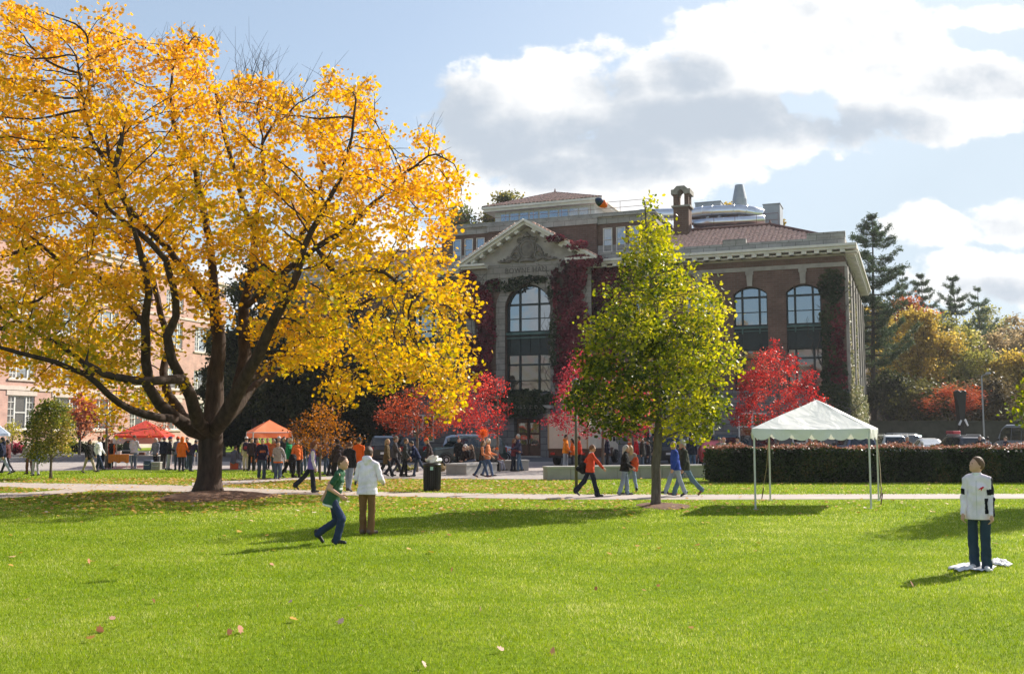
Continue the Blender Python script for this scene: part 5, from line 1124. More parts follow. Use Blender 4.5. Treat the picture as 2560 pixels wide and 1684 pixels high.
table(667,1140,1.5,m_oc,'folding table under the orange pop up canopy',54.5,.74)
def cooler(px,Y,w_,h,d,col,lab,lidc):
    p=at(px,1150,Y); o=empty('cooler',(p[0],Y,0),0,lab,'cooler'); b=MB(); b.prism_z([(-w_/2*.94,-d/2*.94),(w_/2*.94,-d/2*.94),(w_/2*.94,d/2*.94),(-w_/2*.94,d/2*.94)],.0,h*.82); b.build('body',mat('cooler_plastic',col,.45),o,bevel=.03)
    b=MB(); b.box(-w_/2,w_/2,-d/2,d/2,h*.825,h); b.build('lid',mat('cooler_lid',lidc,.45),o,bevel=.03); b=MB(); b.tube([(-w_*.3,-d/2-.02,h*.6),(-w_*.3,-d/2-.05,h*.5),(w_*.3,-d/2-.05,h*.5),(w_*.3,-d/2-.02,h*.6)],.012,6); b.build('handle',m_poleW,o)
cooler(371,52.8,.42,.5,.4,(.04,.07,.13),'blue storage tub on the ground by the food tables',(.08,.11,.18))
cooler(392,52.6,.5,.42,.4,(.28,.26,.23),'grey cooler beside the blue tub',(.42,.40,.37))
# kettle style barbecue with lid up
p=at(312,1140,54); o=empty('barbecue_grill',(p[0],54.3,0),0,'black barbecue grill with its lid raised on the food table','grill')
b=MB(); b.box(-.3,.3,-.2,.2,.8,1.0); b.build('firebox',m_blk,o,bevel=.03); b=MB(); b.prism_y([(-.3,0),(.3,0),(.3,.35),(.15,.5),(-.15,.5),(-.3,.35)],0,.06); q=b.build('lid',m_blk,o); q.location=(0,.2,1.0)
b=MB(); b.tube([(-.3,-.24,.97),(.3,-.24,.97)],.012,6); b.build('handle',m_steel,o)
for px,w_,h,z,col,lab in((298,.2,.16,.79,(.6,.6,.6),'white carton on the orange cloth table'),(371,.14,.2,.73,(.5,.5,.52),'white jug on the bare table'),(355,.3,.14,.73,(.16,.08,.05),'brown box on the bare table')):
    p=at(px,1140,53.6 if px<330 else 54.5); b=MB(); b.box(-w_/2,w_/2,-.09,.09,0,h); b.box(-w_/2-.006,w_/2+.006,-.096,.096,h-.03,h+.004); tag(b.build('food_box',mat('carton',col,.7),bevel=.008),lab,'box').location=(p[0],p[1],z)
# football in flight, high above the plaza
o=empty('football',tuple(at(1503,507,21)),0,'orange and navy football flying high against the roof line','ball')
b=MB(); pr_=[(.004,-.16),(.05,-.13),(.085,-.07),(.097,0),(.085,.07),(.05,.13),(.004,.16)]; b.lathe(pr_[:4],n=18); q1=b.build('orange_half',mat('orange_foam',(.75,.12,.02),.6),o,smooth=True)
b=MB(); b.lathe(pr_[3:],n=18); q2=b.build('navy_half',mat('navy_foam',(.03,.04,.10),.6),o,smooth=True)
o.rotation_euler=(0,rad(-60),rad(20))
# ================================================================= VEHICLES
def paint(col,rough=.25):
    k=('car',col)
    if k in _mc: return _mc[k]
    m,nt,out=nodes('car_paint'); b=N(nt,'ShaderNodeBsdfPrincipled',Roughness=rough); b.inputs['Base Color'].default_value=(*col,1); b.inputs['Coat Weight'].default_value=.7; b.inputs['Coat Roughness'].default_value=.05
    tc=N(nt,'ShaderNodeTexCoord'); n=N(nt,'ShaderNodeTexNoise',Scale=3.); nt.links.new(tc.outputs['Object'],n.inputs['Vector']); r=ramp(nt,[(.3,(rough,)*3),(.7,(rough+.15,)*3)]); nt.links.new(n.outputs['Fac'],r.inputs[0]); nt.links.new(r.outputs[0],b.inputs['Roughness'])
    nt.links.new(b.outputs[0],out.inputs[0]); _mc[k]=m; return m
m_cglass=mat('car_glass',(.012,.018,.022),.05,.1,1,spec=.9); m_tyre=mat('tyre_rubber',(.02,.02,.02),.85,.2,8); m_rim=mat('alloy_rim',(.5,.5,.52),.35,.05,4,metal=.8)
m_head=mat('headlight_lens',(.75,.77,.78),.15,.05,4,spec=.8); m_tail=mat('tail_lamp',(.40,.015,.012),.25,.1,4); m_trim=mat('black_trim',(.02,.02,.02),.6); m_plate=mat('number_plate',(.7,.7,.68),.5)
CARS={ # stations: fraction of length, sill, belt, roof, roof half-width fraction
 'suv':(4.7,.93,[(0,.42,.72,.78,.86),(.035,.30,.92,.97,.86),(.24,.28,1.02,1.07,.86),(.27,.28,1.03,1.1,.82),(.385,.28,1.05,1.62,.74),(.5,.28,1.06,1.72,.73),(.86,.28,1.08,1.71,.73),(.94,.30,1.08,1.60,.74),(.985,.32,1.06,1.10,.82),(1,.45,.8,.85,.86)],(.36,.93),.36),
 'sedan':(4.6,.90,[(0,.40,.62,.66,.86),(.04,.28,.75,.80,.86),(.27,.24,.90,.95,.86),(.30,.24,.91,.97,.82),(.43,.24,.93,1.36,.68),(.55,.24,.94,1.44,.67),(.70,.24,.95,1.38,.67),(.83,.26,.96,1.03,.8),(.96,.28,.92,.98,.86),(1,.42,.72,.76,.86)],(.40,.74),.32),
 'minivan':(4.9,.98,[(0,.42,.68,.74,.86),(.04,.28,.85,.9,.86),(.17,.26,1.0,1.05,.86),(.20,.26,1.02,1.1,.84),(.36,.26,1.05,1.68,.78),(.5,.26,1.06,1.76,.77),(.88,.26,1.06,1.74,.77),(.95,.28,1.06,1.62,.78),(.985,.30,1.04,1.08,.86),(1,.42,.8,.84,.88)],(.33,.94),.33),
 'van':(5.3,1.0,[(0,.42,.85,.92,.9),(.04,.3,1.1,1.15,.9),(.12,.3,1.25,1.32,.88),(.22,.3,1.3,2.2,.86),(.3,.3,1.3,2.42,.84),(.94,.3,1.3,2.42,.84),(.985,.32,1.3,2.30,.86),(1,.4,1.25,2.0,.9)],(.20,.9),.36)}
def vehicle(px,Y,kind,head,col,lab,cat='car',hs=1.,name='parked_car',rack=False,roofcol=None):
    L_,w,st,(g0,g1),wr=CARS[kind]; x=(px-1280)/F*Y; root=empty(name,(x,Y,.012),rad(head),lab,cat)
    X=lambda f:L_*(.5-f)       # front at +x
    V=[];Fc=[]; k=10
    for f,zs,zb,zr,wf in st:
        tp=1-.10*max(0,1-min(f,1-f)/.06)
        zs,zb,zr=zs*1,zb*hs,zr*hs; h=w*tp
        half=[(h*.86,zs),(h*.99,zs+.10),(h,(zs+zb)/2),(h*.965,zb),(h*wf+.0,zr-.05*(zr-zb>.2)),(h*(wf-.12),zr)]
        V+=[(X(f),y,z) for y,z in half]+[(X(f),-y,z) for y,z in half[::-1]]
    n=12
    for i in range(len(st)-1):
        for j in range(n): Fc.append((i*n+j,(i+1)*n+j,(i+1)*n+(j+1)%n,i*n+(j+1)%n))
    b=MB(); b.add(V,Fc+[tuple(range(n-1,-1,-1)),tuple((len(st)-1)*n+j for j in range(n))]); body=b.build('body',paint(col),root,smooth=False,bevel=.035)
    fs=np.array([s[0] for s in st])
    it=lambda f,i: float(np.interp(f,fs,[s[i] for s in st]))
    def sidept(f,q,s):      # q 0 belt .. 1 roof
        zb=it(f,2)*hs; zr=it(f,3)*hs-.05; y=w*(.965+(it(f,4)-.965)*q)+.012; return (X(f),s*y,zb+(zr-zb)*q)
    for s in(1,-1):
        cuts=[g0,g0+(g1-g0)*.36,g0+(g1-g0)*.68,g1]
        for a,c in zip(cuts[:-1],cuts[1:]):
            a_=a+.006; c_=c-.006; m_=5; g_=MB(); up=[];lo=[]
            for i in range(m_+1):
                f=a_+(c_-a_)*i/m_; top=.86; 
                zr=it(f,3)-it(f,2)
                lo.append(sidept(f,.06,s)); up.append(sidept(f,top if zr>.3 else .5,s))
            vs=lo+up; fsx=[(i,i+1,m_+2+i,m_+1+i) for i in range(m_)]
            g_.add(vs,fsx); o_=g_.build('side_window',m_cglass,root)
    def endglass(fa,fb,nm,fr):
        a=[it(fa,2)*hs,it(fa,3)*hs]; ya=w*it(fa,4)*.93; yb=w*it(fb,4)*.88; za=it(fa,3)*hs+.03; zb=it(fb,3)*hs-.05; o=.016*fr
        g_=MB(); g_.add([(X(fa)+o,-ya,za),(X(fa)+o,ya,za),(X(fb)+o*1.5,yb,zb),(X(fb)+o*1.5,-yb,zb)],[(0,1,2,3)]); g_.build(nm,m_cglass,root)
    e=[s[0] for s in st]; nst=len(st)
    iw=3 if kind!='van' else 2; endglass(e[iw],e[iw+1],'windscreen',1)
    ir=nst-2; endglass(e[ir]-.0,e[ir-1],'rear_window',-1) if kind!='van' else None
    if kind=='van':
        g_=MB(); xx=X(.995)-.05; g_.add([(xx,-.72,1.45),(xx,.72,1.45),(xx+.02,.68,2.1),(xx+.02,-.68,2.1)],[(0,3,2,1)]); g_.build('rear_window',m_cglass,root)
        g_=MB(); g_.box(xx-.03,xx-.004,-.11,.11,1.62,1.68); g_.box(xx-.03,xx-.004,-.13,-.09,1.56,1.86); g_.box(xx-.03,xx-.004,.09,.13,1.56,1.86); g_.box(xx-.03,xx-.004,-.13,.13,1.861,1.9); g_.build('pale_emblem',mat('pale_blue_decal',(.35,.48,.62),.5),root)
    for sx_ in(.175,.80):
        for s in(1,-1):
            wh=MB(); R0=wr; prof=[(R0*.62,-.10),(R0*.93,-.11),(R0,-.07),(R0,.07),(R0*.93,.11),(R0*.62,.10)]
            def ang(p): return [(z_,r*math.cos(a),r*math.sin(a)) for r,z_ in p for a in[2*math.pi*j/20 for j in range(20)]]
            vs=[(r*math.cos(2*math.pi*j/20),z_,r*math.sin(2*math.pi*j/20)) for r,z_ in prof for j in range(20)]; q=len(prof)
            wh.add(vs,[(i*20+j,i*20+(j+1)%20,(i+1)*20+(j+1)%20,(i+1)*20+j) for i in range(q-1) for j in range(20)]+[tuple(range(20)),tuple((q-1)*20+j for j in range(20))])
            t_=wh.build('wheel',m_tyre,root,smooth=False); t_.location=(X(sx_),s*(w-.10),R0-.012)
            rm=MB(); vs=[(r*math.cos(2*math.pi*j/20),s*y_,r*math.sin(2*math.pi*j/20)) for r,y_ in((R0*.62,.1),(R0*.6,.115),(R0*.5,.09),(R0*.15,.105),(.01,.11)) for j in range(20)]
            rm.add(vs,[(i*20+j,i*20+(j+1)%20,(i+1)*20+(j+1)%20,(i+1)*20+j) for i in range(4) for j in range(20)]); r_=rm.build('rim',m_rim,t_)
            ah=MB(); ah.tube([(X(sx_)+(R0+.05)*math.cos(math.pi*i/12),s*(w-.012),R0+(R0+.05)*math.sin(math.pi*i/12)) for i in range(13)],.035,5); ah.build('wheel_arch',m_trim,root)
    zf=it(.03,2)*hs; zr=it(.97,2)*hs
    for s in(1,-1):
        h=MB(); h.box(X(.03)+.0,X(.012)+.03,*sorted((s*w*.5,s*w*.84)),zf-.22,zf-.06); h.build('headlight',m_head,root,bevel=.02)
        h=MB(); h.box(X(.995)-.03,X(.975),*sorted((s*w*.66,s*w*.90)),zr-.32,zr-.02); h.build('tail_lamp',m_tail,root,bevel=.02)
        h=MB(); h.box(X(g0)-.05,X(g0)+.1,*sorted((s*(w+.0),s*(w+.2))),it(.3,2)*hs+.02,it(.3,2)*hs+.18); h.build('wing_mirror',m_trim,root,bevel=.03)
    h=MB(); h.box(X(0)-.04,X(0)+.05,-w*.78,w*.78,.34,.55); h.build('front_bumper',m_trim,root,bevel=.03); h=MB(); h.box(X(1)-.06,X(1)+.05,-w*.8,w*.8,.34,.58); h.build('rear_bumper',m_trim,root,bevel=.03)
    h=MB(); h.box(X(1)-.085,X(1)-.062,-.2,.2,.62,.75); h.build('number_plate',m_plate,root)
    if rack:
        for s in(1,-1): h=MB(); zz=it(.6,3)*hs; h.tube([(X(.42),s*w*.62,zz),(X(.45),s*w*.62,zz+.07),(X(.85),s*w*.62,zz+.07),(X(.88),s*w*.62,zz)],.02,6); h.build('roof_rail',m_rim,root)
    if roofcol:
        h=MB(); zz=it(.6,3)*hs; h.box(X(.88),X(.42),-w*.6,w*.6,zz+.003,zz+.02); h.build('roof_panel',paint(roofcol),root,bevel=.01)
    return root
vehicle(962,62,'suv',97,(.012,.012,.016),'black sport utility car parked rear on behind the brown coated woman')
vehicle(1028,66,'suv',100,(.015,.018,.02),'black car in the shade behind the orange capped man',hs=.97)
vehicle(1163,59.5,'suv',205,(.012,.035,.03),'dark green four wheel drive behind the seated group',rack=True)
vehicle(1200,65,'minivan',4,(.36,.42,.50),'silver blue minivan behind the seated group, nose to the right')
vehicle(1652,61,'suv',92,(.015,.012,.014),'black car parked rear on behind the young green tree')
vehicle(1776,57,'sedan',86,(.45,.025,.03),'red car at the left end of the hedge',hs=1.03,rack=True)
vehicle(1806,68,'minivan',84,(.03,.07,.09),'dark teal van behind the red car')
vehicle(1888,64,'suv',86,(.015,.015,.018),'black car showing under the left side of the white canopy')
vehicle(1998,74,'sedan',82,(.20,.27,.36),'grey blue car under the middle of the white canopy',hs=1.12)
vehicle(2130,66,'minivan',84,(.13,.18,.28),'slate blue van under the right side of the white canopy')
vehicle(2212,72,'suv',84,(.62,.64,.64),'white sport utility car right of the canopy poles',rack=True)
vehicle(2268,80,'suv',20,(.10,.11,.12),'charcoal car behind the white haired man',rack=True)
vehicle(2312,70,'sedan',80,(.66,.68,.70),'white saloon car behind the hedge',hs=1.04)
vehicle(2391,61,'suv',88,(.03,.035,.05),'dark car with white roof in front of the sculpture',rack=True,roofcol=(.7,.7,.7))
vehicle(2560,68,'van',95,(.16,.19,.24),'grey blue camper van at the right edge','van',name='camper_van')
vehicle(2572,56,'sedan',10,(.7,.7,.7),'white car roof just above the hedge at the right edge',hs=.95)
# red roof box, yellow bin
p=at(2383,1080,61); b=MB(); b.prism_z([(-.25,-.5),(.25,-.5),(.28,0),(.25,.5),(-.25,.5),(-.28,0)],0,.2); tag(b.build('roof_box',mat('red_plastic',(.4,.04,.05),.4),bevel=.06),'small red case strapped on the dark car roof','roof box').location=(p[0],61,1.82)
p=at(2434,1110,64); o=empty('grit_bin',(p[0],64,0),0,'yellow bin standing behind the dark car','bin'); b=MB(); b.prism_y([(-.25,0),(.25,0),(.3,1.2),(-.3,1.2)],-.3,.3); b.build('body',mat('yellow_plastic',(.6,.38,.02),.5),o,bevel=.03); b=MB(); b.box(-.33,.33,-.33,.33,1.2,1.32); b.build('lid',mat('yellow_plastic',(.6,.38,.02),.5),o,bevel=.04)
# box truck, tail towards us
def truck():
    p=ground(1420,1164); hd=math.pi/2-ANG; root=empty('box_truck',(p[0],p[1],.012),hd,'cream box truck with brown lower body parked beside the entrance','truck')
    cr=mat('cream_truck_paint',(.60,.54,.44),.5,.1,1.2); br=mat('brown_truck_paint',(.10,.045,.022),.5,.25,2); wd=1.22
    b=MB(); b.box(0,5.2,-wd,wd,.98,2.98); b.build('cargo_box',cr,root,bevel=.03)
    b=MB(); b.box(-.03,5.23,-wd-.02,wd+.02,.86,.979); b.box(0.02,5.2,-wd+.02,wd-.02,.45,.859); b.build('lower_body',br,root,bevel=.02)
    t=MB()
    for s in(1,-1): t.box(-.035,.02,*sorted((s*(wd-.07),s*(wd+.015))),.98,2.98)
    t.box(-.035,.02,-wd+.071,wd-.071,2.9,2.98); t.build('door_frame',mat('tan_frame',(.42,.30,.17),.6),root)
    d=MB(); 
    for i in range(5): d.box(-.018,-.001,-wd+.08,wd-.08,1.0+i*.38,1.365+i*.38)
    dd_=d.build('roller_door',cr,root); h=MB(); h.box(-.05,-.019,-.1,.1,1.08,1.14); h.build('handle',m_rim,dd_)
    for s in(1,-1):
        k=MB(); k.box(-.06,-.0,*sorted((s*.8,s*1.05)),.62,.76); k.build('tail_lamp',m_tail,root)
        for x in(1.0,6.3):
            wh=MB(); vs=[(r*math.cos(2*math.pi*j/20),y_,r*math.sin(2*math.pi*j/20)) for r,y_ in((.26,-.13),(.40,-.14),(.43,-.1),(.43,.1),(.40,.14),(.26,.13)) for j in range(20)]
            wh.add(vs,[(i*20+j,i*20+(j+1)%20,(i+1)*20+(j+1)%20,(i+1)*20+j) for i in range(5) for j in range(20)]+[tuple(range(20)),tuple(100+j for j in range(20))]); q=wh.build('wheel',m_tyre,root); q.location=(x,s*(wd-.2),.43)
            rm=MB(); vs=[(r*math.cos(2*math.pi*j/16),s*y_,r*math.sin(2*math.pi*j/16)) for r,y_ in((.26,.135),(.2,.1),(.01,.12)) for j in range(16)]; rm.add(vs,[(i*16+j,i*16+(j+1)%16,(i+1)*16+(j+1)%16,(i+1)*16+j) for i in range(2) for j in range(16)]); rm.build('rim',m_rim,q)
    c=MB(); c.prism_y([(5.3,.5),(7.2,.5),(7.2,1.15),(6.7,1.3),(6.35,2.15),(5.3,2.25)],-1.0,1.0); cb_=c.build('cab',cr,root,bevel=.06)
    for s in(1,-1): g_=MB(); g_.add([(5.6,s*1.012,1.35),(6.5,s*1.012,1.35),(6.2,s*1.012,2.0),(5.6,s*1.012,2.05)],[(0,1,2,3)]); g_.build('side_window',m_cglass,cb_)
    k=MB(); k.box(-.12,-.0,-1.1,1.1,.45,.58); k.build('rear_bumper',m_trim,root); k=MB(); k.lathe([(.03,0),(.03,.02)],(-.035,.0,.75),10); k.build('round_badge',m_plate,root)
truck()
# ================================================================= PEOPLE
def surfnet(val,org,h):
    """dual surface of a sampled signed distance field: one continuous quad mesh"""
    s=val<0; nx,ny,nz=val.shape
    c=np.zeros((nx-1,ny-1,nz-1),np.int8)
    for a in(0,1):
        for b in(0,1):
            for d in(0,1): c+=s[a:nx-1+a,b:ny-1+b,d:nz-1+d]
    act=(c>0)&(c<8); idx=-np.ones(act.shape,np.int64); I=np.argwhere(act); n=len(I)
    if n==0: return np.zeros((0,3)),np.zeros((0,4),int)
    idx[act]=np.arange(n); acc=np.zeros((n,3)); cnt=np.zeros(n)
    cor=[(a,b,d) for a in(0,1) for b in(0,1) for d in(0,1)]
    vv=np.stack([val[I[:,0]+a,I[:,1]+b,I[:,2]+d] for a,b,d in cor],1)
    for i in range(8):
        for j in range(i+1,8):
            if sum(abs(cor[i][k]-cor[j][k]) for k in range(3))!=1: continue
            m=(vv[:,i]<0)!=(vv[:,j]<0); t=vv[m,i]/(vv[m,i]-vv[m,j]); acc[m]+=np.array(cor[i])+t[:,None]*(np.array(cor[j])-np.array(cor[i])); cnt[m]+=1
    P=(I+acc/cnt[:,None])*h+org; Q=[]
    for ax in range(3):
        e=[slice(None)]*3; f=[slice(None)]*3; e[ax]=slice(0,-1); f[ax]=slice(1,None)
        o1,o2=[k for k in range(3) if k!=ax]
        for k in(o1,o2):
            e[k]=slice(1,-1); f[k]=slice(1,-1)
        A=s[tuple(e)]; B=s[tuple(f)]; ch=np.argwhere(A!=B)
        if len(ch)==0: continue
        g_=ch.copy(); g_[:,o1]+=1; g_[:,o2]+=1; fl=A[tuple(ch.T)]
        def ci(d1,d2): q=g_.copy(); q[:,o1]-=d1; q[:,o2]-=d2; return idx[tuple(q.T)]
        q=np.stack([ci(1,1),ci(0,1),ci(0,0),ci(1,0)],1)
        flip=fl if ax!=1 else ~fl
        q[~flip]=q[~flip][:,::-1]; Q.append(q)
    return P,np.concatenate(Q)
class Field:
    def __init__(s): s.p=[]; s.cut=[]; s.noise=0
    def cone(s,a,b,ra,rb,k=.02,ax=None,sc=1.): s.p.append(('c',np.array(a,float),np.array(b,float),ra,rb,k,ax,sc)); return s
    def ell(s,c,r,Rm,k=.015): s.p.append(('e',np.array(c,float),np.array(r,float),np.array(Rm),k)); return s
    def plane(s,pt,n): s.cut.append((np.array(pt,float),np.array(n,float))); return s      # keeps the side the normal points away from
    def mesh(s,h):
        lo=np.full(3,1e9); hi=-lo
        bb=[]
        for q in s.p:
            if q[0]=='c': r=max(q[3],q[4])*max(1,q[7]); l=np.minimum(q[1],q[2])-r; u=np.maximum(q[1],q[2])+r
            else: r=max(q[2]); l=q[1]-r; u=q[1]+r
            bb.append((l,u)); lo=np.minimum(lo,l); hi=np.maximum(hi,u)
        lo-=3*h; hi+=3*h; n=np.ceil((hi-lo)/h).astype(int)+1; val=np.full(n,.12)
        for q,(l,u) in zip(s.p,bb):
            m=.06; i0=np.maximum(((l-m-lo)/h).astype(int),0); i1=np.minimum(((u+m-lo)/h).astype(int)+2,n); sl=tuple(slice(a,b) for a,b in zip(i0,i1))
            G=np.stack(np.meshgrid(*[np.arange(a,b)*h+o for a,b,o in zip(i0,i1,lo)],indexing='ij'),-1)
            if q[0]=='c':
                _,a,b,ra,rb,k,ax,sc=q; d=b-a; W_=G-a
                if ax is not None: W_=W_-ax*((W_@ax)*(1-1/sc))[...,None]; d=d-ax*((d@ax)*(1-1/sc))
                t=np.clip((W_@d)/(d@d+1e-9),0,1); D=np.linalg.norm(W_-t[...,None]*d,axis=-1)-(ra+(rb-ra)*t)
            else:
                _,c,r,Rm,k=q; W_=(G-c)@Rm/r; L_=np.linalg.norm(W_,axis=-1); D=(L_-1)*min(r)*np.clip(L_,.6,1.4)**0
            v=val[sl]; hh=np.clip(.5+.5*(v-D)/k,0,1); val[sl]=v+(D-v)*hh-k*hh*(1-hh)
        if s.noise:      # folds in the cloth
            G=np.stack(np.meshgrid(*[np.arange(a)*h+o for a,o in zip(n,lo)],indexing='ij'),-1); x,y,z=G[...,0],G[...,1],G[...,2]; q0=float(lo.sum()*37)
            w=np.sin(24*z+5*np.sin(7*x+q0)+6*y+3*np.sin(5*z))*.7+np.sin(38*z-13*x+4*np.sin(9*y+q0)+3*np.sin(11*z+q0))*.45+np.sin(11*x+9*y-8*z+q0)*.6
            val=val-s.noise*w
        if s.cut:
            G=np.stack(np.meshgrid(*[np.arange(a)*h+o for a,o in zip(n,lo)],indexing='ij'),-1)
            for pt,nn in s.cut: val=np.maximum(val,(G-pt)@nn)
        return surfnet(val,lo,h)
def skinmat(c): return mat('skin',c,.5,.08,12,spec=.3)
SK=(.52,.30,.21)
def hairmat(c): return mat('hair',c,.6,.35,30,.6,60,stretch=(1,1,.3))
PEOPLE='people around the square'
def patch(o,col,fn):
    """panels sewn into a garment: faces for which fn(centre) holds take a second cloth"""
    me=o.data; me.materials.append(cloth(col)); n=len(me.polygons); c=np.zeros(n*3,np.float32); me.polygons.foreach_get('center',c); c=c.reshape(-1,3); me.polygons.foreach_set('material_index',fn(c).astype(np.int32)); me.update()
def person(px,py,dr,lab,top=(.1,.1,.1),pants=(.05,.06,.09),hair=(.05,.03,.02),shoes=(.03,.025,.02),H=1.74,legs=((3,2),(-4,3)),arms=((4,8,12),(-3,8,14)),lean=2,head=(0,0),res=.016,
           style='short',hat=None,hatc=(.5,.5,.5),sleeve=None,tee=False,hem=.11,skin=SK,bulk=1.,feet=(0,0),seat=None,tw=0,hood=False,extra=None,Y=None,flare=.0,toes=(8,8),topname='jacket',coat=0,collar=None,sw=1.,wcut=None):
    s=H/1.75; p0=ground(px,py) if Y is None else np.array([(px-1280)/F*Y,Y,0]); d=lambda a:math.radians(a)
    rot=lambda v,a: np.array([v[0],v[1]*math.cos(a)+v[2]*math.sin(a),-v[1]*math.sin(a)+v[2]*math.cos(a)])  # a>0 swings a hanging limb forward... see use
    X=np.array([1.,0,0]); O=np.zeros(3); J={}
    for i,(ta,kb) in enumerate(legs):
        sg=-1 if i==0 else 1; hip=np.array([sg*.092,0,-.01]); a=d(ta); th=np.array([0,math.sin(a),-math.cos(a)]); kn=hip+th*.43; a2=d(ta-kb); sh=np.array([0,math.sin(a2),-math.cos(a2)]); an=kn+sh*.405
        fa=d(feet[i]); tz=d(toes[i]); fd=np.array([sg*math.sin(tz)*math.cos(fa),math.cos(tz)*math.cos(fa),-math.sin(fa)]); fu=np.array([0,math.sin(fa),math.cos(fa)])
        heel=an-fd*.055-fu*.045; toe=an+fd*.165-fu*.055
        if i in(0,1): hip_spread=0
        J[i]=(hip,kn,an,heel,toe,fd,fu)
    zmin=min(min(J[i][3][2],J[i][4][2])-.03 for i in(0,1))
    O[2]=(seat/s if seat is not None else -zmin)
    for i in(0,1): J[i]=tuple(q+O if k<5 else q for k,q in enumerate(J[i]))
    le=d(lean); u=np.array([0,math.sin(le),math.cos(le)]); f=np.array([0,math.cos(le),-math.sin(le)])
    T=d(tw); xs=X*math.cos(T)+f*math.sin(T); fs=f*math.cos(T)-X*math.sin(T)
    sh_=[O+u*.458-xs*.170*sw,O+u*.458+xs*.170*sw]
    A=[]
    for i,(ua,ab,el) in enumerate(arms):
        sg=-1 if i==0 else 1; a=d(ua); b=d(ab); dn=-u*math.cos(a)*math.cos(b)+fs*math.sin(a)*math.cos(b)+xs*sg*math.sin(b); e=sh_[i]+dn*.29
        a2=d(ua+el); inn=d(-ab*.3 if el>50 else ab*.4); dn2=-u*math.cos(a2)*math.cos(inn)+fs*math.sin(a2)*math.cos(inn)+xs*sg*math.sin(inn); w_=e+dn2*.25; A.append((sh_[i],e,w_,dn2,sg))
    hy,hp=d(head[0]),d(head[1]); hf=fs*math.cos(hy)-xs*math.sin(hy); hr=xs*math.cos(hy)+fs*math.sin(hy); hu=u*math.cos(hp)-hf*math.sin(hp); hf=hf*math.cos(hp)+u*math.sin(hp)
    nk=O+u*.54; hc=nk+u*.07+hu*.075+hf*.018; Rh=np.stack([hr,hf,hu],1)
    B=Field(); bw=bulk
    kb_=.87*min(1,bw); B.cone(O-u*.03,O+u*.15,.112*kb_,.100*kb_,.04,X,1.30); B.cone(O+u*.15,O+u*.34,.100*kb_,.104*kb_,.04,xs,1.28); B.cone(O+u*.50-xs*.05,sh_[0],.042,.044,.04); B.cone(O+u*.50+xs*.05,sh_[1],.042,.044,.04); B.cone(sh_[0]-u*.01,sh_[1]-u*.01,.045,.045,.05); B.cone(O+u*.46,nk+u*.07,.056,.05,.03)
    B.ell(hc,(.080,.103,.122),Rh,.02); B.cone(hc-hu*.055+hf*.03,hc-hu*.085+hf*.062,.052,.03,.03); B.cone(hc-hu*.005+hf*.092,hc-hu*.033+hf*.106,.009,.014,.012)
    for sg in(-1,1): B.ell(hc+hr*sg*.081-hu*.012-hf*.008,(.010,.020,.030),Rh,.008)
    if res<.012: B.cone(hc-hu*.062+hf*.09-hr*.02,hc-hu*.062+hf*.09+hr*.02,.008,.008,.008); B.cone(hc+hu*.022+hf*.085-hr*.04,hc+hu*.022+hf*.085+hr*.04,.010,.010,.012)
    for (a,e,w_,dn2,sg) in A:
        B.cone(a,e,.046,.040,.02); B.cone(e,w_,.042,.029,.02)
        pn=np.cross(dn2,xs); pn/=np.linalg.norm(pn)+1e-9; side=xs if abs(dn2@xs)<.9 else fs; side=side-dn2*(side@dn2); side/=np.linalg.norm(side); pn=np.cross(dn2,side)*(1 if (np.cross(dn2,side)@fs)>0 else -1)
        # palm edge faces forward: thumb side leads
        lead=pn; inw=-xs*sg; inw=inw-dn2*(inw@dn2); inw/=np.linalg.norm(inw)+1e-9; lead=np.cross(inw,dn2); lead*= 1 if lead@fs>=-.2 else -1
        pc=w_+dn2*.055; B.cone(w_+dn2*.01,pc+dn2*.03,.024,.027,.015,lead,1.5)
        for k_ in range(4):
            off=lead*(.030-.02*k_); Lf=(.070,.080,.074,.056)[k_]; r0=max(.0085,res*.62); k1=pc+dn2*.035+off; k2=k1+(dn2*.85+inw*.5)*Lf*.55; k3=k2+(dn2*.55+inw*.83)*Lf*.5; B.cone(k1,k2,r0,r0*.95,.004); B.cone(k2,k3,r0*.95,r0*.8,.004)
        t1=w_+dn2*.03+lead*.032; t2=t1+(dn2*.6+lead*.65+inw*.3)*.04; t3=t2+(dn2*.85+lead*.15+inw*.45)*.032; r0=max(.010,res*.65); B.cone(t1,t2,r0*1.15,r0,.006); B.cone(t2,t3,r0,r0*.8,.004)
    for i in(0,1):
        hip,kn,an,heel,toe,fd,fu=J[i]; B.cone(hip,kn,.064,.048,.02); B.cone(kn,an,.048,.034,.02); B.cone(heel+fu*.02,toe+fu*.01,.035,.028,.02)
    P,Q=B.mesh(res); root=np_mesh('person',P*s,Q,skinmat(skin),smooth=True)
    root.location=tuple(p0); root.rotation_euler=(0,0,rad(dr-90)); tag(root,lab,'person',PEOPLE)
    def part(name,fld,m,h=res):
        P,Q=fld.mesh(h); return np_mesh(name,P*s,Q,m,root,smooth=True)
    # trousers
    L_=Field(); g_=.016
    L_.cone(O-u*.05,O+u*.09,.116*bw,.112*bw,.04,X,1.34)
    for i in(0,1):
        hip,kn,an,*_r=J[i]; L_.cone(hip,kn,.081*min(1.08,bw),.068+flare*.3,.03); L_.cone(kn,an-(an-kn)*(-.06),.069+flare*.3,.058+flare,.02)
    L_.plane(O+u*.10 if seat is not None else O-u*(max(.0,hem-.075) if wcut is None else wcut),u); L_.noise=.0065; part('trousers',L_,cloth(pants))
    # upper garment
    G=Field(); pad=.02+.012*(coat>0)
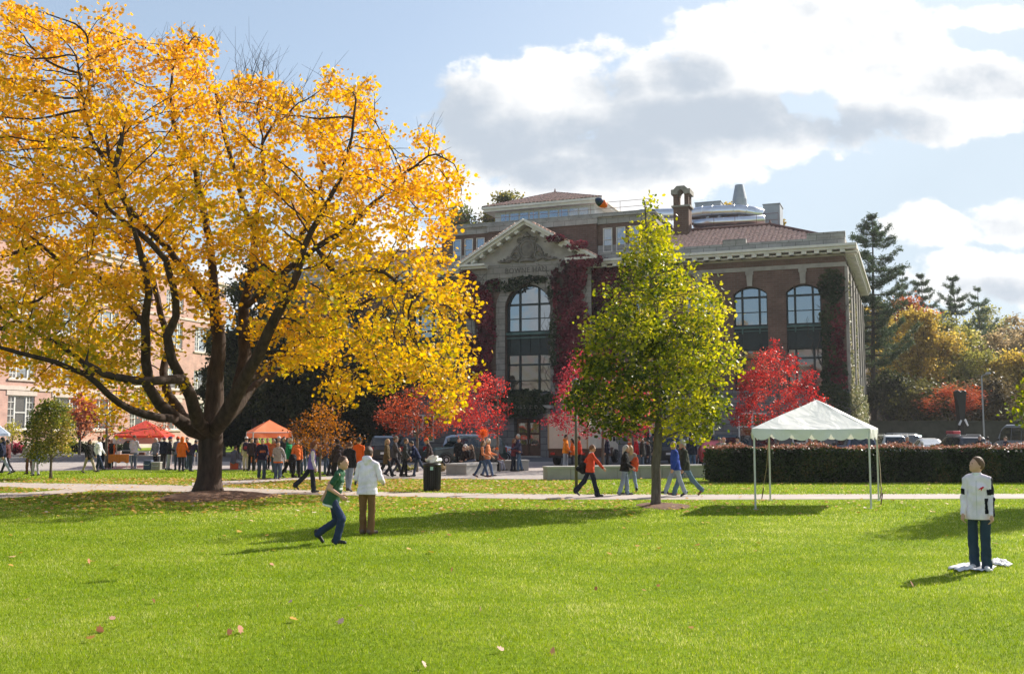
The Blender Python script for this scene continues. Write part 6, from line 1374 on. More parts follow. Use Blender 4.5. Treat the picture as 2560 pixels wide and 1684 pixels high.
    G.cone(O-u*(hem-.02),O+u*.14,(.128+pad*.7)*bw,(.108+pad*.6)*bw,.04,X,1.37); G.cone(O+u*.14,O+u*.34,(.108+pad*.6)*bw,(.112+pad*.5)*(1+(bw-1)*.6),.04,xs,1.33); [G.cone(O+u*.505+xs*q*.04,sh_[(q+1)//2]-xs*q*.03+u*.008,.05+pad*.4,.050+pad*.4,.04) for q in(-1,1)]
    G.cone(O+u*.45,nk+u*.015,.07,.062+.01*(coat>0),.03); G.cone(sh_[0]*.85+sh_[1]*.15+u*.004,sh_[1]*.85+sh_[0]*.15+u*.004,.056+pad*.6,.056+pad*.6,.05)
    if coat>.2: G.cone(O-u*.05,O-u*(.05+coat)+f*.0,.145*bw,.165*bw,.05,X,1.25)
    S2=Field(); S2.noise=.0055
    for (a,e,w_,dn2,sg) in A:
        if tee: S2.cone(a,a+(e-a)*.62,.062,.060,.03)
        else: S2.cone(a,e,.052+pad*.6,.043+pad*.6,.03); S2.cone(e,w_-dn2*.005,.044+pad*.6,.034+pad*.5,.02)
    if hood: G.cone(nk-fs*.075+u*.03-xs*.05,nk-fs*.075+u*.03+xs*.05,.052,.052,.04); G.cone(nk-fs*.09-u*.04,nk-fs*.08+u*.02,.05,.06,.04)
    G.plane(O-u*(hem+max(0,coat)),-u); G.noise=.0055 if res<.0125 else .007
    gm=part(topname,G,cloth(top))
    sm_=part('sleeves',S2,cloth(sleeve or top))
    if collar: C_=Field().cone(nk-u*.03,nk+u*.035,.073,.070,.02); C_.plane(nk+u*.035,u); part('collar',C_,cloth(collar))
    # shoes
    for i in(0,1):
        hip,kn,an,heel,toe,fd,fu=J[i]; Sx=Field(); Sx.cone(heel+fu*.018,toe+fu*.008,.044,.036,.02); Sx.cone(an-fu*.02,heel+fu*.03,.046,.042,.02); Sx.plane(an+fu*.03,fu); Sx.plane(heel-fu*.028,-fu); part('shoe',Sx,mat('shoe_leather',shoes,.6,.2,8),min(res,.013))
    # hair
    if style!='none':
        Hh=Field(); Hh.ell(hc+hu*.012-hf*.006,(.089,.110,.126),Rh,.01)
        if style=='short': Hh.plane(hc+hf*.035+hu*.035,hf*.80-hu*.60); Hh.plane(hc-hu*.05,-hu)
        elif style=='curly': Hh.p.clear(); Hh.ell(hc+hu*.02-hf*.02,(.120,.122,.130),Rh,.01); [Hh.ell(hc+hr*math.cos(q*1.3)*.085+hu*(.05+.05*math.sin(q*2.1))-hf*(.02+.05*math.sin(q)),(.04,.04,.04),Rh,.02) for q in range(9)]; Hh.plane(hc+hf*.045+hu*.03,hf*.85-hu*.52); Hh.plane(hc-hu*.10,-hu)
        else:
            Hh.plane(hc+hf*.035+hu*.035,hf*.86-hu*.5); ln=.16 if style=='bob' else .30; Hh.cone(hc-hf*.05,hc-hf*.075-u*ln,.082,.06,.03,hr,1.15)
            for sg in(-1,1): Hh.cone(hc+hr*sg*.075-hf*.01,hc+hr*sg*.082-hf*.02-u*ln*.85,.03,.028,.03)
        Hh.noise=.004 if style=='short' else .006; part('hair',Hh,hairmat(hair))
    if hat:
        K=Field(); K.ell(hc+hu*.02-hf*.004,(.098,.118,.131),Rh,.01)
        if hat=='hoodup': K.cone(hc-hf*.02-hu*.03,nk-fs*.02,.10,.085,.03); K.plane(hc+hf*.055,hf)
        else: K.plane(hc+hu*(.028 if hat=='cap' else .015),-hu)
        part('cap' if hat=='cap' else 'hood' if hat=='hoodup' else 'knit_hat',K,cloth(hatc))
        if hat=='cap': b=Field().cone(hc+hu*.036+hf*.07,hc+hu*.028+hf*.165,.030,.022,.01,hr,2.4); b.plane(hc+hu*.045,hu*.97+hf*.2); b.plane(hc+hu*.026,-hu); part('cap_peak',b,cloth(hatc),min(res,.012))
        if hat=='pom': part('bobble',Field().ell(hc+hu*.155,(.035,.035,.035),Rh),cloth(hatc))
    if res<.013:
        for sg in(-1,1):
            e=MB(); c=(hc+hf*.0900+hr*sg*.031+hu*.006)*s; e.lathe([(.001,-.009),(.007,-.006),(.0095,0),(.007,.006),(.001,.009)],tuple(c),8); e.build('eye',mat('eye_dark',(.02,.015,.012),.2),root,smooth=True)
    loc=lambda v: Vector(root.location)+Matrix.Rotation(rad(dr-90),3,'Z')@Vector(tuple(np.array(v)*s))
    return dict(garment=gm,sleeves=sm_,root=root,O=O,u=u,f=f,xs=xs,fs=fs,hc=hc,A=A,J=J,s=s,nk=nk,sh=sh_,part=part,loc=loc,dr=dr,hf=hf,hr=hr,hu=hu)
def backpack(b,cols,lab,size=1.,front=False,name='backpack'):
    s=b['s']; c=b['O']+b['u']*.30-b['fs']*.22*(1 if not front else -1); o=empty(name,tuple(b['loc'](c)),rad(b['dr']-90),lab,'bag')
    R3=np.stack([b['xs'],b['fs'],b['u']],1); fl=Field().ell((0,0,0),(.155*size,.10*size,.225*size),R3,.02).cone(-b['u']*.12,b['u']*.1,.11*size,.10*size,.04,b['xs'],1.25); P,Q=fl.mesh(.014); np_mesh('pack_body',P,Q,cloth(cols[0]),o,smooth=True)
    fl=Field().ell(-b['fs']*.085*size-b['u']*.06,(.11*size,.05*size,.10*size),R3,.02); P,Q=fl.mesh(.012); np_mesh('front_pocket',P,Q,cloth(cols[1]),o,smooth=True)
    for sg in(-1,1):
        m_=MB(); q=b['xs']*sg*.09; m_.tube([q+b['u']*.16,q*1.2+b['u']*.24+b['fs']*.14,q*1.3+b['u']*.12+b['fs']*.30,q*1.1-b['u']*.08+b['fs']*.26],.018,6); m_.build('strap',cloth(cols[0]),o)
def handbag(b,i,col,lab,r=(.15,.07,.13),drop=.16,cat='bag',name='shoulder_bag',off=(0,0,0)):
    w=b['A'][i][2]; o=empty(name,tuple(b['loc'](w+np.array(off))),rad(b['dr']-90),lab,cat); fl=Field().ell((0,0,-drop),r,np.eye(3),.02).cone((0,-r[1],-drop-.03),(0,r[1],-drop-.03),r[0]*.5,r[0]*.5,.05); P,Q=fl.mesh(.013); np_mesh('bag_body',P,Q,cloth(col),o,smooth=True)
    m_=MB(); m_.tube([(-r[0]*.6,0,-drop+r[2]*.6),(-.03,0,0.01),(.03,0,0.01),(r[0]*.6,0,-drop+r[2]*.6)],.010,6); m_.build('handle',cloth(col),o)
JEAN=(.07,.10,.16); LJ=(.22,.28,.36); NAVY=(.022,.026,.055); BLK=(.014,.014,.016); KHA=(.38,.31,.22); ORA=(.75,.17,.025); RED=(.55,.03,.03); GRY=(.42,.42,.44); WHT=(.78,.78,.80); ROR=(.68,.10,.03)
BRN=(.10,.05,.025); BLD=(.38,.24,.12); GRH=(.45,.44,.42); DKH=(.025,.018,.014)
WK=((24,6),(-20,14)); WK2=((-18,16),(26,8)); WF=(-6,22); WF2=(22,-6); AW=((-22,6,18),(24,6,22)); AW2=((24,6,22),(-22,6,18))
# ------ foreground three
bR=person(829,1359,-4,'person running across the lawn in a dark green tee shirt, looking up',top=(.035,.10,.055),pants=(.03,.045,.10),hair=(.09,.04,.02),shoes=(.015,.015,.018),H=1.70,legs=((8,62),(30,44)),arms=((-38,12,30),(-12,10,86)),lean=17,head=(-14,16),res=.0095,tee=True,feet=(52,2),hem=.13,bulk=1.04,flare=.012,wcut=-.03,topname='tee_shirt',skin=(.60,.33,.24))
hm=Field().cone(bR['O']-bR['u']*.15,bR['O']-bR['u']*.10,.142,.142,.02,np.array([1.,0,0]),1.36); hm.plane(bR['O']-bR['u']*.10,bR['u']); hm.plane(bR['O']-bR['u']*.165,-bR['u']); bR['part']('undershirt_hem',hm,cloth(WHT))
def shirt_print(c):
    q=c/bR['s']-bR['O']; x=q@bR['xs']; z=q@bR['u']; y=q@bR['fs']
    return (y>.04)&(np.abs(x)<.105)&(((z>.20)&(z<.235))|((z>.25)&(z<.30)&(np.sin(x*120)>-.5))|((z>.315)&(z<.335)))
patch(bR['garment'],(.60,.64,.60),shirt_print)
bH=person(917,1335,78,'person seen from behind in a white hooded sweatshirt and brown trousers',top=(.88,.78,.88),pants=(.20,.105,.045),hair=(.07,.035,.02),shoes=(.12,.085,.06),H=1.76,legs=((2,2),(0,4)),arms=((8,16,72),(6,18,66)),lean=3,head=(-4,6),res=.0095,hood=True,hem=.14,bulk=1.13,flare=.014,topname='hooded_sweatshirt',toes=(14,24))
bB=person(2452,1424,238,'boy in a white tracksuit top with black panels standing on white cloth',top=(.84,.76,.84),pants=(.03,.055,.085),hair=(.13,.065,.03),shoes=(.72,.70,.68),H=1.69,legs=((4,3),(-2,4)),arms=((4,7,14),(2,8,18)),lean=-1,head=(-52,14),res=.0095,hem=.15,bulk=.96,sw=.90,flare=.016,topname='tracksuit_top',toes=(12,14),collar=WHT,skin=(.58,.34,.25))
def sleeve_panels(c):
    out=np.zeros(len(c),bool)
    for i in(0,1):
        a,e,w_,dn2,sg=bB['A'][i]; q=c/bB['s']; near=(q@bB['xs'])*sg>0; d=e-a; t=((q-a)@d)/(d@d); oute=((q-a)@bB['xs'])*sg
        d2=w_-e; t2=((q-e)@d2)/(d2@d2); o2=((q-e)@bB['xs'])*sg; f2=(q-e)@bB['fs']
        out|=near&(((t>.50)&(t<.80)&(t2<.02)&(oute>(-.02 if i==0 else .025)))|((t<=.50)&(oute>.052)&(i==0))|((t2>-.05)&(o2>.036)&(i==0)))
    return out
patch(bB['sleeves'],(.012,.012,.018),sleeve_panels)
patch(bB['garment'],(.012,.012,.018),lambda c: (lambda q: (-(q@bB['xs'])>.108)&(q@bB['u']<.18)&(q@bB['u']>-.06))(c/bB['s']-bB['O']))
zp=MB(); zp.tube([(bB['O']+bB['u']*z+bB['fs']*y)*bB['s'] for z,y in((-.08,.172),(.1,.152),(.25,.158),(.36,.148),(.45,.10))],.004,5); zp.build('zip',mat('zip_metal',(.5,.5,.5),.4),bB['root'])
lg=MB(); c=(bB['O']+bB['u']*.33+bB['fs']*.140-bB['xs']*.075)*bB['s']; ex,ey=bB['xs'],bB['u']
pts=[(-.038,.022),(-.02,.030),(-.005,.022),(.012,.012),(.030,-.004),(.040,-.022),(.028,-.012),(.012,-.004),(.004,-.020),(.010,-.034),(-.004,-.022),(-.008,-.004),(-.024,.006)]
lg.add([c+ex*x*1.1+ey*y*1.1+bB['fs']*d_ for d_ in(0,.006) for x,y in pts],[tuple(range(12,-1,-1)),tuple(range(13,26))]+[(i,(i+1)%13,13+(i+1)%13,13+i) for i in range(13)]); lg.build('chest_emblem',cloth((.55,.02,.05)),bB['root'])
# white cloth under the boy's feet
def rag(pts,lab,sd):
    rng=np.random.default_rng(sd); g0=[ground(*q) for q in pts]; c=np.mean(g0,0); V=[(0,0,.02)];n=len(g0); F_=[]; mseg=6; rings=5
    ring=[]
    for i in range(n):
        for k in range(mseg): ring.append(g0[i]+(g0[(i+1)%n]-g0[i])*k/mseg-c)
    V=[];N_=len(ring)
    for r_ in range(rings+1):
        for q in ring:
            t=r_/rings; w_=q*t*(1+rng.normal(0,.05)); V.append((w_[0],w_[1],.030+.016*math.sin(13*w_[0]+7*w_[1])*(t<1)+rng.uniform(0,.026)-.018*(t==1)))
    for r_ in range(rings):
        for i in range(N_): F_.append((r_*N_+i,(r_+1)*N_+i,(r_+1)*N_+(i+1)%N_,r_*N_+(i+1)%N_))
    o=np_mesh('cloth_on_grass',np.array(V),np.array(F_),fabric('white_cloth',(.78,.77,.78),.15),smooth=True); o.location=tuple(c); md=o.modifiers.new('thick','SOLIDIFY'); md.thickness=.004; tag(o,lab,'cloth')
rag([(2368,1424),(2395,1414),(2440,1408),(2480,1413),(2488,1422),(2480,1429),(2430,1428),(2395,1430)],'crumpled white cloth spread under the boy\'s feet',5)
rag([(2478,1404),(2494,1399),(2516,1408),(2531,1414),(2522,1418),(2485,1415)],'loose white cloth corner on the grass behind the boy',6)
# ------ walkers on the path
m_=.0125
b=person(1476,1241,8,'person in a red orange jacket walking right on the path, swinging an arm',top=(.66,.075,.03),pants=(.02,.025,.04),hair=(.20,.08,.04),H=1.66,legs=((-26,16),(16,2)),arms=((-30,14,12),(40,24,6)),lean=5,res=m_,feet=(38,0),style='short',hem=.10,flare=.03,bulk=1.05,collar=WHT)
handbag(b,0,BLK,'bulky black bag hanging behind the red orange jacket',(.16,.16,.20),.02,off=(0,.04,.06))
b=person(1562,1237,-8,'grey haired person in a black jacket and pale jeans holding an orange bundle',top=BLK,pants=LJ,hair=GRH,H=1.62,legs=((8,4),(-8,8)),arms=((20,10,70),(10,14,50)),lean=4,res=m_,style='bob',hem=.10,bulk=1.2,flare=.015)
crumple('orange_bundle',tuple(b['loc'](b['A'][0][2]+np.array([-.04,.0,-.03]))),.13,.10,.18,cloth(ROR),'orange jacket bundle carried by the grey haired person','jacket',8)
person(1578,1229,100,'person with long blond hair walking just behind the grey haired person',top=(.25,.20,.17),pants=LJ,hair=BLD,H=1.6,res=.015,style='long',legs=WK,feet=WF,arms=AW)
person(1690,1240.5,190,'person in a bright blue jacket and pale jeans walking left behind the young tree trunk',top=(.03,.07,.36),pants=(.30,.35,.42),hair=(.25,.19,.14),H=1.72,legs=((-14,10),(24,4)),arms=((12,8,14),(-12,8,10)),lean=4,res=m_,feet=(24,-6),hem=.10,bulk=1.14,head=(12,0),shoes=(.03,.022,.018),flare=.012,style='short')
person(1713,1238,190,'capped person in a dark olive jacket beside the blue jacketed walker',top=(.05,.055,.04),pants=(.10,.17,.22),hair=GRH,H=1.84,legs=((-28,16),(24,4)),arms=((8,8,16),(-10,8,12)),lean=4,res=m_,feet=(40,-6),hem=.10,bulk=1.16,hat='cap',hatc=(.38,.40,.34),collar=ROR,shoes=(.16,.08,.04),flare=.014)
person(778,1230.5,10,'curly haired person in a lilac vest with white sleeves striding along the path',top=(.20,.15,.42),sleeve=(.72,.66,.64),pants=(.025,.028,.035),hair=(.16,.05,.02),H=1.68,legs=((-34,12),(6,0)),arms=((-8,10,16),(6,8,16)),lean=4,res=m_,feet=(46,0),style='curly',hem=.12,flare=.03,topname='vest')
person(872,1229,75,'person in a black jacket and grey jeans partly hidden behind the white hooded sweatshirt',top=(.025,.024,.028),pants=(.24,.27,.33),hair=(.10,.04,.025),H=1.68,legs=((8,4),(-8,8)),res=m_,feet=(0,14),style='short')
person(895,1212,80,'person in a vivid orange sweatshirt and dark cap behind the white hooded sweatshirt',top=(.80,.13,.02),pants=JEAN,H=1.80,res=.014,hat='cap',hatc=(.03,.035,.05),bulk=1.12)
person(843,1206,120,'dark hooded person beside the small orange brown tree',top=(.05,.038,.05),pants=(.02,.018,.022),H=1.70,res=.014,hat='cap',hatc=(.03,.025,.03),hood=True)
# ------ group coming along the upper path
bN=person(654,1197,-70,'person in a navy sweatshirt with orange chest lettering and jeans',top=(.022,.018,.045),pants=(.045,.07,.11),hair=BRN,H=1.74,legs=((4,2),(-16,4)),arms=((8,10,60),(-6,14,14)),res=.0125,feet=(0,10),flare=.02,bulk=1.06) 
patch(bN['garment'],(.55,.16,.06),lambda c: (lambda q: (q@bN['fs']>.03)&(np.abs(q@bN['xs'])<.12)&(q@bN['u']>.20)&(q@bN['u']<.30)&(np.sin((q@bN['xs'])*105)>-.55))(c/bN['s']-bN['O']))
bL=person(694,1197,-80,'smiling dark haired person in a grey sweater with an orange hem and jeans',top=(.36,.34,.36),pants=(.07,.10,.17),hair=DKH,H=1.60,legs=((6,3),(-6,3)),arms=((14,26,14),(10,10,75)),res=.0125,flare=.025,bulk=1.12,style='bob')
hm=Field().cone(bL['O']-bL['u']*.15,bL['O']-bL['u']*.10,.158,.156,.02,np.array([1.,0,0]),1.36); hm.plane(bL['O']-bL['u']*.105,bL['u']); hm.plane(bL['O']-bL['u']*.17,-bL['u']); bL['part']('shirt_hem',hm,cloth(ORA))
b=person(721,1194,-10,'person in a bright green hooded sweatshirt and black trousers',top=(.01,.22,.085),pants=BLK,hair=GRH,H=1.76,legs=((-20,14),(20,4)),arms=((8,8,30),(-8,8,20)),res=.0135,feet=(26,-4),hood=True,hat='cap',hatc=(.5,.48,.42),bulk=1.1)
b=person(741,1194,-60,'long haired person in an orange top carrying a black bag',top=(.74,.17,.04),pants=(.02,.018,.02),hair=(.16,.07,.03),H=1.70,legs=((10,4),(-16,10)),arms=((-6,10,20),(12,12,30)),res=.0135,feet=(0,16),style='long')
handbag(b,1,BLK,'large black shoulder bag at the hip of the orange topped person',(.17,.13,.19),.02)
# backpack man and neighbours by the orange canopy
b=person(614,1176,100,'person in a cream shirt and pale cap under the orange canopy edge',top=(.62,.48,.33),pants=(.62,.50,.38),H=1.74,res=.015,hat='cap',hatc=(.62,.56,.54),arms=((10,10,30),(8,8,30)),legs=((3,2),(-3,2)))
backpack(b,((.04,.025,.05),(.30,.03,.05)),'maroon and navy backpack worn by the cream shirted person')
b=person(583,1173,60,'person in pale jeans sitting on an orange cooler beside the maple trunk',top=(.10,.10,.14),pants=(.26,.32,.42),H=1.72,res=.016,seat=.46,legs=((82,80),(78,74)),arms=((20,8,50),(25,8,50)),lean=8)
p=ground(583,1172.5); o=empty('cooler',(p[0]+.05,p[1]-.02,0),0,'orange drink cooler used as a seat by the maple trunk','cooler'); q=MB(); q.lathe([(.20,0),(.22,.05),(.22,.36)],n=20); q.build('body',mat('orange_cooler',(.45,.08,.02),.45),o); q=MB(); q.lathe([(.23,.36),(.23,.41),(.1,.43)],n=20); q.build('lid',mat('white_lid',(.6,.58,.55),.45),o)
for x,y,h,t,dr_,lb in((641,1176,1.66,(.62,.08,.02),-60,'person in a dark orange shirt under the orange canopy behind the tent pole'),(668,1174,1.66,(.66,.10,.03),-100,'person in a red orange shirt in the middle of the orange canopy shade'),(697,1174,1.74,(.03,.03,.05),-110,'dark dressed person with short hair at the right end of the orange canopy'),(758,1178,1.76,(.05,.055,.05),-80,'dark dressed person just right of the orange topped one'),(773,1176,1.66,(.06,.03,.02),200,'person in a dark jacket in front of the orange brown tree')):
    person(x,y,dr_,lb,top=t,pants=JEAN if x>690 else BLK,hair=BRN,H=h,res=.017,hat='cap' if x in(697,) else None,hatc=(.55,.52,.5))
person(793,1182,100,'person in grey jeans half hidden by the orange brown tree leaves',top=(.12,.04,.05),pants=(.10,.13,.19),H=1.68,res=.017)
# ------ left side crowd
person(4,1186,178,'person in a navy hooded jacket and pale jeans walking at the left edge',top=NAVY,pants=(.40,.42,.50),hair=DKH,H=1.80,legs=WK,feet=WF,arms=AW,res=.015,hood=True)
person(17,1184,180,'dark trousered person beside the walker at the left edge',top=(.12,.04,.04),pants=(.03,.028,.04),H=1.66,legs=WK2,feet=WF2,res=.016)
b=person(72,1185,150,'stooping person with a pale hat and brown trousers on the left lawn',top=(.35,.27,.24),pants=(.14,.06,.04),hair=GRH,H=1.62,lean=28,legs=((6,8),(-6,8)),arms=((30,8,60),(35,8,50)),res=.015,hat='cap',hatc=(.62,.54,.46))
person(88,1189,140,'person in a violet blue jacket behind the small green tree',top=(.10,.12,.36),pants=(.45,.40,.46),hair=BRN,H=1.60,res=.015,hem=.2,legs=((6,4),(-6,4)))
b=person(221,1183,-20,'long haired person in a black coat and khaki trousers walking by the left lawn',top=(.025,.022,.022),pants=KHA,hair=(.14,.05,.025),H=1.64,legs=((26,4),(-18,4)),feet=(-4,18),arms=((8,8,30),(-6,8,20)),res=.0145,style='long',coat=.12)
person(244,1180,-10,'person in a white shirt and dark jeans walking right beside the black coated one',top=(.72,.72,.74),pants=(.03,.04,.075),hair=DKH,H=1.74,legs=((-6,8),(28,4)),feet=(10,-6),arms=((10,8,30),(-14,8,20)),res=.0145)
person(253,1171,80,'black dressed person with a dark bag behind the white shirted walker',top=BLK,pants=BLK,hair=DKH,H=1.70,res=.017)
person(268,1170,100,'person in a red orange shirt right behind the thin pink tree trunk',top=(.62,.10,.03),pants=BLK,hair=BRN,H=1.62,res=.017)
person(277,1170,-100,'person in orange sleeves and dark vest standing right of the pink tree',top=(.04,.035,.03),sleeve=(.7,.14,.03),pants=BLK,hair=GRH,H=1.58,res=.017)
person(333,1171,86,'person in a pale grey sweatshirt and blue jeans facing the food table',top=(.58,.56,.60),pants=(.13,.18,.28),hair=BRN,H=1.80,res=.0145,arms=((10,12,50),(14,12,60)),bulk=1.12,legs=((1,1),(-1,2)),shoes=(.5,.48,.46))
person(397,1169,-90,'dark blue dressed person under the right end of the red canopy',top=(.03,.05,.07),pants=BLK,H=1.70,res=.017)
person(408,1172,80,'person in a magenta cap and dark jacket near the coolers',top=(.02,.02,.035),pants=(.03,.025,.025),H=1.72,res=.016,hat='cap',hatc=(.40,.10,.16))
person(421,1175,20,'person in a black jacket, violet cap and pale jeans near the coolers',top=(.022,.018,.03),pants=(.36,.36,.42),H=1.74,res=.015,hat='cap',hatc=(.08,.05,.12),arms=((14,8,70),(10,8,60)))
person(443,1175,120,'person in an orange cap and blue grey shirt left of the maple trunk',top=(.16,.16,.24),pants=(.04,.05,.09),H=1.74,res=.016,hat='knit',hatc=(.72,.10,.03))
b=person(453,1178,95,'broad person in a blaze orange hooded jacket beside the maple trunk',top=(.78,.15,.015),pants=(.035,.035,.06),H=1.74,res=.0145,hat='hoodup',hatc=(.76,.15,.02),bulk=1.18,hem=.2,arms=((10,14,40),(14,16,50)))
person(477,1178,60,'stooping dark clothed person against the left of the maple trunk',top=(.03,.025,.05),pants=(.05,.06,.10),H=1.66,lean=26,res=.016,arms=((30,8,40),(36,8,40)))
# ------ plaza
b=person(966,1192,-5,'person in a long olive brown coat walking right past the litter bin',top=(.11,.075,.035),pants=(.02,.022,.03),hair=BLD,H=1.70,legs=((-22,6),(22,4)),feet=(26,-4),arms=((-12,8,14),(10,8,14)),res=.014,coat=.22,style='bob',flare=.02)
person(986,1190,5,'tall capped person in a dark plaid jacket walking behind the olive coat',top=(.07,.065,.07),pants=(.03,.03,.045),hair=BRN,H=1.84,legs=WK,feet=WF,arms=AW,res=.0145,hat='cap',hatc=(.20,.18,.15))
b=person(996,1189,0,'child in a dark jacket walking with a black backpack',top=(.06,.055,.06),pants=(.09,.10,.13),hair=BLD,H=1.30,legs=((-24,14),(18,4)),feet=(26,-4),arms=AW2,res=.0135)
backpack(b,((.014,.014,.016),(.02,.02,.022)),'black backpack worn by the walking child',.9)
person(1044,1191,185,'person in a navy jacket and jeans bending left of the litter bin',top=(.012,.022,.07),pants=(.05,.07,.12),hair=DKH,H=1.68,legs=((-26,16),(14,4)),feet=(34,0),lean=24,arms=((30,8,40),(20,8,30)),res=.0145)
person(1077,1192,186,'person in an orange cap and dark brown jacket just behind the litter bin',top=(.055,.038,.04),pants=(.03,.035,.05),hair=BRN,H=1.76,lean=14,arms=((16,8,16),(10,8,20)),res=.0145,hat='cap',hatc=(.75,.10,.03),head=(0,-14))
ss=dict(seat=.60,legs=((84,82),(80,80)),res=.015,lean=10)
person(1157,1180,20,'white haired person in a black coat sitting on the planter wall',top=(.014,.012,.014),pants=(.16,.15,.09),hair=(.62,.60,.58),H=1.72,style='bob',arms=((24,8,50),(20,8,60)),**ss)
person(1171,1181,200,'person with a pink face leaning in beside the white haired one on the wall',top=(.03,.02,.018),pants=BLK,hair=(.22,.09,.05),H=1.56,arms=((24,8,50),(20,8,60)),**{**ss,'lean':20})
person(1174,1177,200,'fair haired child sitting behind on the planter wall',top=(.05,.05,.055),pants=BLK,hair=(.35,.28,.18),H=1.45,arms=((24,8,50),(20,8,60)),**ss)
person(1184,1181,190,'person with long brown hair sitting at the end of the planter wall',top=(.05,.035,.03),pants=(.10,.13,.20),hair=(.20,.10,.05),H=1.66,style='long',arms=((24,8,50),(20,8,60)),**ss)
b=person(1205,1193,-4,'person walking with an arm raised in a dark vest and blue jeans on the plaza',top=(.05,.03,.028),sleeve=(.6,.20,.10),pants=(.05,.08,.15),hair=(.18,.08,.04),H=1.66,legs=((-20,10),(22,6)),feet=(20,-4),arms=((178,14,6),(10,10,60)),res=.0135,shoes=(.10,.03,.025),style='bob',flare=-.006,head=(0,-10))
o=b['A'][0]; tag(leaves('pompom',R.normal(0,.085,(700,3)),.10,leafmat('pompom_strip',[(0,(.7,.08,.01)),(1,(.85,.22,.03))],.3),None,'needle',up=.1),'fluffy orange pompom held high above the plaza','pompom').location=tuple(b['loc'](o[2]+o[3]*.14))
person(1219,1192,-8,'white haired person in an orange top and jeans walking beside the raised arm',top=(.66,.24,.11),pants=(.08,.12,.22),hair=(.62,.58,.52),H=1.70,legs=((-14,8),(20,6)),feet=(14,-4),arms=((14,8,60),(10,8,40)),res=.014,style='curly',shoes=(.03,.02,.018))
person(1240,1180,-30,'child in an orange knitted hat sitting with legs forward on the plaza wall',top=(.22,.20,.20),pants=(.30,.30,.36),hair=DKH,H=1.42,hat='knit',hatc=(.80,.12,.02),seat=.55,legs=((80,60),(76,70)),lean=4,res=.0145,sleeve=(.45,.07,.07),arms=((30,10,40),(24,10,50)))
b=person(1232,1181,-60,'person in black trousers sitting behind the child in the orange hat',top=(.10,.09,.09),pants=BLK,hair=DKH,H=1.56,seat=.55,legs=((84,80),(80,84)),lean=6,res=.016)
person(1297,1178,186,'tall grey haired person in a navy shirt and jeans in front of the entrance',top=(.055,.05,.095),pants=(.09,.14,.21),hair=GRH,H=1.88,legs=((4,2),(-8,6)),arms=((30,10,40),(24,10,46)),res=.0135,bulk=1.1,skin=(.48,.24,.17))
person(1284,1178,-20,'shorter person standing close to the tall navy shirted one',top=(.16,.035,.045),pants=(.03,.035,.05),hair=(.20,.10,.05),H=1.66,res=.015,style='bob',arms=((14,8,60),(20,8,60)))
wl=dict(res=.0145)
person(1414,1174,-20,'person in a bright orange hooded top behind the long seat wall',top=(.82,.26,.02),pants=(.35,.38,.46),hair=DKH,H=1.84,arms=((10,8,30),(8,10,50)),hood=True,bulk=1.1,**wl)
person(1432,1174,180,'dark haired person in an orange jacket left of the light pole',top=(.76,.17,.02),pants=(.04,.045,.06),hair=DKH,H=1.64,style='bob',**wl)
person(1449,1175,175,'person in a scarlet jacket just right of the light pole',top=(.68,.05,.02),pants=BLK,hair=BRN,H=1.76,**wl)
person(1519,1174,185,'person in a navy jacket and white cap behind the long seat wall',top=(.022,.026,.055),pants=(.025,.025,.03),hair=GRH,H=1.82,hat='cap',hatc=(.68,.66,.60),arms=((6,8,20),(4,8,20)),bulk=1.12,**wl)
b=person(1576,1176,190,'blond person with glasses in an orange and white top behind the wall',top=(.62,.16,.05),pants=JEAN,hair=(.48,.36,.22),H=1.72,style='bob',collar=WHT,**wl)
b=person(1592,1176,182,'person in a red jacket walking left behind the wall',top=(.58,.02,.035),pants=(.03,.05,.07),hair=BRN,H=1.76,arms=((10,8,20),(-10,8,14)),**wl)
handbag(b,0,(.75,.15,.03),'small orange bag hanging beside the red jacket',(.07,.05,.10),.06)
person(1607,1176,184,'long haired person in a dark coat with a pale fur collar behind the wall',top=(.045,.042,.038),pants=(.10,.13,.17),hair=(.24,.13,.07),H=1.72,style='long',collar=(.5,.42,.32),coat=.12,**wl)
person(1623,1175,184,'shorter dark haired person in a grey black jacket behind the wall',top=(.035,.035,.038),pants=(.05,.06,.08),hair=DKH,H=1.56,**wl)
person(1731,1180,100,'dark clothed person with a cap beyond the olive jacketed walker',top=(.02,.022,.04),pants=(.06,.10,.18),H=1.84,hat='cap',hatc=(.02,.02,.03),**wl)
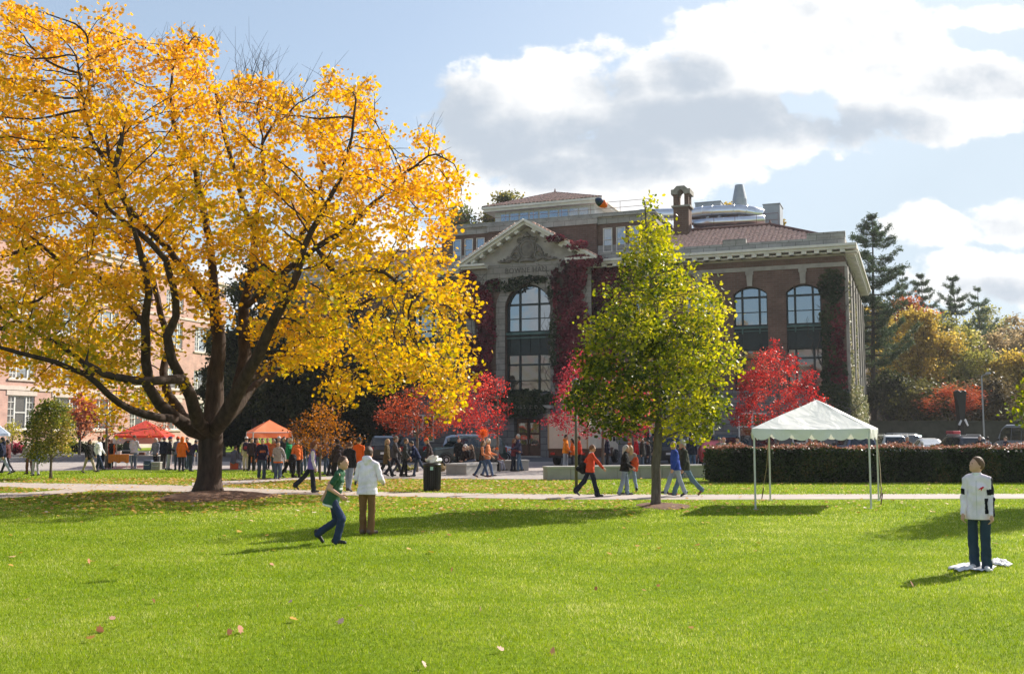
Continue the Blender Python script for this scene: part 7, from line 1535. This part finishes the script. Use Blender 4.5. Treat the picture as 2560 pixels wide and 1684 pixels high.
for x,y,dr_,h,t,pn,hr_,st_,lb in((628,1178,-70,1.7,(.05,.03,.04),BLK,DKH,'short','dark clothed person just left of the orange canopy pole'),(683,1180,-110,1.66,(.5,.12,.05),JEAN,BRN,'bob','person in a faded red top behind the grey sweater'),(708,1182,-60,1.76,(.03,.03,.035),BLK,DKH,'short','dark clothed person between the grey sweater and the green sweatshirt'),(731,1184,-80,1.72,(.30,.29,.27),JEAN,GRH,'short','pale grey clothed person behind the green sweatshirt'),(749,1186,-70,1.64,(.025,.022,.03),JEAN,BRN,'long','long haired person in black behind the orange topped person'),(815,1186,190,1.72,(.05,.05,.09),JEAN,BRN,'short','person in dusk blue behind the lilac vest'),(828,1190,10,1.7,(.03,.03,.03),BLK,DKH,'short','person in plain black left of the dark hooded one'),(388,1171,-100,1.66,(.2,.2,.24),BLK,GRH,'bob','grey clothed person behind the magenta cap'),(466,1174,-90,1.7,(.05,.03,.04),JEAN,DKH,'short','person in dark plum right of the blaze orange jacket'),(1012,1192,5,1.72,(.04,.045,.05),BLK,BRN,'short','person in charcoal walking behind the child with a backpack'),(1147,1178,-90,1.7,(.02,.02,.022),BLK,DKH,'short','dark clothed person standing behind the planter wall'),(1640,1174,186,1.74,(.025,.025,.035),BLK,DKH,'short','dark clothed person left of the black car')):
    person(x,y,dr_,lb,top=t,pants=pn,hair=hr_,style=st_,H=h,res=.0165,legs=((6,4),(-8,6)),arms=((8,8,30),(4,8,40)))
# heads beyond the hedge
for x,Y_,dr_,t,hr_,ht,hc_,H_,lb in((1805,50,-60,(.5,.42,.36),GRH,'cap',(.72,.30,.2),1.70,'person in a white and orange cap just above the left end of the hedge'),(1796,52,60,(.2,.16,.14),(.28,.18,.12),None,None,1.68,'brown haired person just above the left end of the hedge'),(1843,51,200,(.35,.28,.26),DKH,'cap',(.02,.025,.04),1.76,'person in a navy cap looking over the hedge left of the white canopy'),(2021,56,-90,(.6,.10,.04),BRN,None,None,1.66,'person in an orange top under the middle of the white canopy'),(2028,54,160,(.7,.7,.7),GRH,None,None,1.60,'person in white seen through the canopy valance gap'),(2262,49,-95,(.03,.03,.04),(.62,.60,.58),None,None,1.80,'white haired person in a dark jacket with an orange collar behind the hedge'),
    (2300,50,100,(.4,.38,.36),(.55,.5,.42),None,None,1.52,'fair haired person barely showing above the hedge'),(2443,57,-100,(.02,.02,.025),DKH,None,None,1.74,'dark haired person in black right of the sculpture'),(2464,56,110,(.34,.40,.44),DKH,None,None,1.70,'dark haired person in a pale blue grey top behind the hedge'),(2509,57,190,(.03,.03,.06),BRN,None,None,1.70,'person in a dark jacket in front of the camper van')):
    person(x,1150,dr_,lb,top=t,pants=JEAN,hair=hr_,H=H_,res=.016,hat=ht,hatc=hc_ or (.5,.5,.5),Y=Y_,collar=(ROR if x==2262 else None))
# ================================================================= AIR
def haze(dens):
    mb=MB(); mb.box(-420,420,-60,420,-1.,45); m,nt,out=nodes('haze_air'); v=N(nt,'ShaderNodeVolumePrincipled'); v.inputs['Color'].default_value=(.92,.95,1,1); v.inputs['Density'].default_value=dens; v.inputs['Anisotropy'].default_value=.35
    nt.links.new(v.outputs[0],out.inputs['Volume']); tag(mb.build('haze',m),kind='stuff')
haze(.0002)
S.cycles.volume_bounces=0
